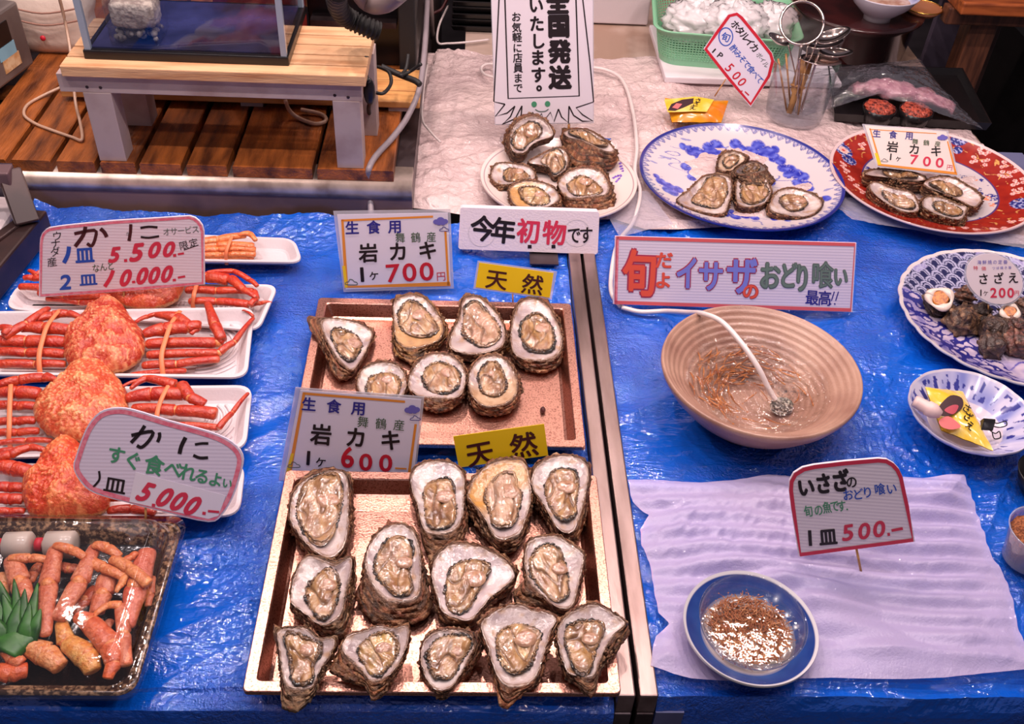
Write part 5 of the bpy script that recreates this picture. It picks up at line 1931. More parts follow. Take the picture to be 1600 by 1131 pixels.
def band(parent, cf, pts, z, r=14):
    q = cf([(p[0], p[1]) for p in pts])
    W = [at(q[i][0], q[i][1], z[i]) for i in range(len(pts))]
    R = r * q_scale[cf] * mpp(W[0])
    # flat strap that goes round and under the bundle
    low = [Vector((W[-1].x, W[-1].y - 0.002, z[-1] - 0.012)), Vector((W[0].x, W[0].y + 0.002, z[0] - 0.012))]
    mb = MB().tube(W + [low[0]], R, 8, 0.45, None, None, 5)
    return obj('rubber_band', mb, M_BAND, parent)


ZT = 0.008
foam_tray('white foam tray under the crab behind the topmost price card', [(28, 442), (436, 444), (404, 517), (6, 482)], 0.026, 0.004, rib=(330, 480, 14, -70, 60))
foam_tray('white foam tray of the fully visible middle crab', [(-60, 487), (398, 479), (386, 590), (-60, 584)], 0.030, 0.008, rib=(318, 540, 12, -90, 80))
foam_tray('white foam tray of the crab partly behind the lower price card', [(-60, 606), (395, 601), (384, 702), (-60, 718)], 0.026, 0.004, rib=(310, 655, 12, -90, 80))
foam_tray('white foam tray of the lowest crab above the clear box', [(-60, 724), (384, 722), (374, 806), (-60, 806)], 0.026, 0.004)
foam_tray('white foam tray of tied crab legs at the very back of the stall', [(150, 360), (460, 372), (474, 410), (150, 405)], 0.024, 0.004)

# ---- crab of the middle tray
cr = thing('snow_crab', 'boiled orange snow crab with tied legs, fully visible on the middle tray', 'crab', at(160, 545, 0.012))
carapace(cr, cC, [(368,400),(372,310),(428,240),(488,190),(508,150),(560,122),(610,112),(662,122),(704,150),(744,210),(794,270),(824,330),(818,400),(772,460),(700,500),(600,518),(500,515),(420,492),(380,450)], 0.022, 0.030, 3.0)
R1 = [
    ('leg', [(830,355,30),(1235,348,30),(1268,318,24)], 0.036), ('leg', [(1262,330,26),(1222,250,30),(1178,120,16)], [0.042, 0.046, 0.048]),
    ('leg', [(835,418,26),(1245,405,22),(1330,345,17),(1442,205,10)], [0.034, 0.034, 0.036, 0.034]), ('leg', [(808,478,22),(1000,470,24),(1250,440,20)], 0.030),
    ('leg', [(740,532,16),(1060,505,15)], 0.024), ('claw', [(815,300,24),(930,272,40),(1070,262,34),(1130,248,26)], 0.044),
    ('leg', [(880,190,14),(1000,205,34),(1080,250,22)], 0.046), ('leg', [(770,232,10),(840,198,13),(940,180,10)], 0.040),
    ('claw', [(1125,235,20),(1118,270,22),(1085,300,10)], 0.040), ('leg', [(1440,200,9),(1400,170,6),(1375,165,3)], 0.03),
    ('leg', [(420,280,30),(250,265,36),(120,262,26)], 0.044), ('leg', [(375,345,32),(150,342,36),(-20,342,34)], 0.036),
    ('leg', [(372,412,26),(150,405,26),(-20,400,24)], 0.033), ('leg', [(375,470,20),(200,470,24),(-20,470,24)], 0.028),
    ('claw', [(470,212,12),(390,182,22),(300,192,26),(200,222,20)], 0.044), ('leg', [(280,150,16),(150,240,24),(20,318,26)], [0.048, 0.050, 0.046]),
    ('leg', [(0,262,18),(60,270,22),(20,300,18)], 0.052),
]
for nm, pts, z in R1:
    limb(nm, cr, cC, pts, z)
band(cr, cC, [(1022,168),(975,235),(940,330),(918,420),(925,520)], [.050, .054, .050, .044, .028])
band(cr, cC, [(340,160),(272,245),(240,335),(222,420),(225,505)], [.050, .056, .050, .044, .030])

# ---- crab partly behind the lower card
cr = thing('snow_crab', 'boiled orange snow crab whose legs run behind the rounded lower price card', 'crab', at(125, 650, 0.012))
carapace(cr, cC, [(196,770),(202,700),(248,640),(328,580),(378,520),(420,478),(520,452),(604,478),(652,540),(704,600),(730,680),(716,750),(660,820),(570,880),(470,895),(350,885),(255,850)], 0.022, 0.030, 8.0, ((190, 68, 36), (238, 176, 120)))
for nm, pts, z in [
    ('claw', [(715,665,26),(860,640,40),(1050,640,34)], 0.042), ('leg', [(1030,585,32),(1080,660,30),(1165,700,26)], [0.046, 0.046, 0.040]),
    ('leg', [(740,610,10),(830,548,20),(1000,590,30)], 0.048), ('leg', [(750,718,24),(1000,732,32),(1235,752,34)], 0.036),
    ('leg', [(800,795,18),(1000,815,18),(1245,830,18)], 0.028), ('leg', [(1240,835,18),(1320,745,14),(1412,632,9)], [0.034, 0.034, 0.034]),
    ('leg', [(690,600,8),(780,562,10),(830,560,8)], 0.045),
    ('leg', [(340,565,10),(250,545,26),(110,560,28),(-20,590,20)], 0.050), ('leg', [(230,640,34),(100,630,38),(-20,630,34)], 0.040),
    ('leg', [(210,710,22),(100,708,26),(-20,705,26)], 0.036), ('leg', [(205,790,22),(100,795,24),(-20,800,22)], 0.033),
    ('leg', [(225,850,20),(100,858,22),(-20,862,22)], 0.029), ('leg', [(300,905,14),(150,905,18),(-20,920,16)], 0.024),
    ('claw', [(260,528,14),(310,555,14),(350,600,10)], 0.046),
]:
    limb(nm, cr, cC, pts, z)
band(cr, cC, [(975,562),(935,630),(905,700),(890,770),(892,830)], [.050, .052, .046, .038, .026])
band(cr, cC, [(62,560),(58,640),(54,740),(52,830),(50,905)], [.050, .052, .046, .040, .026])

# ---- lowest crab
cr = thing('snow_crab', 'boiled snow crab lowest in the row, just behind the clear lidded box', 'crab', at(95, 765, 0.012))
carapace(cr, cD, [(135,600),(145,500),(215,430),(268,340),(320,290),(400,258),(480,290),(540,380),(610,440),(660,520),(660,620),(600,690),(430,705),(280,705),(180,690)], 0.022, 0.032, 14.0, ((188, 54, 26), (234, 138, 84)))
for nm, pts, z in [
    ('leg', [(290,325,12),(180,300,22),(60,345,28),(-20,370,24)], 0.050), ('leg', [(190,455,36),(90,430,44),(-20,415,42)], 0.042),
    ('leg', [(150,545,26),(60,540,30),(-20,538,28)], 0.036), ('leg', [(140,612,28),(60,610,32),(-20,608,30)], 0.032), ('leg', [(150,682,18),(60,682,20),(-20,682,20)], 0.026),
    ('leg', [(640,680,22),(780,668,28),(930,690,24)], 0.026), ('leg', [(640,600,24),(820,600,28),(1000,640,24)], 0.034), ('leg', [(150,300,12),(90,318,18),(-20,330,16)], 0.046),
]:
    limb(nm, cr, cD, pts, z)

# ---- crab behind the top card
cr = thing('snow_crab', 'boiled red snow crab mostly hidden behind the topmost price card', 'crab', at(225, 460, 0.012))
carapace(cr, cE, [(650,820),(690,720),(760,660),(860,630),(960,640),(1060,690),(1130,760),(1150,830),(1110,900),(1010,950),(880,965),(760,940),(690,890)], 0.018, 0.024, 19.0, ((176, 56, 34), (206, 100, 60)))
for nm, pts, z in [
    ('leg', [(1150,770,26),(1290,775,34),(1430,790,36)], 0.040), ('leg', [(1290,745,12),(1460,735,16),(1560,790,16),(1610,830,12)], 0.046),
    ('leg', [(1160,855,24),(1350,858,24),(1590,862,20)], 0.034), ('leg', [(1180,925,22),(1350,925,24),(1560,945,26)], 0.028), ('leg', [(1590,860,18),(1600,910,20),(1560,950,16)], 0.036),
    ('leg', [(1440,780,30),(1520,850,22),(1600,900,12)], 0.042), ('claw', [(1560,950,18),(1630,935,14),(1700,930,5)], 0.024),
    ('leg', [(700,900,24),(400,890,26),(240,870,22)], 0.030), ('leg', [(660,840,22),(300,845,26),(120,832,20)], 0.036), ('leg', [(300,790,18),(210,780,20),(150,778,16)], 0.036),
    ('leg', [(700,945,20),(500,930,20),(290,905,18)], 0.024), ('leg', [(260,740,14),(230,760,16),(180,730,10)], 0.04),
]:
    limb(nm, cr, cE, pts, z, (((196, 50, 32)), (220, 96, 52)))
band(cr, cE, [(1245,760),(1225,830),(1210,890),(1205,940)], [.046, .046, .042, .030])

# ---- tied legs at the back
lg = thing('crab_leg_bundle', 'bundle of tied orange crab legs at the back right of the topmost price card', 'crab legs', at(360, 395, 0.012))
for nm, pts, z in [
    ('leg', [(1180,570,20),(1360,540,26),(1540,510,18)], 0.042), ('leg', [(1150,590,20),(1350,572,24),(1590,580,22)], 0.036), ('leg', [(1150,615,20),(1360,600,22),(1600,600,20)], 0.032),
    ('leg', [(1150,640,18),(1380,632,20),(1600,630,20)], 0.026), ('leg', [(1170,655,14),(1380,652,16),(1590,648,14)], 0.020), ('leg', [(1490,510,12),(1560,500,18),(1600,545,12)], 0.046),
]:
    limb(nm, lg, cE, pts, z, ((224, 112, 60), (238, 160, 100)))
band(lg, cE, [(1450,515),(1432,560),(1415,610),(1412,655)], [.048, .046, .038, .026], 12)

# ================================================================== CLEAR LIDDED BOX OF CRAB LEGS
bxp = [(-40, 816), (284, 812), (214, 1084), (-40, 1084)]
zt_b = 0.034
P = [at(x, y, zt_b) for x, y in bxp]
X0, X1 = -0.62, (P[1].x + P[2].x) / 2
Y1, Y0 = P[1].y, P[2].y
bxt = thing('lidded_box', 'black food box with clear lid full of crab legs in the lower left corner', 'food box', ((X0 + X1) / 2, (Y0 + Y1) / 2, 0.003))


def rrect(i, z, r=0.02):
    out = []
    for cx_, cy_, a0 in ((X1 - i - r, Y1 - i - r, 0), (X0 + i + r, Y1 - i - r, 90), (X0 + i + r, Y0 + i + r, 180), (X1 - i - r, Y0 + i + r, 270)):
        for k in range(7):
            a = radians(a0 + 15 * k)
            out.append((cx_ + r * cos(a), cy_ + r * sin(a), z))
    return out


tm = MB().rings([rrect(0.022, 0.009), rrect(0.026, 0.007), rrect(0.06, 0.0065)], cap1=True)
rimm = MB().rings([rrect(0.001, 0.028), rrect(0.0015, 0.032), rrect(0.006, 0.032), rrect(0.0075, 0.029), rrect(0.012, 0.029), rrect(0.014, 0.027), rrect(0.022, 0.009)])
obj('patterned_rim', rimm, principled('gold_flecked_black', rgb(62, 42, 32), 0.2, coat=0.5, noise_col=rgb(176, 138, 104), noise_scale=170, noise_amt=(0.46, 0.66)), bxt)
b2 = MB().rings([rrect(0.001, 0.028), rrect(0.004, 0.026), rrect(0.018, 0.005), rrect(0.022, 0.003)], cap1=True)
tm.add(b2.v, [tuple(reversed(f)) for f in b2.f])
obj('black_base', tm, principled('gloss_black_tray', rgb(46, 32, 28), 0.16, coat=0.5, noise_col=rgb(30, 22, 22), noise_scale=30, bump=0.0006, bump_scale=130), bxt)
lid = MB().rings([rrect(-0.004, 0.026), rrect(-0.0045, 0.035), rrect(0.008, 0.036), rrect(0.012, 0.040), rrect(0.018, 0.058), rrect(0.024, 0.062), rrect(0.03, 0.0628)], cap1=True)
M_LID = clear('box_lid', gloss=0.6, rough=0.05, bump=0.0012, bump_scale=30)
lid_o = obj('clear_lid', lid, M_LID, bxt, smooth=True)
for x_ in (0.04,):
    obj('lid_stud', MB().sphere((X1 - 0.05, Y1 - 0.055, 0.062), (0.005, 0.005, 0.0015), 12, 6), M_CLEAR, lid_o)

PK = ((206, 108, 74), (232, 160, 122))
LEGS = [
    ([(62,295,40),(100,420,46),(150,560,34)], .040, PK), ([(40,300,20),(150,298,24),(235,305,18)], .046, ((216, 120, 70), (236, 160, 100))),
    ([(285,240,34),(245,430,44),(228,690,26)], .044, PK), ([(270,232,18),(360,255,24),(430,295,18)], .050, ((218, 120, 72), (236, 160, 104))),
    ([(485,228,26),(400,420,44),(290,612,34)], .045, PK), ([(470,230,20),(540,245,26),(605,290,18)], .051, ((218, 120, 72), (236, 160, 104))),
    ([(420,300,22),(520,345,28),(632,392,24)], .045, ((220, 120, 72), (238, 160, 100))), ([(548,385,46),(520,480,44),(485,580,32)], .034, PK),
    ([(560,298,24),(650,345,28),(750,430,26)], .050, ((220, 126, 74), (238, 170, 110))), ([(745,255,40),(690,440,58),(645,650,26)], .038, ((208, 100, 72), (230, 140, 110))),
    ([(605,530,26),(625,680,30),(635,840,28)], .044, PK), ([(470,590,12),(540,535,18),(610,535,22)], .046, ((230, 130, 70), (240, 170, 110))),
    ([(640,380,16),(610,430,18),(585,470,8)], .046, ((230, 140, 80), (240, 180, 120))), ([(690,270,14),(660,295,18),(620,310,12)], .046, ((222, 110, 60), (236, 150, 90))),
    ([(370,580,20),(430,510,34),(490,450,28)], .026, ((190, 80, 44), (214, 110, 60))), ([(300,335,20),(350,352,26),(400,350,18)], .030, ((206, 100, 66), (226, 140, 100))),
    ([(765,390,18),(755,480,22),(745,540,14)], .030, PK), ([(10,560,30),(100,600,36),(190,560,30)], .022, ((180, 70, 40), (206, 96, 50))),
    ([(380,460,20),(330,520,26),(290,580,20)], .022, ((196, 84, 50), (214, 110, 60))), ([(560,610,20),(530,660,24),(520,690,16)], .028, PK),
    ([(0,380,26),(20,440,30),(10,520,26)], .030, ((214, 140, 90), (236, 180, 130))), ([(150,420,22),(180,360,26),(200,330,18)], .026, ((206, 100, 60), (226, 140, 90))),
]
pl = 0
for pts, z, cols in LEGS:
    pl += 1
    r = thing('crab_limb', 'x', 'crab leg', at(*cF([pts[1]])[0][:2], 0.009), 'crab legs in the clear lidded box')
    limb('shell', r, cF, pts, z, cols, 0.6)
    LEGS_LAB = None
    r['n'] = pl
CL = [
    ([(385,590,26),(450,620,44),(560,740,52),(575,830,36),(540,905,22)], .044, ((214, 92, 46), (234, 140, 104))),
    ([(305,615,26),(335,720,40),(440,790,58),(470,870,34)], .036, ((226, 140, 56), (240, 206, 140))),
    ([(130,740,40),(230,780,56),(310,850,36)], .034, ((226, 140, 76), (240, 190, 150))),
    ([(20,765,22),(70,800,34),(110,830,26)], .036, ((220, 110, 60), (240, 170, 130))),
    ([(-20,870,40),(60,880,44),(140,860,34)], .030, ((214, 90, 44), (232, 130, 80))),
]
for pts, z, cols in CL:
    pl += 1
    r = thing('crab_pincer', 'x', 'crab claw', at(*cF([pts[1]])[0][:2], 0.009), 'crab claws in the clear lidded box')
    limb('claw', r, cF, pts, z, cols, 0.75)
    r['n'] = pl
labs = ['thick pink crab leg behind the green leaf, leftmost in the lidded box', 'thin orange leg section bent off the leftmost thick leg in the box', 'long upright pink leg just right of the green leaf in the box', 'orange joint piece on top of the upright leg, below the left bottle',
        'slanting pink leg in the middle of the lidded box', 'orange joint piece topping the slanting middle leg', 'orange ridged leg running to the centre right of the box', 'short pink leg under the ridged orange one in the box',
        'thin orange leg pointing down right near the big red one', 'broad rosy leg lying along the right side of the lidded box', 'narrow leg ending in a cut at the front right of the box', 'bent orange tip above the narrow front right leg',
        'curved orange tip hanging by the centre of the box', 'small orange tip at the upper right behind the broad leg', 'dark orange leg deep between the middle legs of the box', 'short red piece between two joints at the back of the box',
        'slim pink piece beside the broad right leg', 'dark red leg under the green leaf in the box', 'dark piece deep below the slanting leg', 'small pink piece behind the big split claw',
        'pale leg piece at the left edge behind the leaf', 'orange piece leaning between the leftmost legs', 'big split pink claw at the front right of the lidded box', 'yellow fleshed claw piece at the front centre of the lidded box',
        'pale orange shoulder piece in front of the green leaf', 'small orange shoulder piece at the front left of the box', 'red orange shoulder piece in the very front left corner of the box']
for o in list(COL.objects):
    if 'n' in o.keys():
        o['label'] = labs[o['n'] - 1]
        del o['n']

# green grass divider
gl = thing('grass_divider', 'green plastic grass divider leaf among the crab legs in the box', 'garnish', at(20, 1000, 0.010))
blades = [((60,720),(40,560),(-10,400)), ((70,725),(50,600),(10,470)), ((90,730),(90,600),(70,400)), ((100,730),(110,600),(125,450)), ((130,720),(150,600),(190,420)), ((140,725),(170,640),(205,550)),
          ((30,720),(10,600),(-30,480)), ((80,735),(70,620),(100,500)), ((120,730),(130,640),(150,520)), ((20,730),(-10,650),(-50,560))]
bm_ = MB()
for a, b, c in blades:
    q = cF([a, b, c])
    W = [at(*q[0], .040), at(*q[1], .052), at(*q[2], .057)]
    W, R_ = catmull(W, [0.012, 0.009, 0.0006], 6)
    bm_.tube(W, R_, 6, 0.12)
obj('blade', bm_, principled('green_divider', rgb(58, 116, 40), 0.35, noise_col=rgb(28, 74, 26), noise_scale=40), gl)
q = cF([(10, 770), (80, 700), (170, 660)])
W = [at(*p, .042) for p in q]
obj('strip', MB().tube(W, [0.022, 0.024, 0.018], 8, 0.3, smooth=5), principled('green_divider', rgb(58, 116, 40), 0.35), gl)
# two soy bottles
for i, (x0, x1, yy, lab) in enumerate(((10, 165, 232, 'clear soy bottle with red cap at the back left of the lidded box'), (215, 385, 228, 'clear soy bottle with red cap at the back centre of the lidded box'))):
    q = cF([(x0, yy), (x1, yy), (x0 - 32, yy)])
    a, b, c = at(*q[0], .03), at(*q[1], .03), at(*q[2], .03)
    t = thing('soy_bottle', lab, 'bottle', (a.x, a.y, 0.010), 'soy bottles')
    b_o = obj('bottle', MB().tube([a, a.lerp(b, .06), a.lerp(b, .14), a.lerp(b, .9), a.lerp(b, .98), b], [0.006, 0.007, 0.017, 0.018, 0.015, 0.006], 14), principled('milky_bottle', rgb(206, 190, 176), 0.25, coat=0.3), t)
    obj('cap', MB().tube([c, a], [0.009, 0.009], 12), M_INK_RED, b_o)

# ================================================================== SIGNS AND PRICE CARDS
GLYPHS = {}


def glyph(ch, off):
    key = (ch, off)
    if key not in GLYPHS:
        cu = bpy.data.curves.new('glyph', 'FONT')
        cu.body = ch
        cu.size = 1.0
        cu.offset = off
        cu.resolution_u = 4
        o = bpy.data.objects.new('glyph', cu)
        COL.objects.link(o)
        bpy.context.view_layer.update()
        dg = bpy.context.evaluated_depsgraph_get()
        me = o.evaluated_get(dg).to_mesh()
        vs = [(v.co.x, v.co.y) for v in me.vertices]
        fs = [tuple(p.vertices) for p in me.polygons]
        o.evaluated_get(dg).to_mesh_clear()
        bpy.data.objects.remove(o)
        bpy.data.curves.remove(cu)
        if not vs:
            vs = [(0, 0)]
        xs = [v[0] for v in vs]
        GLYPHS[key] = (vs, fs, (min(xs) + max(xs)) / 2, max(xs) - min(xs))
    return GLYPHS[key]


def clusters(mb):
    """split ink into the words and lines that stand apart on the card"""
    n = len(mb.v)
    par = list(range(n))

    def find(a):
        while par[a] != a:
            par[a] = par[par[a]]
            a = par[a]
        return a
    for f in mb.f:
        r = find(f[0])
        for i in f[1:]:
            par[find(i)] = r
    isl = {}
    for i in range(n):
        isl.setdefault(find(i), []).append(i)
    keys = list(isl)
    bb = []
    for k in keys:
        xs = [mb.v[i][0] for i in isl[k]]; ys = [mb.v[i][1] for i in isl[k]]
        bb.append((min(xs), max(xs), min(ys), max(ys), max(max(xs) - min(xs), max(ys) - min(ys))))
    m = len(keys)
    gp = list(range(m))

    def fg(a):
        while gp[a] != a:
            a = gp[a]
        return a
    for i in range(m):
        for j in range(i):
            a, b = bb[i], bb[j]
            gx = max(0, a[0] - b[1], b[0] - a[1]); gy = max(0, a[2] - b[3], b[2] - a[3])
            if hypot(gx, gy) <= max(0.019, 0.48 * max(a[4], b[4])):
                gp[fg(i)] = fg(j)
    groups = {}
    for i in range(m):
        groups.setdefault(fg(i), set()).update(isl[keys[i]])
    if len(groups) == 1:
        return [mb]
    out = []
    for g in groups.values():
        idx = sorted(g)
        mp_ = {a: b for b, a in enumerate(idx)}
        o = MB()
        o.add([mb.v[i] for i in idx], [tuple(mp_[i] for i in f) for f in mb.f if f[0] in g])
        out.append(o)
    return out


class Card:
    """a flat sign standing in the stall; its outline, ink and print are traced from the photograph onto the card's own plane"""

    def __init__(self, name, label, cat, base, lean, turn=0.0, cf=None, s=1.0, group=None):
        self.o = Vector(base)
        le, tu = radians(lean), radians(turn)
        self.n = Vector((sin(tu) * cos(le), -cos(tu) * cos(le), sin(le)))
        self.u = Vector((cos(tu), sin(tu), 0))
        self.v = self.n.cross(self.u)
        self.cf = cf or (lambda p: p)
        self.root = bpy.data.objects.new(name, None)
        self.root.empty_display_size = 0.02
        COL.objects.link(self.root)
        u, v, n, o = self.u, self.v, self.n, self.o
        self.root.matrix_world = Matrix(((u.x, v.x, n.x, o.x), (u.y, v.y, n.y, o.y), (u.z, v.z, n.z, o.z), (0, 0, 0, 1)))
        tag(self.root, label, cat, group)
        self.ink = {}
        self.lev = 0.0006

    def uv(self, pts):
        out = []
        for p in self.cf(pts):
            h = hit(p[0], p[1], self.o, self.n) - self.o
            out.append((h.dot(self.u), h.dot(self.v)))
        return out

    def board(self, pts, thick, mat, name='card', w=0.0, rnd=0):
        P = self.uv(pts)
        if rnd:
            P = [(q.x, q.y) for q in closed_spline([Vector((a, b, 0)) for a, b in P], rnd)]
        n = len(P)
        area = sum(P[i][0] * P[(i + 1) % n][1] - P[(i + 1) % n][0] * P[i][1] for i in range(n))
        if area < 0:
            P.reverse()
        vs = [(x, y, w) for x, y in P] + [(x, y, w - thick) for x, y in P]
        fs = [tuple(range(n)), tuple(range(2 * n - 1, n - 1, -1))] + [(i, i + n, (i + 1) % n + n, (i + 1) % n) for i in range(n)]
        o = obj(name, MB().add(vs, fs), mat, self.root, smooth=False, local=True)
        if name in ('card', 'foam_panel'):
            self.face = o
        return o

    def stroke(self, mat, pts, wpx, closed=False, smooth=0, lev=None):
        """pen line; wpx is the width in crop pixels"""
        P = [Vector((p[0], p[1], 0)) for p in pts]
        if closed and smooth:
            P = closed_spline(P, smooth)
        elif smooth:
            P = catmull(P, [1] * len(P), smooth)[0]
        m = len(P)
        L, R_ = [], []
        for i in range(m):
            a = P[i - 1] if (closed or i > 0) else P[0]
            b = P[(i + 1) % m] if (closed or i < m - 1) else P[-1]
            d = (b - a)
            d.normalize()
            nn = Vector((-d.y, d.x, 0)) * (wpx / 2)
            L.append(P[i] + nn); R_.append(P[i] - nn)
        q = self.uv([(p.x, p.y) for p in L + R_])
        w = self.lev if lev is None else lev
        vs = [(x, y, w) for x, y in q]
        k = m if closed else m - 1
        fs = [(i, (i + 1) % m, (i + 1) % m + m, i + m) for i in range(k)]
        self.ink.setdefault(mat.name, MB()).add(vs, fs)

    def ch(self, mat, c, x, y, h, w=None, rot=0.0, off=0.012, shear=0.0, lev=None):
        """one character with its em box centred on crop pixel (x, y)"""
        vs, fs, mx_, wd = glyph(c, 0.0)
        w = w or h
        ca, sa = cos(radians(rot)), sin(radians(rot))
        cjk = ord(c) > 0x2000
        pts = []
        for vx, vy in vs:
            if cjk:
                X = (vx - 0.5) * w; Y = -(vy - 0.38) * h
            else:                                       # digits and latin: h is the height of a capital
                X = (vx - mx_) * w / 0.73; Y = -(vy - 0.365) * h / 0.73
            X += -shear * Y
            pts.append((x + X * ca - Y * sa, y + X * sa + Y * ca))
        lv = self.lev if lev is None else lev
        k = off * h * 1.15                                # a broad nib: the stroke struck again all round
        shifts = [(0, 0)] + ([(k * cos(2 * pi * i / 6), k * sin(2 * pi * i / 6)) for i in range(6)] if k > 0.35 else [])
        for i, (dx, dy) in enumerate(shifts):
            q = self.uv([(a + dx, b + dy) for a, b in pts])
            self.ink.setdefault(mat.name, MB()).add([(a, b, lv + i * 2e-6) for a, b in q], [tuple(f) for f in fs])

    def text(self, mat, s, x0, y0, x1, y1, h, w=None, off=0.012, rot=None, shear=0.0, lev=None):
        n = len(s)
        r = math.degrees(atan2(y1 - y0, x1 - x0)) if rot is None else rot
        for i, c in enumerate(s):
            t = i / (n - 1) if n > 1 else 0
            if c != ' ':
                self.ch(mat, c, x0 + (x1 - x0) * t, y0 + (y1 - y0) * t, h, w, r, off, shear, lev)

    def stick(self, px0, px1, down=None, r=0.0016, mat=None, name='stick'):
        a = self.uv([px0])[0]
        b = self.uv([px1])[0]
        mb = MB().tube([(a[0], a[1], -0.003), (b[0], b[1], -0.003)], r, 8)
        obj(name, mb, mat or M_STICK, self.root, local=True)

    def done(self):
        for k, mb in self.ink.items():
            nm = 'lettering' if 'ink' in k else 'print'
            for part in clusters(mb):
                obj(nm, part, MATS[k], self.face, smooth=False, local=True)


def ripple_card(name, base, freq):
    """corrugated plastic board: fine parallel flutes"""
    if name in MATS:
        return MATS[name]
    m = principled(name, base, 0.42)
    nt = m.node_tree
    b = nt.nodes['Principled BSDF']
    tc = N(nt, 'ShaderNodeTexCoord')
    wv = N(nt, 'ShaderNodeTexWave')
    wv.bands_direction = 'Y'
    wv.inputs['Scale'].default_value = freq
    nt.links.new(tc.outputs['Object'], wv.inputs['Vector'])
    bp = N(nt, 'ShaderNodeBump')
    bp.inputs['Distance'].default_value = 0.00012
    nt.links.new(wv.outputs[0], bp.inputs['Height'])
    nt.links.new(bp.outputs[0], b.inputs['Normal'])
    return m


M_FLUTE = ripple_card('fluted_white_board', rgb(226, 212, 222), 62.0)
M_FLUTE2 = ripple_card('fluted_lilac_board', rgb(216, 202, 220), 62.0)


def dist(t):
    return Vector(t)


# ---- crab sign at the back
c = Card('price_card', 'wide pink bordered card with crab prices 5,500 and 10,000 at the back left', 'price card', at(192, 481, .022), 12, 0, cE)
ol = [(243,898),(248,560),(252,525),(264,495),(284,474),(306,462),(400,448),(700,418),(1000,400),(1185,388),(1218,398),(1246,420),(1266,448),(1276,485),(1280,818),(760,862)]
c.board(ol, 0.003, M_FLUTE)
c.stroke(M_INK_PINK, [(256,885),(259,570),(263,532),(273,505),(290,486),(310,475),(400,460),(700,431),(1000,412),(1182,400),(1212,409),(1236,428),(1254,454),(1264,490),(1267,808),(760,850)], 16, True)
c.stroke(M_INK_BROWN, [(465,500),(590,478),(598,520),(575,575),(545,560)], 20, False, 3)
c.stroke(M_INK_BROWN, [(535,455),(520,510),(470,580)], 24, False, 4)
c.stroke(M_INK_BROWN, [(628,468),(652,490),(668,520)], 24, False, 3)
c.stroke(M_INK_BROWN, [(818,440),(816,490),(806,545)], 20, False, 3)
c.stroke(M_INK_BLACK, [(878,464),(930,456),(985,460)], 15, False, 3)
c.stroke(M_INK_BLACK, [(880,520),(930,525),(995,515)], 13, False, 3)
for g, x, y in (('ウ', 358, 512), ('ナ', 348, 560), ('ダ', 346, 612), ('産', 326, 676)):
    c.ch(M_INK_BLACK, g, x, y, 62, 66, -8, 0.004)
c.text(M_INK_GREY, 'オサービス', 1042, 488, 1222, 472, 52, 50, 0.0)
c.text(M_INK_GREY, 'から', 800, 500, 812, 535, 26, 26, 0.0, 0)
c.text(M_INK_BLACK, '限定', 1148, 572, 1210, 556, 56, 60, 0.004)
c.stroke(M_INK_BLACK, [(1150,602),(1240,570)], 5)
c.stroke(M_INK_BLUE, [(432,580),(425,630),(400,682)], 26, False, 3)
c.ch(M_INK_BLUE, '皿', 530, 632, 112, 122, -4, 0.03)
c.ch(M_INK_ROSE, '5', 718, 628, 92, 100, -6, 0.055, 0.35)
c.ch(M_INK_ROSE, '5', 858, 612, 108, 122, -6, 0.055, 0.35)
c.ch(M_INK_ROSE, '0', 968, 598, 94, 108, -6, 0.055, 0.4)
c.ch(M_INK_ROSE, '0', 1058, 594, 90, 104, -6, 0.055, 0.4)
for x, y in ((786, 668), (1092, 636)):
    c.stroke(M_INK_ROSE, [(x - 10, y), (x + 10, y - 2)], 18)
c.stroke(M_INK_ROSE, [(1112,628),(1150,622)], 13)
c.text(M_INK_DGREEN, 'なんと', 600, 714, 692, 700, 56, 50, 0.004)
c.ch(M_INK_BLUE, '2', 412, 800, 92, 110, -4, 0.035, 0.15)
c.ch(M_INK_BLUE, '皿', 552, 786, 84, 116, -4, 0.025)
c.stroke(M_INK_ROSE, [(708,728),(690,775),(655,830)], 24, False, 3)
for x, y in ((788, 772), (892, 760), (966, 756), (1046, 748)):
    c.ch(M_INK_ROSE, '0', x, y, 98, 98, -6, 0.055, 0.4)
for x, y in ((836, 802), (1090, 790)):
    c.stroke(M_INK_ROSE, [(x - 10, y), (x + 10, y - 2)], 16)
c.stroke(M_INK_ROSE, [(1112,774),(1158,766)], 13)
c.stick((770, 850), (770, 968))
c.done()

# ---- rounded crab sign
c = Card('price_card', 'rounded pink bordered card saying the crab can be eaten right away for 5,000', 'price card', at(226, 812, .045), 25, 0, cD)
ol = [(436,420),(455,340),(485,250),(525,165),(590,92),(680,66),(790,76),(1000,140),(1250,208),(1380,268),(1444,345),(1438,440),(1385,600),(1320,705),(1240,744),(1000,692),(750,628),(560,572),(480,508)]
c.board(ol, 0.003, M_FLUTE2, rnd=3)
inn = [(458,420),(476,346),(505,260),(542,180),(600,114),(682,88),(786,98),(995,160),(1242,228),(1362,284),(1420,352),(1415,434),(1364,590),(1302,688),(1238,722),(1004,670),(756,608),(572,552),(500,494)]
c.stroke(M_INK_PINK, inn, 26, True, 3)
c.stroke(M_INK_BLACK, [(782,228),(905,205),(890,255),(845,298),(815,288)], 20, False, 4)
c.stroke(M_INK_BLACK, [(862,170),(832,215),(780,272)], 21, False, 4)
c.stroke(M_INK_BLACK, [(948,210),(950,235),(938,268)], 20, False, 3)
c.stroke(M_INK_BLACK, [(1105,240),(1080,290),(1068,338)], 24, False, 3)
c.stroke(M_INK_BLACK, [(1160,282),(1200,276),(1240,276)], 15, False, 3)
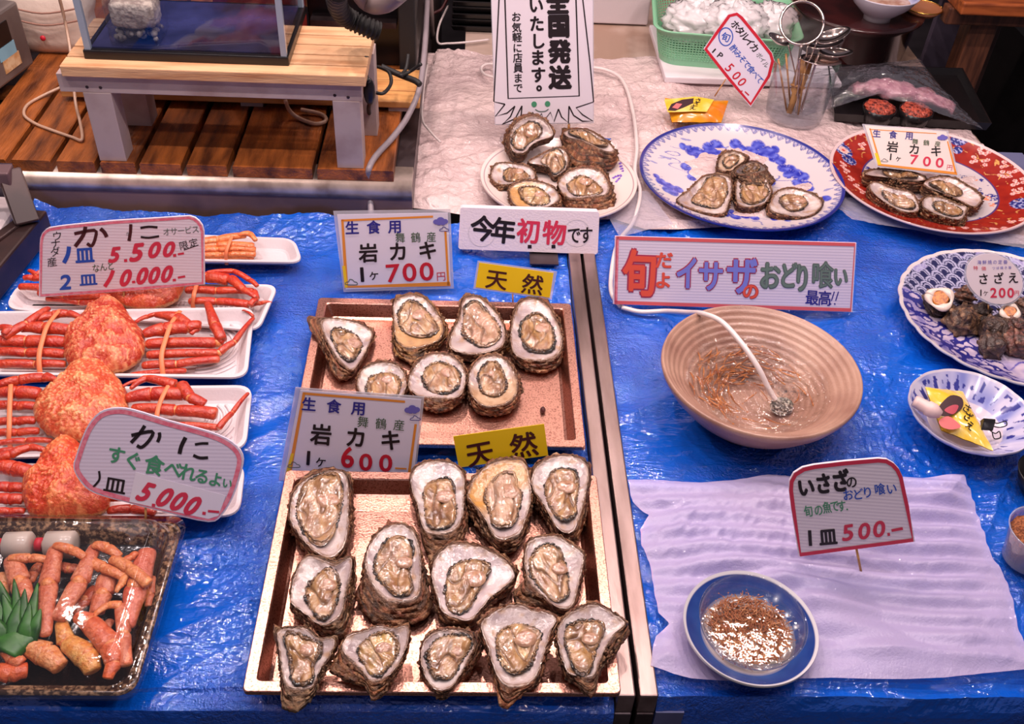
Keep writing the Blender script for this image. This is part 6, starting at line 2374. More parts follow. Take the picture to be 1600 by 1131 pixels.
c.stroke(M_INK_BLACK, [(1150,346),(1190,362),(1238,360)], 18, False, 3)
for g, x, y, h in (('す', 692, 345, 112), ('ぐ', 792, 378, 116), ('食', 918, 405, 124), ('べ', 1030, 428, 112), ('れ', 1118, 448, 110), ('る', 1202, 470, 96), ('よ', 1284, 490, 92), ('い', 1352, 512, 66)):
    c.ch(M_INK_GREEN, g, x, y, h, h * 0.98, 12, 0.022)
c.stroke(M_INK_BLACK, [(590,440),(592,490),(556,535)], 13, False, 4)
c.ch(M_INK_BLACK, '皿', 686, 524, 108, 138, 10, 0.018)
c.board([(808,446),(1345,585),(1300,705),(1240,724),(770,622)], 0.0004, M_CARD, 'price_patch', 0.0009)
for g, x, y in (('5', 872, 560), ('0', 985, 592), ('0', 1068, 616), ('0', 1150, 642)):
    c.ch(M_INK_ROSE, g, x, y, 116, 106, 15, 0.05, 0.4, 0.0014)
for x, y in ((915, 640), (1215, 688)):
    c.stroke(M_INK_ROSE, [(x - 10, y), (x + 10, y + 3)], 18, lev=0.0014)
c.stroke(M_INK_ROSE, [(1238,676),(1305,682)], 14, lev=0.0014)
c.stick((862, 655), (862, 735))
c.done()


def cloud(c, x, y, s, mat=None, lev=0.0016):
    mat = mat or M_INK_PURPLE
    for dx, dy, r in ((-0.55, 0.1, 0.42), (0.0, -0.12, 0.5), (0.55, 0.05, 0.42), (-0.2, 0.25, 0.35), (0.3, 0.25, 0.35)):
        n = 14
        pts = [(x + (dx + r * cos(2 * pi * k / n)) * s, y + (dy + r * 0.8 * sin(2 * pi * k / n)) * s) for k in range(n)]
        q = c.uv(pts)
        lev += 0.00004
        c.ink.setdefault(mat.name, MB()).add([(a, b, lev) for a, b in q], [tuple(range(n - 1, -1, -1))])


def cloud_line(c, x, y, s, mat):
    pts = [(x - s, y + .3 * s), (x - .9 * s, y - .1 * s), (x - .5 * s, y - .2 * s), (x - .3 * s, y - .6 * s), (x + .2 * s, y - .5 * s), (x + .5 * s, y - .2 * s), (x + .95 * s, y - .05 * s), (x + .9 * s, y + .35 * s)]
    c.stroke(mat, pts, s * .14, True, 4, lev=0.0016)


def poly(c, mat, pts, lev):
    q = c.uv(pts)
    a = sum(q[i][0] * q[(i + 1) % len(q)][1] - q[(i + 1) % len(q)][0] * q[i][1] for i in range(len(q)))
    if a < 0:
        q.reverse()
    c.ink.setdefault(mat.name, MB()).add([(x, y, lev) for x, y in q], [tuple(range(len(q)))])


M_CARDW = principled('printed_white_paper', rgb(222, 212, 228), 0.35, coat=0.3)

# ---- rock oyster 700 (rear tray)
c = Card('price_card', 'laminated rock oyster price card of 700 yen standing behind the rear tray', 'price card', at(598, 455, .0), 14, 0, c4)
c.board([(298,88),(840,80),(856,446),(346,462)], 0.0012, M_LAMIN, 'laminate')
c.board([(316,104),(828,96),(842,434),(356,450)], 0.0006, M_CARDW, 'card', 0.0006)
L = 0.0010
poly(c, M_ORANGE, [(335,126),(760,108),(760,117),(335,136)], L)
poly(c, M_ORANGE, [(335,126),(346,126),(368,440),(352,442)], L)
poly(c, M_ORANGE, [(812,180),(822,180),(836,432),(826,432)], L)
poly(c, M_ORANGE, [(350,442),(352,434),(838,414),(842,434)], L)
poly(c, M_YELLOW, [(340,340),(354,340),(366,440),(352,442)], L + .0002)
c.lev = 0.0014
c.text(M_INK_NAVY, '生食用', 386, 164, 584, 158, 64, 66, 0.022)
c.text(M_INK_DGREEN, '舞鶴産', 608, 210, 752, 206, 50, 48, 0.006)
c.text(M_INK_BLACK, '岩カキ', 461, 280, 735, 268, 92, 92, 0.022)
c.ch(M_INK_BLACK, '1', 432, 378, 68, 84, -4, 0.03)
c.ch(M_INK_BLACK, 'ケ', 487, 386, 44, 46, -4, 0.016)
for g, x in (('7', 575), ('0', 651), ('0', 730)):
    c.ch(M_INK_RED, g, x, 371 - (x - 575) * 0.05, 84, 100, -4, 0.022)
c.ch(M_INK_RED, '円', 797, 388, 46, 46, -4, 0.0)
cloud(c, 795, 133, 36)
cloud_line(c, 812, 172, 20, M_INK_NAVY)
cloud_line(c, 383, 418, 26, M_INK_GREY)
c.done()

# ---- rock oyster 600 (front tray)
c = Card('price_card', 'laminated rock oyster price card of 600 yen between the two metal trays', 'price card', Vector((at(545, 735, 0.03).x, at(545, 735, 0.03).y + 0.016, 0.0)), 12, 0, c5)
c.board([(188,52),(602,82),(572,345),(572,372),(132,372),(138,330)], 0.0012, M_LAMIN, 'laminate')
c.board([(204,60),(592,90),(566,366),(150,366),(152,330)], 0.0006, M_CARDW, 'card', 0.0006)
poly(c, M_ORANGE, [(216,66),(540,93),(540,100),(216,74)], L)
poly(c, M_ORANGE, [(212,66),(221,67),(168,366),(156,366)], L)
poly(c, M_ORANGE, [(570,168),(578,168),(552,366),(543,366)], L)
poly(c, M_YELLOW, [(174,262),(184,262),(168,330),(156,330)], L + .0002)
c.lev = 0.0014
c.text(M_INK_NAVY, '生食用', 232, 104, 391, 117, 46, 48, 0.022)
c.text(M_INK_DGREEN, '舞鶴産', 405, 161, 521, 171, 38, 38, 0.006)
c.text(M_INK_BLACK, '岩カキ', 271, 201, 494, 219, 70, 70, 0.022)
c.ch(M_INK_BLACK, '1', 230, 275, 46, 56, 4, 0.028)
c.ch(M_INK_BLACK, 'ケ', 270, 290, 34, 36, 4, 0.016)
for g, x, y, h in (('6', 356, 272, 66), ('0', 414, 288, 54), ('0', 478, 291, 54)):
    c.ch(M_INK_RED, g, x, y, h, 64, 2, 0.03)
c.stroke(M_ORANGE, [(508, 309), (545, 311)], 5)
cloud(c, 563, 120, 26)
cloud_line(c, 573, 150, 15, M_INK_NAVY)
cloud_line(c, 184, 300, 18, M_INK_GREY)
c.done()

# ---- rock oyster 700 on the red platter
c = Card('price_card', 'rock oyster price card of 700 yen tilted back on the red flowered platter', 'price card', at(1435, 272, .052), 38, 0, cR)
c.board([(330,115),(992,168),(1075,520),(436,446)], 0.0012, M_LAMIN, 'laminate')
c.board([(350,125),(976,176),(1058,508),(448,436)], 0.0006, principled('warm_paper', rgb(232, 214, 208), 0.4), 'card', 0.0006)
poly(c, M_ORANGE, [(384,155),(900,188),(900,194),(384,161)], L)
poly(c, M_ORANGE, [(384,150),(394,151),(478,432),(462,432)], L)
poly(c, M_ORANGE, [(980,250),(990,250),(1056,496),(1040,496)], L)
poly(c, M_ORANGE, [(450,436),(446,420),(1056,488),(1060,508)], L)
poly(c, M_YELLOW, [(424,340),(446,342),(476,430),(450,430)], L + .0002)
c.lev = 0.0014
c.text(M_INK_NAVY, '生食用', 440, 190, 690, 208, 64, 66, 0.012)
c.text(M_INK_DGREEN, '舞鶴産', 735, 252, 908, 270, 46, 50, 0.004)
c.text(M_INK_BLACK, '岩カキ', 562, 292, 896, 326, 88, 92, 0.016)
c.ch(M_INK_BLACK, '1', 548, 368, 52, 60, 6, 0.02)
c.ch(M_INK_BLACK, 'ケ', 606, 386, 42, 44, 6, 0.012)
for g, x, y in (('7', 728, 388), ('0', 826, 402), ('0', 924, 412)):
    c.ch(M_INK_ROSE, g, x, y, 74, 94, 6, 0.024)
c.ch(M_INK_ROSE, '円', 1000, 450, 46, 50, 6, 0.0)
cloud(c, 945, 220, 42)
cloud_line(c, 500, 398, 24, M_INK_GREY)
c.done()

# ---- yellow "wild" signs
M_YCARD = principled('yellow_card', rgb(238, 196, 24), 0.4)
c = Card('wild_sign', 'small yellow sign on a stick behind the oysters of the rear tray', 'sign', at(803, 472, .03), 16, 0, c4)
c.board([(966,318),(1334,368),(1308,498),(946,446)], 0.001, M_LAMIN, 'laminate')
c.board([(974,326),(1318,374),(1300,488),(956,440)], 0.0006, M_YCARD, 'card', 0.0006)
c.lev = 0.0012
c.text(M_INK_BROWN, '天然', 1054, 403, 1220, 426, 96, 104, 0.016)
c.stick((1128, 470), (1130, 512), r=0.0012)
c.done()
c = Card('wild_sign', 'small yellow sign on a stick between the two trays, right of the 600 yen card', 'sign', at(795, 712, .03), 14, 0, c5)
c.board([(694,209),(986,169),(999,270),(712,309)], 0.001, M_YCARD, 'card')
c.text(M_INK_BROWN, '天然', 780, 263, 920, 236, 84, 92, 0.018)
c.stick((850, 285), (852, 315), r=0.0012)
c.done()

# ---- thick foam sign: first of this year
c = Card('foam_sign', 'thick white foam sign about this year first catch before the leaf plate', 'sign', at(826, 397, .004), 18, 0, c4)
c.board([(886,76),(896,72),(1522,92),(1530,100),(1522,280),(1514,288),(884,264),(877,256)], 0.022, principled('foam_board', rgb(228, 210, 216), 0.55, bump=0.0006, bump_scale=260), 'foam_panel')
c.text(M_INK_BLACK, '今年', 990, 168, 1085, 178, 124, 118, 0.026)
c.text(M_INK_ROSE, '初物', 1202, 180, 1322, 188, 118, 112, 0.024)
c.text(M_INK_BLACK, 'です', 1412, 198, 1468, 198, 84, 66, 0.014)
for x in (1207, 1317):
    c.stroke(M_INK_BLACK, [(x - 9, 252), (x + 9, 252)], 16)
for x in (985, 1425):
    c.stroke(M_FOAMWHITE, [(x + 62 * cos(2 * pi * k / 20), 190 + 62 * sin(2 * pi * k / 20)) for k in range(20)], 4, True, 0, 0.0003)
c.done()
# steel stand behind it
t = thing('sign_stand', 'small dark metal stand under the thick foam sign', 'stand', at(850, 412, 0.002))
a = at(846, 398, 0.003)
obj('upright', MB().box(a.x - 0.022, a.x + 0.03, a.y + 0.010, a.y + 0.014, 0.002, 0.03), M_DSTEEL, t, smooth=False)
obj('foot', MB().box(a.x - 0.022, a.x + 0.03, a.y - 0.03, a.y + 0.014, 0.001, 0.004), M_DSTEEL, t, smooth=False)

# ---- large dancing-fish sign
c4b = lambda p: crop(930, 350, 0.32707, p)
c = Card('banner_board', 'long red bordered board about eating live fish behind the pottery bowl', 'sign', at(1150, 485, .006), 20, 0, c4b)
c.board([(95,57),(1248,90),(1228,421),(85,382)], 0.003, M_FLUTE2)
c.stroke(M_INK_CORAL, [(103,66),(1240,98),(1220,410),(94,374)], 17, True)
c.stroke(M_INK_PINK, [(106,60),(98,380)], 14)
# big brush characters: coloured body inside a darker outline
def brush(c, ch_, x, y, h, w, body, line, off=0.055, rot=2):
    c.ch(line, ch_, x, y, h, w, rot, off, 0.0, 0.0006)
    c.ch(body, ch_, x, y, h, w, rot, off - 0.028, 0.0, 0.0010)
M_INK_RB = principled('red_marker_ink', rgb(226, 84, 62), 0.5)
M_INK_LB = principled('periwinkle_ink', rgb(120, 124, 206), 0.5)
M_INK_PL = principled('plum_ink', rgb(170, 52, 84), 0.5)
M_INK_MG = principled('moss_grey_ink', rgb(104, 122, 112), 0.5)
brush(c, '旬', 212, 232, 232, 164, M_INK_RB, M_INK_PL, 0.05)
brush(c, 'だ', 328, 172, 84, 88, M_INK_RB, M_INK_CORAL, 0.04)
brush(c, 'よ', 325, 268, 84, 84, M_INK_RB, M_INK_CORAL, 0.04)
brush(c, 'イ', 438, 232, 172, 110, M_INK_LB, M_INK_PL, 0.05)
brush(c, 'サ', 552, 246, 158, 126, M_INK_LB, M_INK_PL, 0.05)
brush(c, 'ザ', 700, 244, 190, 150, M_INK_LB, M_INK_PL, 0.05)
brush(c, 'の', 742, 320, 84, 84, M_INK_RB, M_INK_PL, 0.05)
brush(c, 'お', 834, 246, 142, 104, M_INK_MG, M_INK_GREY, 0.04)
brush(c, 'ど', 922, 244, 134, 88, M_INK_MG, M_INK_GREY, 0.04)
brush(c, 'り', 988, 256, 146, 74, M_INK_MG, M_INK_GREY, 0.04)
brush(c, '喰', 1085, 242, 134, 108, M_INK_MG, M_INK_GREY, 0.03)
brush(c, 'い', 1172, 250, 104, 74, M_INK_MG, M_INK_GREY, 0.04)
c.text(M_INK_NAVY, '最高', 1036, 350, 1096, 354, 76, 66, 0.012)
for x in (1132, 1152):
    c.stroke(M_INK_NAVY, [(x + 10, 322), (x - 4, 366)], 5)
    c.stroke(M_INK_NAVY, [(x - 10, 378), (x - 6, 384)], 6)
for x in (150, 1162):
    c.stick((x, 392 if x < 500 else 418), (x, 432 if x < 500 else 440), r=0.001, mat=M_CLEAR, name='hanger')
c.done()

# ---- isaza sign on the foam sheet
c6b = lambda p: crop(960, 690, 0.4, p)
c = Card('price_card', 'arched red bordered card of 500 yen for a plate, stuck in the foam sheet', 'price card', at(1347, 896, .012), 14, -4, c6b)
c.board([(720,449),(690,255),(682,190),(684,152),(700,122),(735,100),(780,90),(900,76),(1030,65),(1064,68),(1092,84),(1112,106),(1126,136),(1150,252),(1174,390)], 0.003, M_FLUTE)
c.stroke(M_INK_ROSE, [(727,440),(698,255),(690,190),(692,156),(707,128),(740,108),(783,98),(900,84),(1030,73),(1062,76),(1086,90),(1105,111),(1118,139),(1143,254),(1165,383)], 15, True)
for g, x, y, h, w in (('い', 748, 176, 78, 70), ('さ', 816, 162, 86, 66), ('ざ', 882, 152, 90, 70)):
    c.ch(M_INK_BLACK, g, x, y, h, w, -6, 0.04)
c.ch(M_INK_BLACK, 'の', 926, 156, 52, 46, -6, 0.018)
for g, x, y in (('お', 912, 206), ('ど', 951, 204), ('り', 988, 196), ('喰', 1036, 184), ('い', 1082, 182)):
    c.ch(M_INK_BLUE, g, x, y, 48, 44, -8, 0.012)
for g, x, y in (('旬', 757, 270), ('の', 797, 266), ('魚', 830, 256), ('で', 860, 250), ('す', 887, 250)):
    c.ch(M_INK_GREEN, g, x, y, 48, 36, -8, 0.012)
c.stroke(M_INK_GREEN, [(906, 264), (912, 263)], 6)
c.stroke(M_INK_BLACK, [(762,345),(764,378),(766,406)], 13, False, 2)
c.ch(M_INK_BLACK, '皿', 834, 370, 74, 72, -5, 0.03)
for g, x, y in (('5', 912, 352), ('0', 976, 346), ('0', 1034, 338)):
    c.ch(M_INK_ROSE, g, x, y, 62, 72, -8, 0.034, 0.2)
c.stroke(M_INK_ROSE, [(1066, 362), (1076, 360)], 12)
c.stroke(M_INK_ROSE, [(1082, 346), (1126, 338)], 11)
c.stick((948, 425), (966, 514))
c.done()

# ---- round turban shell sign
c = Card('round_price_card', 'round white price card of 200 yen among the turban shells', 'price card', at(1555, 476, .055), 24, 0, cS)
c.board([(545 + 146 * cos(2 * pi * k / 40) + 6 * sin(2 * pi * k / 40), 208 + 130 * sin(2 * pi * k / 40) + 22 * cos(2 * pi * k / 40)) for k in range(40)], 0.0025, M_LAMIN, 'laminate')
c.board([(545 + 138 * cos(2 * pi * k / 40) + 6 * sin(2 * pi * k / 40), 206 + 122 * sin(2 * pi * k / 40) + 22 * cos(2 * pi * k / 40)) for k in range(40)], 0.0006, principled('pinkish_paper', rgb(230, 212, 216), 0.4), 'card', 0.0006)
c.lev = 0.0012
c.text(M_INK_PURPLE, '海鮮焼の定番', 470, 124, 598, 122, 22, 22, 0.004)
c.text(M_INK_ROSE, '特価', 452, 152, 492, 154, 22, 24, 0.006)
c.text(M_INK_PURPLE, 'つぼ焼き等', 540, 152, 620, 150, 16, 16, 0.0)
c.text(M_INK_BLACK, 'さざえ', 490, 205, 636, 200, 58, 56, 0.014)
c.ch(M_INK_BLACK, '1', 478, 272, 32, 36, 0, 0.012)
c.ch(M_INK_BLACK, 'ケ', 502, 276, 28, 28, 0, 0.008)
for g, x in (('2', 540), ('0', 582), ('0', 624)):
    c.ch(M_INK_ROSE, g, x, 272, 48, 50, 0, 0.028)
c.ch(M_INK_ROSE, '円', 654, 274, 26, 26, 0, 0.008)
c.stick((520, 335), (520, 360), r=0.0012)
c.done()

# ---- firefly squid sign
cQ = lambda p: crop(960, 0, 0.22542, p)
c = Card('price_card', 'tilted red bordered firefly squid card of 500 yen on a bamboo stick', 'price card', at(1113, 156, .05), 14, 0, cQ)
ol = [(618,340),(700,222),(790,98),(850,84),(890,112),(990,236),(1094,366),(1110,420),(1082,530),(945,742),(780,545)]
c.board(ol, 0.0025, M_CARDW)
c.stroke(M_INK_RED, [(632,340),(706,232),(796,110),(848,97),(880,122),(982,246),(1082,374),(1096,422),(1070,526),(944,722),(790,540)], 21, True)
c.text(M_INK_BLACK, 'ホタルイカ', 838, 172, 972, 330, 66, 60, 0.018)
c.text(M_INK_GREY, 'ボイル', 1004, 384, 1050, 446, 44, 42, 0.006)
c.ch(M_INK_BLUE, '旬', 772, 256, 66, 66, 20, 0.01)
c.stroke(M_INK_BLUE, [(772 + 48 * cos(2 * pi * k / 24), 254 + 62 * sin(2 * pi * k / 24)) for k in range(24)], 7, True)
c.text(M_INK_BLUE, '酢みそで食べて', 828, 338, 1008, 552, 56, 54, 0.006)
c.stroke(M_INK_BLACK, [(702,338),(678,364)], 10)
c.ch(M_INK_BLACK, 'P', 734, 384, 44, 50, 40, 0.016)
for g, x, y in (('5', 800, 466), ('0', 848, 522), ('0', 886, 566)):
    c.ch(M_INK_RED, g, x, y, 66, 64, 44, 0.012, 0.1)
c.stroke(M_INK_RED, [(880, 628), (886, 634)], 10)
c.stroke(M_INK_RED, [(904, 634), (932, 660)], 9)
c.stick((776, 548), (696, 670), r=0.0014)
c.done()

# ---- tall shipping banner
cN = lambda p: crop(600, 0, 0.25, p)
b0 = at(888, 214, .045)
c = Card('shipping_banner', 'tall white laminated banner about nationwide shipping behind the leaf plate', 'banner', b0, 10, 0, cN)
c.board([(664,-120),(1310,-120),(1312,770),(692,782)], 0.0015, M_LAMIN, 'laminate')
c.board([(668,-112),(1304,-112),(1306,764),(697,775)], 0.0006, principled('banner_paper', rgb(224, 212, 220), 0.35, coat=0.3), 'card', 0.0006)
c.lev = 0.0012
c.stroke(M_INK_BLACK, [(752,-110),(776,614),(1220,598),(1196,-110)], 9)
c.stroke(M_INK_BLACK, [(724,-110),(704,300),(686,634),(756,650)], 8)
c.stroke(M_INK_BLACK, [(756,650),(696,726),(770,705),(818,662)], 8)
c.stroke(M_INK_BLACK, [(818,662),(790,728),(738,776),(820,740),(862,660)], 8)
c.stroke(M_INK_BLACK, [(862,660),(858,712),(846,750)], 8)
c.stroke(M_INK_BLACK, [(960,750),(985,708),(1000,752),(1040,700),(1062,760),(1090,680)], 8)
c.stroke(M_INK_BLACK, [(1090,680),(1110,730),(1152,766),(1156,662)], 8)
c.stroke(M_INK_BLACK, [(1156,662),(1185,720),(1240,756),(1305,755),(1240,715),(1200,672),(1310,635),(1288,400),(1230,-110)], 8)
c.stroke(M_INK_BLACK, [(900,722),(930,700),(950,744)], 6)
for x, y in ((938, 650), (1022, 648)):
    poly(c, M_INK_GREEN, [(x + 17 * cos(2 * pi * k / 18), y + 18 * sin(2 * pi * k / 18)) for k in range(18)], 0.0013)
c.stroke(M_INK_GREY, [(945,682),(965,694),(990,696),(1012,692),(1028,680)], 6, False, 3)
for g, x, y in (('全', 1086, 15), ('国', 1092, 160), ('発', 1097, 320), ('送', 1100, 482)):
    c.ch(M_INK_BLACK, g, x, y, 150, 140, -1, 0.05)
for g, x, y in (('い', 950, 32), ('た', 955, 146), ('し', 962, 255), ('ま', 960, 358), ('す', 964, 466), ('。', 998, 520)):
    c.ch(M_INK_BLACK, g, x, y, 104, 96, -1, 0.03)
for g, x, y in (('お', 826, 104), ('気', 829, 170), ('軽', 832, 232), ('に', 834, 298), ('店', 836, 360), ('員', 838, 422), ('ま', 838, 486), ('で', 838, 548)):
    c.ch(M_INK_BLACK, g, x, y, 64, 62, -1, 0.016)
c.stick((1157, 770), (1155, 812), r=0.0025)
c.done()

# ================================================================== FOAM SHEET (front right)
cG = lambda p: crop(960, 690, 0.4, p)
back = cG([(52,150),(180,156),(340,166),(470,158),(600,142),(690,146),(860,150),(1040,142),(1200,150),(1290,140),(1362,135)])
frontp = cG([(140,880),(230,912),(300,925),(440,928),(560,926),(700,920),(850,922),(1000,926),(1140,928),(1290,924),(1450,905),(1660,888)])
left = cG([(140,880),(150,800),(162,765),(215,712),(172,668),(158,600),(146,520),(136,470),(105,410),(100,345),(134,292),(70,240),(52,150)])
right = cG([(1660,888),(1600,800),(1570,720),(1545,600),(1520,520),(1462,430),(1440,350),(1420,300),(1390,210),(1362,135)])
A = {k: [at(x, y, 0.006) for x, y in v] for k, v in (('b', back), ('f', frontp), ('l', left), ('r', right))}


def coons(u, v):
    f, b, l, r = interp(A['f'], u), interp(A['b'], u), interp(A['l'], v), interp(A['r'], v)
    p = f.lerp(b, v) + l.lerp(r, u) - (A['f'][0].lerp(A['f'][-1], u)).lerp(A['b'][0].lerp(A['b'][-1], u), v)
    x, y = p.x, p.y
    e = min(u * 8, (1 - u) * 8, v * 8, (1 - v) * 8, 1.0)
    ph = y * 225 + x * 14 + 3.0 * noise.noise(Vector((x * 6, y * 5, 1)))
    amp = 0.35 + 0.65 * max(0.0, min(1.0, 0.5 + 1.6 * noise.noise(Vector((x * 5, y * 6, 7)))))
    amp *= 0.35 + 0.65 * v
    z = 0.0075 + 0.0068 * amp * sin(ph) + 0.024 * max(0.0, noise.noise(Vector((x * 7.5, y * 11, 3)))) + 0.012 * fold(x * 0.55, y * 0.8, 4.0) - 0.002
    z = z * (0.35 + 0.65 * e)
    d = hypot(x - iso[0], y - iso[1])                     # pressed flat under the plate
    k = max(0.0, min(1.0, (d - iso[2] * 0.8) / (iso[2] * 0.5)))
    z = 0.003 + (max(z, 0.001)) * k
    return (x, y, z)


m_f = principled('foam_wrap', rgb(202, 186, 220), 0.30, spec=0.5, alpha=0.68, bump=0.0007, bump_scale=330, bump_detail=2)
tag(obj('foam_sheet', MB().grid(coons, 200, 200), m_f), 'thin rippled white foam packing sheet under the banded plate at the front right', 'foam sheet')

# ================================================================== SMALL DISH CONTENTS
M_PACK = principled('yellow_sauce_pack', rgb(226, 184, 52), 0.22, coat=0.5, noise_col=rgb(240, 214, 130), noise_scale=26, noise_amt=(0.45, 0.7))
M_PACKO = principled('orange_sauce_pack', rgb(230, 156, 28), 0.22, coat=0.5, noise_col=rgb(214, 120, 20), noise_scale=20)


def pillow(quad, puff, seed, nx=26, ny=18, thick=0.0015):
    """flat pouch of four world corners swollen in the middle"""
    mb = MB()
    q = [Vector(p) for p in quad]
    up = (q[1] - q[0]).cross(q[3] - q[0]).normalized()
    if up.z < 0:
        up = -up

    def P(sgn):
        def f(u, v):
            a = q[0].lerp(q[1], u); b = q[3].lerp(q[2], u)
            p = a.lerp(b, v)
            e = max(0.0, 1 - abs(2 * u - 1) ** 3) * max(0.0, 1 - abs(2 * v - 1) ** 3)
            return p + up * (sgn * (puff * e + thick * .5) + (0.0016 * noise.noise(Vector((u * 6, v * 6, seed)))))
        return f
    mb.grid(P(1), nx, ny)
    o = MB().grid(P(-1), nx, ny)
    mb.add(o.v, [tuple(reversed(f)) for f in o.f])
    return mb, up, q


t = thing('sauce_pack', 'yellow dumpling shaped sauce pack lying in the small blue patterned dish', 'sauce pack', (*at(1505, 655, .02)[:2], 0.012))
W = [at(*p, z) for p, z in zip(cS([(205, 738), (390, 760), (540, 1050), (285, 950)]), (.046, .040, .030, .028))]
mb, up, q = pillow(W, 0.012, 3.0)
pk_o = obj('pouch', mb, M_PACK, t)
# printed picture of a shell and black brush writing on the pack
def on_pack(px, py, h=0.0145):
    o = sum(q, Vector()) / 4 + up * h
    return hit(px, py, o, up)
pm = MB()
for (x, y, rx_, ry_, mat_) in ():
    pass


def patch(name, pts, mat, par, h=0.0155):
    P_ = [on_pack(*p, h) for p in cS(pts)]
    P_ = closed_spline(P_, 4)
    c_ = sum(P_, Vector()) / len(P_) + up * 0.0005
    mb_ = MB().add(P_ + [c_], [(i, (i + 1) % len(P_), len(P_)) for i in range(len(P_))])
    return obj(name, mb_, mat, par)


patch('printed_shell', [(275,830),(330,778),(385,790),(390,835),(345,870),(300,880),(268,868)], principled('print_dark_plum', rgb(60, 34, 40), 0.4), pk_o)
patch('printed_flesh', [(275,900),(320,880),(370,915),(378,935),(330,945),(285,930)], principled('print_pink', rgb(214, 110, 110), 0.4), pk_o)
patch('printed_flesh', [(300,850),(340,825),(370,830),(345,870)], principled('print_rose', rgb(176, 70, 84), 0.4), pk_o, 0.0162)
lm = MB()
for g, x, y in (('さ', 410, 840), ('ざ', 415, 880), ('え', 425, 925)):
    vs, fs, mx_, wd = glyph(g, 0.0)
    for ox, oy in ((0, 0), (1.4, 0), (0, 1.4), (1.4, 1.4)):
        pts = []
        for vx, vy in vs:
            X, Y = (vx - .5) * 46, -(vy - .38) * 46
            ca, sa = cos(radians(35)), sin(radians(35))
            pts.append((x + ox + X * ca - Y * sa, y + oy + X * sa + Y * ca))
        lm.add([on_pack(*p, 0.0158) for p in cS(pts)], [tuple(f) for f in fs])
obj('lettering', lm, M_INK_BLACK, pk_o)
nz = MB()
N0, N1 = at(1428, 626, .062), at(1470, 648, .055)
nz.tube([N0, N0.lerp(N1, .12), N0.lerp(N1, .45), N0.lerp(N1, .5), N0.lerp(N1, .75), N1], [0.0085, 0.0095, 0.0095, 0.0115, 0.0115, 0.006], 16)
tag(obj('nozzle', nz, principled('pinkish_nozzle', rgb(222, 190, 186), 0.4)), 'small white plastic nozzle resting on the left rim of the small dish', 'nozzle')
# binder clip
bc = thing('binder_clip', 'black binder clip with wire handles at the right of the small dish', 'clip', at(1545, 662, .030))
a, b = at(*cS([(478, 925)])[0], .040), at(*cS([(535, 930)])[0], .038)
d = (b - a).normalized()
s = Vector((0.25, 0.96, 0.1)).normalized()
prism = MB()
up2 = Vector((0, 0, 1))
prof_ = [(-0.009, 0.0), (-0.002, 0.013), (0.002, 0.013), (0.009, 0.0)]
prism.rings([[a + d * (L_) + s * x + up2 * z for x, z in prof_] for L_ in (0, (b - a).length)], cap0=True, cap1=True)
clip_o = obj('clip_body', prism, M_BLACK, bc, smooth=False)
for pts in ([(530,905),(560,915),(600,905),(605,925),(570,935),(535,928)], [(525,950),(550,965),(570,955),(575,985),(545,990),(535,960)]):
    W = [at(*p, .040) for p in cS(pts)]
    obj('wire_handle', MB().tube(W, 0.0009, 6, smooth=5), principled('dark_wire', rgb(60, 56, 60), 0.25, 1.0), clip_o)

# ================================================================== granule cup at the right edge
gc = at(1598, 885, 0.0)
g0 = at(1602, 872, 0.004)
cup = thing('topping_cup', 'clear plastic cup heaped with brown flakes at the right edge of the picture', 'cup', (g0.x, g0.y, 0.003))
R0, R1_, hc = 0.030, 0.040, 0.062
cprof = [(0.001, 0.003), (R0, 0.003), (R0 + .001, 0.006)] + [(R0 + (R1_ - R0) * k / 10, 0.006 + (hc - 0.006) * k / 10) for k in range(1, 11)] + [(R1_ + 0.002, hc + 0.001), (R1_ + 0.002, hc - 0.001)]
obj('cup_wall', MB().lathe(cprof, (g0.x, g0.y, 0), 60, None, lambda a, j: 1 + 0.008 * sin(a * 40) * (3 < j < 13)), clear('ribbed_cup', tint=(0.86, 0.82, 0.84, 1), gloss=0.5, rough=0.1, white=0.35, white_col=(0.72, 0.66, 0.68, 1)), cup)
fk = MB()
rr = []
for j in range(22):
    tt = 1 - j / 21
    r = (R1_ - 0.003) * tt
    rr.append([(g0.x + r * cos(2 * pi * k / 50), g0.y + r * sin(2 * pi * k / 50), hc - 0.012 + 0.022 * (1 - tt ** 2) + 0.006 * noise.noise(Vector((r * cos(2 * pi * k / 50) * 260, r * sin(2 * pi * k / 50) * 260, 1)))) for k in range(50)])
low_ = [[(g0.x + (R0 + (R1_ - R0) * q_ - 0.003) * cos(2 * pi * k / 50), g0.y + (R0 + (R1_ - R0) * q_ - 0.003) * sin(2 * pi * k / 50), 0.008 + (hc - 0.022) * q_) for k in range(50)] for q_ in (0.0, 0.5, 0.95)]
fk.rings(low_ + rr, cap0=True, cap1=True)
o = tag(obj('brown_flakes', fk, principled('toasted_flakes', rgb(176, 104, 60), 0.7, noise_col=rgb(120, 62, 34), noise_scale=260, noise_amt=(0.42, 0.6), bump=0.006, bump_scale=330)), 'heap of toasted brown flakes in the cup at the right edge', 'flakes', kind='stuff')
# dark dish edge just above it at the border
dk = at(1612, 750, .02)
tag(obj('black_dish', MB().lathe([(0.001, 0.004), (0.03, 0.004), (0.042, 0.03), (0.044, 0.03), (0.033, 0.0), (0.001, 0.0)], (dk.x + 0.022, dk.y, 0.003), 40), M_BLACK), 'rim of a black dish cut off at the right edge above the flake cup', 'dish')

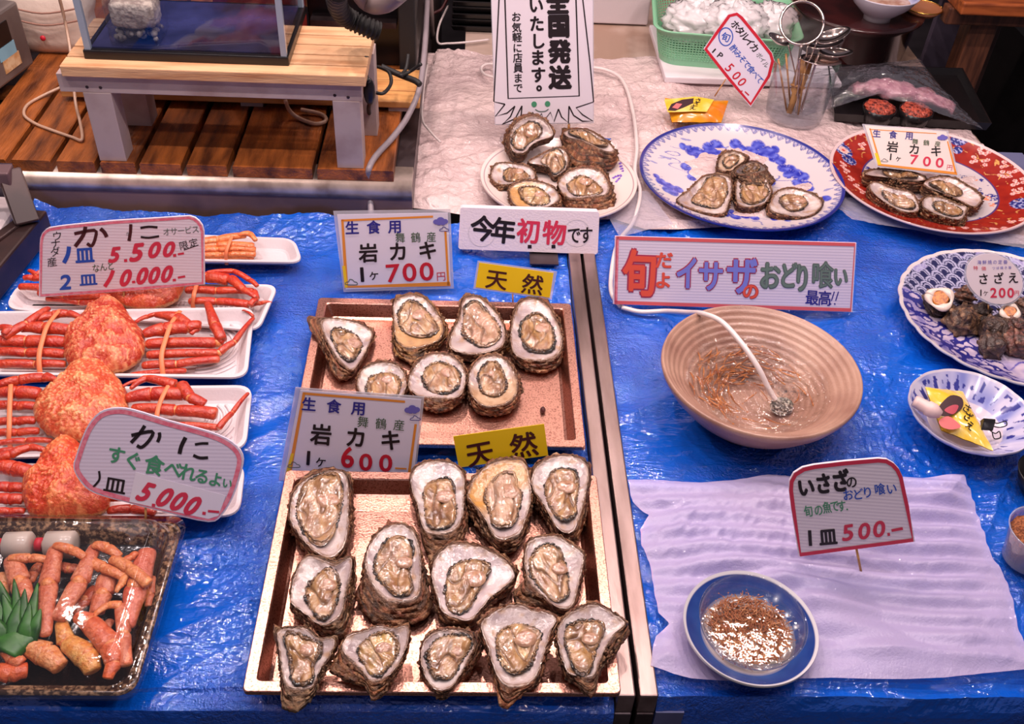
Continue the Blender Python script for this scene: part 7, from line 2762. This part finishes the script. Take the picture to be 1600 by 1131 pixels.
# ================================================================== YELLOW PACK on the white sheet
cY = lambda p: crop(960, 0, 0.22542, p)
t = thing('sauce_pack', 'yellow sauce pack lying on the white sheet, holding the squid card stick', 'sauce pack', (*at(1092, 175, .02)[:2], 0.024))
W = [at(*p, z) for p, z in zip(cY([(352, 690), (620, 672), (640, 792), (400, 800)]), (.050, .060, .040, .040))]
q0 = [at(*p, z) for p, z in zip(cY([(350, 680), (790, 700), (740, 850), (400, 848)]), (.046, .046, .030, .030))]
mb, up, q = pillow(q0, 0.016, 9.0)
pk_o = obj('pouch', mb, M_PACKO, t)
patch2 = lambda nm, pts, mat, h: obj(nm, MB().add([hit(*p, sum(q, Vector()) / 4 + up * h, up) for p in cY(pts)], [tuple(range(len(pts)))]), mat, pk_o, smooth=False)
patch2('printed_top', [(345,690),(560,668),(690,690),(640,775),(560,772),(370,778)], M_PACK, 0.0185)
patch2('printed_shell', [(370,765),(395,720),(470,690),(550,680),(545,715),(480,745),(420,768)], principled('print_dark_plum', rgb(60, 34, 40), 0.4), 0.0190)
patch2('printed_flesh', [(400,745),(430,715),(470,720),(440,755)], principled('print_pink', rgb(214, 110, 110), 0.4), 0.0194)
lm = MB()
for g, x, y in (('さ', 580, 695), ('ざ', 562, 720), ('え', 540, 745)):
    vs, fs, mx_, wd = glyph(g, 0.0)
    for ox in (0, 2.5):
        lm.add([hit(*p, sum(q, Vector()) / 4 + up * 0.0194, up) for p in cY([(x + ox + (vx - .5) * 52, y - (vy - .38) * 34) for vx, vy in vs])], [tuple(f) for f in fs])
obj('lettering', lm, M_INK_BLACK, pk_o)

# ================================================================== GREEN BASKET
M_BASKET = principled('mint_plastic', rgb(132, 190, 152), 0.38, sss=0.15)
zb0 = 0.032
tag(obj('white_box', MB().box(at(1032, 125, .0).x, at(1200, 130, 0.0).x + 0.16, at(1100, 132, .016).y, at(1100, 132, .016).y + 0.30, 0.016, zb0), M_WHITEPL, smooth=False, bevel=0.003), 'flat white box under the green basket', 'box')
fa, fb = at(1030, 100, zb0), at(1180, 112, zb0)
L_ = (fb - fa).length + 0.07
ux = (fb - fa).normalized(); uy = Vector((-ux.y, ux.x, 0))
hB = 0.092
bs = thing('mesh_basket', 'mint green plastic basket full of clear bags on a white box', 'basket', fa.lerp(fb, .5) + uy * 0.10)


def bo(ins, z, grow=0.0):
    r = 0.045
    a0, a1, b0, b1 = ins - grow, L_ - ins + grow, ins - grow, 0.24 - ins + grow
    out = []
    for cx_, cy_, an in ((a1 - r, b1 - r, 0), (a0 + r, b1 - r, 90), (a0 + r, b0 + r, 180), (a1 - r, b0 + r, 270)):
        for k in range(8):
            a = radians(an + 90 * k / 7)
            p = fa + ux * (cx_ + r * cos(a)) + uy * (cy_ + r * sin(a))
            out.append((p.x, p.y, z))
    return out


wl = MB().rings([bo(0.0, zb0 + 0.010, 0.002), bo(0.0, zb0 + hB - 0.014, 0.014)])
obj('solid_wall', MB().rings([bo(0.0, zb0), bo(0.0, zb0 + 0.016, 0.0025)], cap0=True), M_BASKET, bs, smooth=False, solid=0.002)
obj('rim', MB().rings([bo(0.0, zb0 + hB - 0.022, 0.013), bo(0.0, zb0 + hB - 0.004, 0.016), bo(0.0, zb0 + hB, 0.024), bo(0.0, zb0 + hB - 0.002, 0.027), bo(0.0, zb0 + hB - 0.008, 0.020)]), M_BASKET, bs, smooth=True)
# perforated wall: thin uprights and hoops
vm = MB()
bot_, top_ = bo(0.0, zb0 + 0.014, 0.0025), bo(0.0, zb0 + hB - 0.02, 0.0135)


def perim(pl, t_):
    n = len(pl)
    ls = [(Vector(pl[(i + 1) % n]) - Vector(pl[i])).length for i in range(n)]
    tot = sum(ls); d_ = t_ * tot
    for i in range(n):
        if d_ <= ls[i]:
            return Vector(pl[i]).lerp(Vector(pl[(i + 1) % n]), d_ / ls[i])
        d_ -= ls[i]
    return Vector(pl[0])


for k in range(150):
    a, b = perim(bot_, k / 150), perim(top_, k / 150)
    vm.tube([a, b], 0.0013, 4)
for j in range(9):
    t_ = (j + .5) / 9
    vm.rings([[tuple(Vector(p).lerp(Vector(q_), t_) + Vector((0, 0, dz))) for p, q_ in zip(bot_, top_)] for dz in (-0.0014, 0.0014)])
obj('mesh_wall', vm, M_BASKET, bs, smooth=False)
# crumpled bags inside
M_BAGS = clear('milky_bag', tint=(0.92, 0.9, 0.93, 1), gloss=0.5, rough=0.12, bump=0.01, bump_scale=26, white=0.75, white_col=(0.86, 0.80, 0.82, 1))
random.seed(14)
for i, (u_, v_, r_, lab) in enumerate(((0.12, 0.10, .062, 'crumpled clear bag at the left end of the green basket'), (0.26, 0.08, .066, 'crumpled clear bag at the front of the green basket'), (0.40, 0.12, .060, 'crumpled clear bag at the right end of the green basket'), (0.2, 0.18, .064, 'crumpled clear bag at the back of the green basket'))):
    p = fa + ux * (u_ * L_ / 0.46) + uy * v_
    s_ = i * 4.7
    o = MB().sphere((p.x, p.y, zb0 + 0.070 + 0.012 * (i % 2)), (r_ * 1.15, r_, r_ * 0.75), 44, 30, None, lambda d: 0.85 + 0.45 * (1 - abs(noise.noise(d * 2.2 + Vector((s_, 0, 0)))) * 2) * 0.5 + 0.16 * (1 - 2 * abs(noise.noise(d * 6 + Vector((s_, 1, 0))))))
    tag(obj('plastic_bag', o, M_BAGS), lab, 'plastic bag', 'bags in the green basket')

# ================================================================== GLASS JAR OF SPOONS
jb = at(1240, 180, 0.018)
jz = 0.018
jar = thing('spoon_jar', 'clear glass jar holding spoons and chopsticks right of the squid card', 'jar', (jb.x, jb.y, jz))
jr0 = 46 * mpp(jb)
jh = 0.125
pf = [(0.001, 0.004), (jr0 * .92, 0.004), (jr0 * .96, 0.010), (jr0 * 1.0, 0.04), (jr0 * 1.05, jh), (jr0 * 1.10, jh + 0.004), (jr0 * 1.08, jh + 0.006), (jr0 * 1.02, jh), (jr0 * .97, 0.04), (jr0 * .93, 0.0), (0.001, 0.0)]
obj('glass_wall', MB().lathe(pf, (jb.x, jb.y, jz), 60), M_GLASS, jar)
M_CHROME = principled('polished_steel', rgb(206, 190, 184), 0.16, 1.0)


def spoon(label, tip_px, tip_z, foot_dx, foot_dy, bowl_ang, bl_=0.062, bw=0.021, tiltz=0.3):
    tp_ = at(*tip_px, tip_z)
    ft_ = Vector((jb.x + foot_dx, jb.y + foot_dy, jz + 0.012))
    t = thing('spoon', label, 'spoon', ft_, 'spoons standing in the glass jar')
    obj('handle', MB().tube([ft_, ft_.lerp(tp_, .5) + Vector((0, 0, 0.006)), tp_], [0.0034, 0.0024, 0.0030], 8, 0.6, smooth=6), M_CHROME, t)
    dv = Vector((cos(bowl_ang), sin(bowl_ang), tiltz)).normalized()
    sv = dv.cross(Vector((0, 0, 1))).normalized()
    nv = sv.cross(dv)
    mb_ = MB()
    rings_ = []
    for j in range(9):
        t_ = 1 - j / 8
        rings_.append([tuple(tp_ + dv * (bl_ * .5 + bl_ * .5 * t_ * cos(2 * pi * k / 28)) + sv * (bw * t_ * sin(2 * pi * k / 28) * (1 - 0.18 * cos(2 * pi * k / 28))) - nv * (0.010 * (1 - t_ * t_))) for k in range(28)])
    mb_.rings(rings_, cap1=True)
    obj('spoon_bowl', mb_, M_CHROME, t, solid=0.0014)


spoon('spoon with bowl facing up, topmost right of the jar', (1276, 66), .190, -.01, .0, 0.35, 0.082, 0.026, 0.30)
spoon('spoon lying lowest with its bowl to the right of the jar', (1250, 90), .158, .0, -.012, -0.06, 0.092, 0.026, -0.05)
spoon('spoon bowl right under the topmost spoon at the jar', (1262, 72), .178, .01, .006, 0.15, 0.080, 0.024, 0.15)
spoon('spoon at the far right of the jar, half behind the lowest one', (1280, 82), .165, .012, -.006, 0.05, 0.075, 0.024, 0.05)
spoon('spoon leaning left over the jar rim behind the squid card', (1232, 70), .170, .016, .012, 2.6, 0.05, 0.02, 0.3)
for i, (dx, dy, ex, ey, lab) in enumerate(((-.018, .0, 1216, 92, 'bamboo skewer leaning left in the spoon jar'), (-.006, .014, 1228, 84, 'bamboo skewer in the back of the spoon jar'), (.004, -.016, 1260, 95, 'thin bamboo stick at the front of the spoon jar'))):
    a = Vector((jb.x + dx, jb.y + dy, jz + 0.01)); b = at(ex, ey, .150)
    tag(obj('bamboo_skewer', MB().tube([a, b], 0.0022, 8), M_STICK), lab, 'skewer')
a, b = Vector((jb.x - 0.016, jb.y - 0.012, jz + 0.01)), at(1262, 88, .145)
t = thing('bamboo_spoon', 'brown bamboo spoon with a carved brown handle in the front of the spoon jar', 'spoon', a)
obj('handle', MB().tube([a, a.lerp(b, .35), a.lerp(b, .4), a.lerp(b, .75), b], [0.006, 0.008, 0.013, 0.016, 0.015], 10, 0.35), M_STICK, t)
obj('cord_band', MB().tube([a.lerp(b, .46), a.lerp(b, .50)], [0.0165, 0.017], 12, 0.5), principled('honey_pine', rgb(214, 158, 96), 0.5), t)
# strainer ring above the jar
cs = at(1253, 36, .215)
st_ = thing('strainer', 'round wire strainer standing in the spoon jar above the spoons', 'strainer', cs)
rs_ = 34 * mpp(cs)
u3 = _R; v3 = (Vector((0, 0, 1)) * .75 + Vector((0, 0.66, 0))).normalized()
obj('rim', MB().tube([cs + u3 * (rs_ * cos(2 * pi * k / 36)) + v3 * (rs_ * sin(2 * pi * k / 36)) for k in range(37)], 0.0032, 8), M_CHROME, st_)
n3 = u3.cross(v3)
dm = MB()
rg = []
for j in range(12):
    t_ = 1 - j / 11
    rg.append([tuple(cs + u3 * (rs_ * t_ * cos(2 * pi * k / 40)) + v3 * (rs_ * t_ * sin(2 * pi * k / 40)) + n3 * (-0.022 * (1 - t_ * t_))) for k in range(40)])
dm.rings(rg, cap1=True)
obj('mesh_cup', dm, clear('fine_wire_mesh', tint=(0.62, 0.56, 0.56, 1), gloss=0.10, rough=0.4), st_)
obj('handle', MB().tube([cs - v3 * rs_, cs - v3 * rs_ * 1.4 - Vector((0.0, 0, 0.03)), Vector((jb.x, jb.y + 0.02, jz + 0.02))], [0.003, 0.0035, 0.003], 8, smooth=5), M_CHROME, st_)

# ================================================================== LACQUER TUB, BOWL, SMALL GOLD DISH
M_LACQ = principled('dark_red_lacquer', rgb(58, 22, 22), 0.2, coat=0.5, noise_col=rgb(34, 14, 16), noise_scale=8)
lz = 0.0
rimz = 0.13
lx, ly, lR = fitc([(1266, 42), (1476, 44), (1370, 52)], rimz)
lR = 104 * mpp(at(1370, 48, rimz))
lcen = at(1371, 50, rimz)
lx, ly = lcen.x, lcen.y + lR
tub = thing('lacquer_tub', 'dark red lacquer tub at the back right carrying the porcelain bowl', 'tub', (lx, ly, 0.0))
obj('tub_body', MB().lathe([(0.001, 0.0), (lR * .82, 0.0), (lR * .86, 0.012), (lR * .93, rimz - .02), (lR * 1.02, rimz - 0.006), (lR * 1.02, rimz), (lR * .9, rimz), (0.001, rimz - 0.004)], (lx, ly, 0), 70), M_LACQ, tub)
# porcelain bowl standing on the tub
bz = rimz - 0.004
bc_ = at(1376, 40, bz)
def col_bowl(r, a, x, y):
    return PORC
pb_ = thing('porcelain_bowl', 'white porcelain bowl with a blue patterned inside and pale broth on the tub', 'bowl', (bc_.x, bc_.y + 0.03, bz))
c0 = (bc_.x, bc_.y + 0.035, bz)
RB = 52 * mpp(bc_)
pf = [(RB * .30, 0.0), (RB * .40, 0.0), (RB * .42, 0.014), (RB * .55, 0.020), (RB * .85, 0.042), (RB * 1.05, 0.066), (RB * 1.06, 0.069), (RB * 1.03, 0.067), (RB * .84, 0.048), (RB * .5, 0.026), (0.001, 0.022)]
obj('bowl_body', MB().lathe(pf, c0, 80, lambda r, a, j: ((216, 206, 214) if j < 3 else (206, 198, 212)) if j < 7 else ((70, 84, 170) if noise.noise(Vector((cos(a) * 5, sin(a) * 5, j))) > 0.05 else (190, 190, 216))), M_GLAZE, pb_)
tag(obj('broth', MB().lathe([(0.001, 0), (RB * .86, 0)], (c0[0], c0[1], bz + 0.0475), 60), principled('milky_broth', rgb(206, 176, 160), 0.2, coat=0.4, noise_col=rgb(176, 130, 110), noise_scale=40)), 'pale broth filling the porcelain bowl on the tub', 'broth', kind='stuff')
gd = at(1444, 26, bz)
g_ = thing('gold_dish', 'small gold rimmed dish beside the porcelain bowl on the tub', 'dish', (gd.x, gd.y, bz))
obj('dish_body', MB().lathe([(0.001, 0.004), (0.03, 0.005), (0.045, 0.016), (0.047, 0.016), (0.034, 0.0), (0.001, 0.0)], (gd.x, gd.y + 0.02, bz), 50), principled('brown_glaze', rgb(150, 96, 66), 0.25, coat=0.4), g_)
obj('gold_rim', MB().tube([(gd.x + 0.046 * cos(2 * pi * k / 40), gd.y + 0.02 + 0.046 * sin(2 * pi * k / 40), bz + 0.016) for k in range(41)], 0.0018, 8), principled('gold_line', rgb(222, 170, 84), 0.25, 1.0), g_)

# ================================================================== dark tray with food cups under a clear bag
fz = 0.016
ft0 = thing('dark_tray', 'glossy black tray with food cups under a clear bag behind the red platter', 'tray', at(1400, 170, fz))
tq = [at(*p, fz) for p in ((1300, 190), (1545, 205), (1500, 118), (1290, 112))]
mb = MB()
zz2 = 0.02
cen = sum(tq, Vector()) / 4
mb.rings([[tuple(p.lerp(cen, k) + Vector((0, 0, z))) for p in tq] for k, z in ((0.03, 0.0), (0.0, zz2), (0.02, zz2), (0.06, 0.004))], cap0=True, cap1=True)
obj('tray_body', mb, M_BLACK, ft0, smooth=False)
for i, (px, py, lab) in enumerate(((1371, 180, 'left black cup of red orange topping under the clear bag'), (1428, 184, 'right black cup of red orange topping under the clear bag'))):
    p = at(px, py, fz + 0.02)
    r = 26 * mpp(p)
    t = thing('food_cup', lab, 'cup', (p.x, p.y, fz + 0.005), 'food cups in the black tray')
    obj('cup_wall', MB().lathe([(0.001, 0.0), (r * .72, 0.0), (r, 0.034), (r * .94, 0.034), (r * .7, 0.004)], (p.x, p.y, fz + 0.005), 40, None, lambda a, j: 1 + 0.03 * sin(a * 18)), M_BLACK, t)
    tm_ = MB().sphere((p.x, p.y, fz + 0.036), (r * .92, r * .92, 0.014), 30, 16, None, lambda d: 1 + 0.16 * noise.noise(d * 5) + 0.2 * noise.noise(d * 12))
    g = obj('topping', tm_, principled('roe_topping', rgb(196, 84, 62), 0.3, noise_col=rgb(96, 34, 30), noise_scale=150, noise_amt=(0.42, 0.6), bump=0.004, bump_scale=240), t)
    g['kind'] = 'stuff'
# contents wrapped in the bag, behind the cups
rm_ = MB().tube([at(1330, 140, .05), at(1380, 138, .056), at(1440, 150, .054), at(1490, 172, .045)], [0.02, 0.03, 0.028, 0.014], 14, 0.6, smooth=10)
rm_.v = [(p[0] + 0.012 * noise.noise(Vector(p) * 40), p[1] + 0.014 * noise.noise(Vector(p) * 38 + Vector((5, 0, 0))), p[2] + 0.008 * noise.noise(Vector(p) * 60)) for p in rm_.v]
tag(obj('wrapped_fish', rm_, principled('rosy_flesh', rgb(176, 112, 128), 0.3, coat=0.5, noise_col=rgb(206, 150, 158), noise_scale=50, bump=0.003, bump_scale=90)), 'rosy pink seafood wrapped in the clear bag behind the red platter', 'seafood')
# the bag itself: a draped clear sheet
bq = [(1254, 184), (1375, 148), (1535, 208), (1432, 92), (1330, 102), (1262, 110)]


def bagf(u, v):
    f = interp([at(1252, 184, .03), at(1310, 168, .052), at(1375, 150, .074), at(1420, 162, .070), at(1470, 178, .058), at(1534, 206, .040)], u)
    b = interp([at(1262, 108, .05), at(1300, 108, .06), at(1340, 104, .075), at(1390, 100, .085), at(1436, 94, .09), at(1452, 118, .06)], u)
    p = f.lerp(b, v)
    p.z += 0.020 * sin(pi * v) * sin(pi * u) + 0.010 * (fold(p.x * 1.2, p.y * 1.2, 41.0) - 0.3)
    return tuple(p)


tag(obj('clear_bag', MB().grid(bagf, 70, 40), clear('glossy_bag', gloss=0.7, rough=0.06, bump=0.014, bump_scale=24, white=0.07, white_col=(0.66, 0.64, 0.78, 1))), 'large glossy clear bag draped over the black tray behind the red platter', 'plastic bag')

# ================================================================== BLACK TRAY STACK and back things
z0_ = 0.0
sb = at(738, 50, z0_)
for k in range(7):
    z = 0.0 + k * 0.016
    x0_, x1_ = at(706, 50, z).x - 0.002, at(772, 52, z).x + 0.05
    y0_ = sb.y + 0.004 * (k % 2)
    t = MB()
    def rr_(ins, zz_):
        return [(x0_ + ins, y0_ + ins, zz_), (x1_ - ins, y0_ + ins, zz_), (x1_ - ins, y0_ + 0.2 - ins, zz_), (x0_ + ins, y0_ + 0.2 - ins, zz_)]
    t.rings([rr_(0.006, z), rr_(0.0, z + 0.012), rr_(0.0, z + 0.015), rr_(0.004, z + 0.015), rr_(0.009, z + 0.004)], cap0=True, cap1=True)
    nm_ = ['bottom', 'second', 'third', 'fourth', 'fifth', 'sixth', 'top'][k]
    tag(obj('black_tray', t, M_BLACK, smooth=False, bevel=0.001), (nm_ + ' black plastic tray of the stack behind the banner') if k in (0, 6) else (nm_ + ' black plastic tray from below in the stack behind the banner'), 'tray', 'black trays stacked behind the banner')
# cables and socket left of the stack
tag(obj('grey_pole', MB().tube([at(676, 60, .0), at(672, -30, .16)], 0.006, 10), principled('grey_pvc', rgb(128, 112, 110), 0.4)), 'slim grey pole left of the black tray stack', 'pole')
p = at(663, 42, .02)
tag(obj('socket_box', MB().box(p.x - 0.012, p.x + 0.02, p.y, p.y + 0.02, 0.0, 0.045), M_WHITEPL, smooth=False, bevel=0.003), 'small white socket box by the slim grey pole', 'socket')
tag(obj('twisted_cable', MB().tube([at(700, -5, .06), at(690, 14, .04), at(676, 22, .03), at(668, 36, .03)], 0.004, 8, smooth=6), M_INK_BROWN), 'brown twisted cord beside the black tray stack', 'cord')
tag(obj('air_hose', MB().tube([at(700, 10, .03), at(686, 40, .01), at(684, 66, .006), at(700, 68, .006), at(730, 66, .006), at(764, 62, .006)], 0.003, 8, smooth=6), M_TUBE), 'thin hose curving round the foot of the black tray stack', 'hose')
# white styrofoam boxes behind the banner
x0_ = at(928, 40, 0).x
t = thing('foam_box', 'white foam box with lid behind the banner, left of the green basket', 'foam box', (x0_ + .1, at(960, 36, 0).y + .1, 0))
ya_ = at(960, 38, 0.0).y
obj('box_body', MB().box(x0_ - 0.05, at(1000, 40, 0).x + 0.02, ya_, ya_ + 0.3, 0.0, 0.12), M_FOAMWHITE, t, smooth=False, bevel=0.004)
obj('box_lid', MB().box(x0_ - 0.055, at(1000, 40, 0).x + 0.025, ya_ - 0.005, ya_ + 0.305, 0.1203, 0.15), M_FOAMWHITE, t, smooth=False, bevel=0.004)
# clear bottles behind the basket
for i, (px, lab) in enumerate(((1182, 'clear bottle behind the right end of the green basket'), (1215, 'clear bottle behind the wire strainer'))):
    p = at(px, 20, 0.02)
    tag(obj('clear_bottle', MB().lathe([(0.001, 0), (0.03, 0), (0.032, 0.01), (0.032, 0.1), (0.014, 0.13), (0.014, 0.15)], (p.x, p.y + 0.12, 0.0), 30), M_CLEAR), lab, 'bottle')
p = at(1320, 25, 0)
tag(obj('black_case', MB().box(p.x - 0.10, p.x + 0.0, p.y + 0.14, p.y + 0.30, 0.0, 0.17), M_BLACK, smooth=False, bevel=0.004), 'black case behind the strainer and the lacquer tub', 'case')

# ================================================================== wooden stand and panel in the upper right corner
M_PANEL = principled('grey_lilac_panel', rgb(112, 100, 118), 0.35, 0.1, noise_col=rgb(84, 74, 92), noise_scale=5)
NY = Vector((0, 1, 0))
yp = 2.62
xa, xb = hit(1436, 110, Vector((0, yp, 0)), NY).x, hit(1515, 60, Vector((0, yp, 0)), NY).x
tag(obj('side_panel', MB().box(xa, xb, yp, yp + 0.02, -0.62, 0.30), M_PANEL, smooth=False, bevel=0.002), 'grey lilac panel standing between the lacquer tub and the wooden stand', 'panel')
M_BROWN = principled('brown_timber', rgb(104, 62, 44), 0.45, noise_col=rgb(70, 40, 30), noise_scale=9, stretch=(8, 8, 1))
ys_ = 2.36
pt = hit(1541, 36, Vector((0, ys_, 0)), NY)
ws = thing('wooden_stand', 'brown wooden stand with an orange brown shelf in the upper right corner', 'stand', (pt.x, ys_, -0.62))
obj('post', MB().box(pt.x - 0.034, pt.x + 0.034, ys_, ys_ + 0.06, -0.62, pt.z), M_BROWN, ws, smooth=False, bevel=0.003)
obj('post', MB().box(pt.x + 0.07, pt.x + 0.11, ys_ + 0.12, ys_ + 0.17, -0.62, pt.z), principled('dark_timber', rgb(66, 40, 34), 0.5), ws, smooth=False, bevel=0.003)
xs0 = hit(1500, 24, Vector((0, ys_ - 0.06, 0)), NY)
obj('shelf_edge', MB().box(xs0.x - 0.01, xs0.x + 0.6, ys_ - 0.02, ys_ + 0.02, pt.z, xs0.z), M_BROWN, ws, smooth=False, bevel=0.003)
obj('shelf', MB().box(xs0.x, xs0.x + 0.6, ys_ - 0.06, ys_ + 0.4, xs0.z, xs0.z + 0.03), principled('orange_timber', rgb(168, 88, 44), 0.4, noise_col=rgb(120, 58, 30), noise_scale=8, stretch=(1, 8, 8)), ws, smooth=False, bevel=0.004)
pw = at(1590, 60, -0.1)
bk = thing('black_cabinet', 'black cabinet with a pale top under the wooden stand at the right edge', 'cabinet', (pw.x + 0.2, pw.y + 0.1, -0.62))
obj('body', MB().box(pw.x + 0.04, pw.x + 0.5, pw.y - 0.30, pw.y + 0.2, -0.62, -0.11), M_BLACKMATT, bk, smooth=False)
obj('pale_top', MB().box(pw.x + 0.09, pw.x + 0.5, pw.y - 0.05, pw.y + 0.2, -0.1095, -0.09), M_WHITEPL, bk, smooth=False)
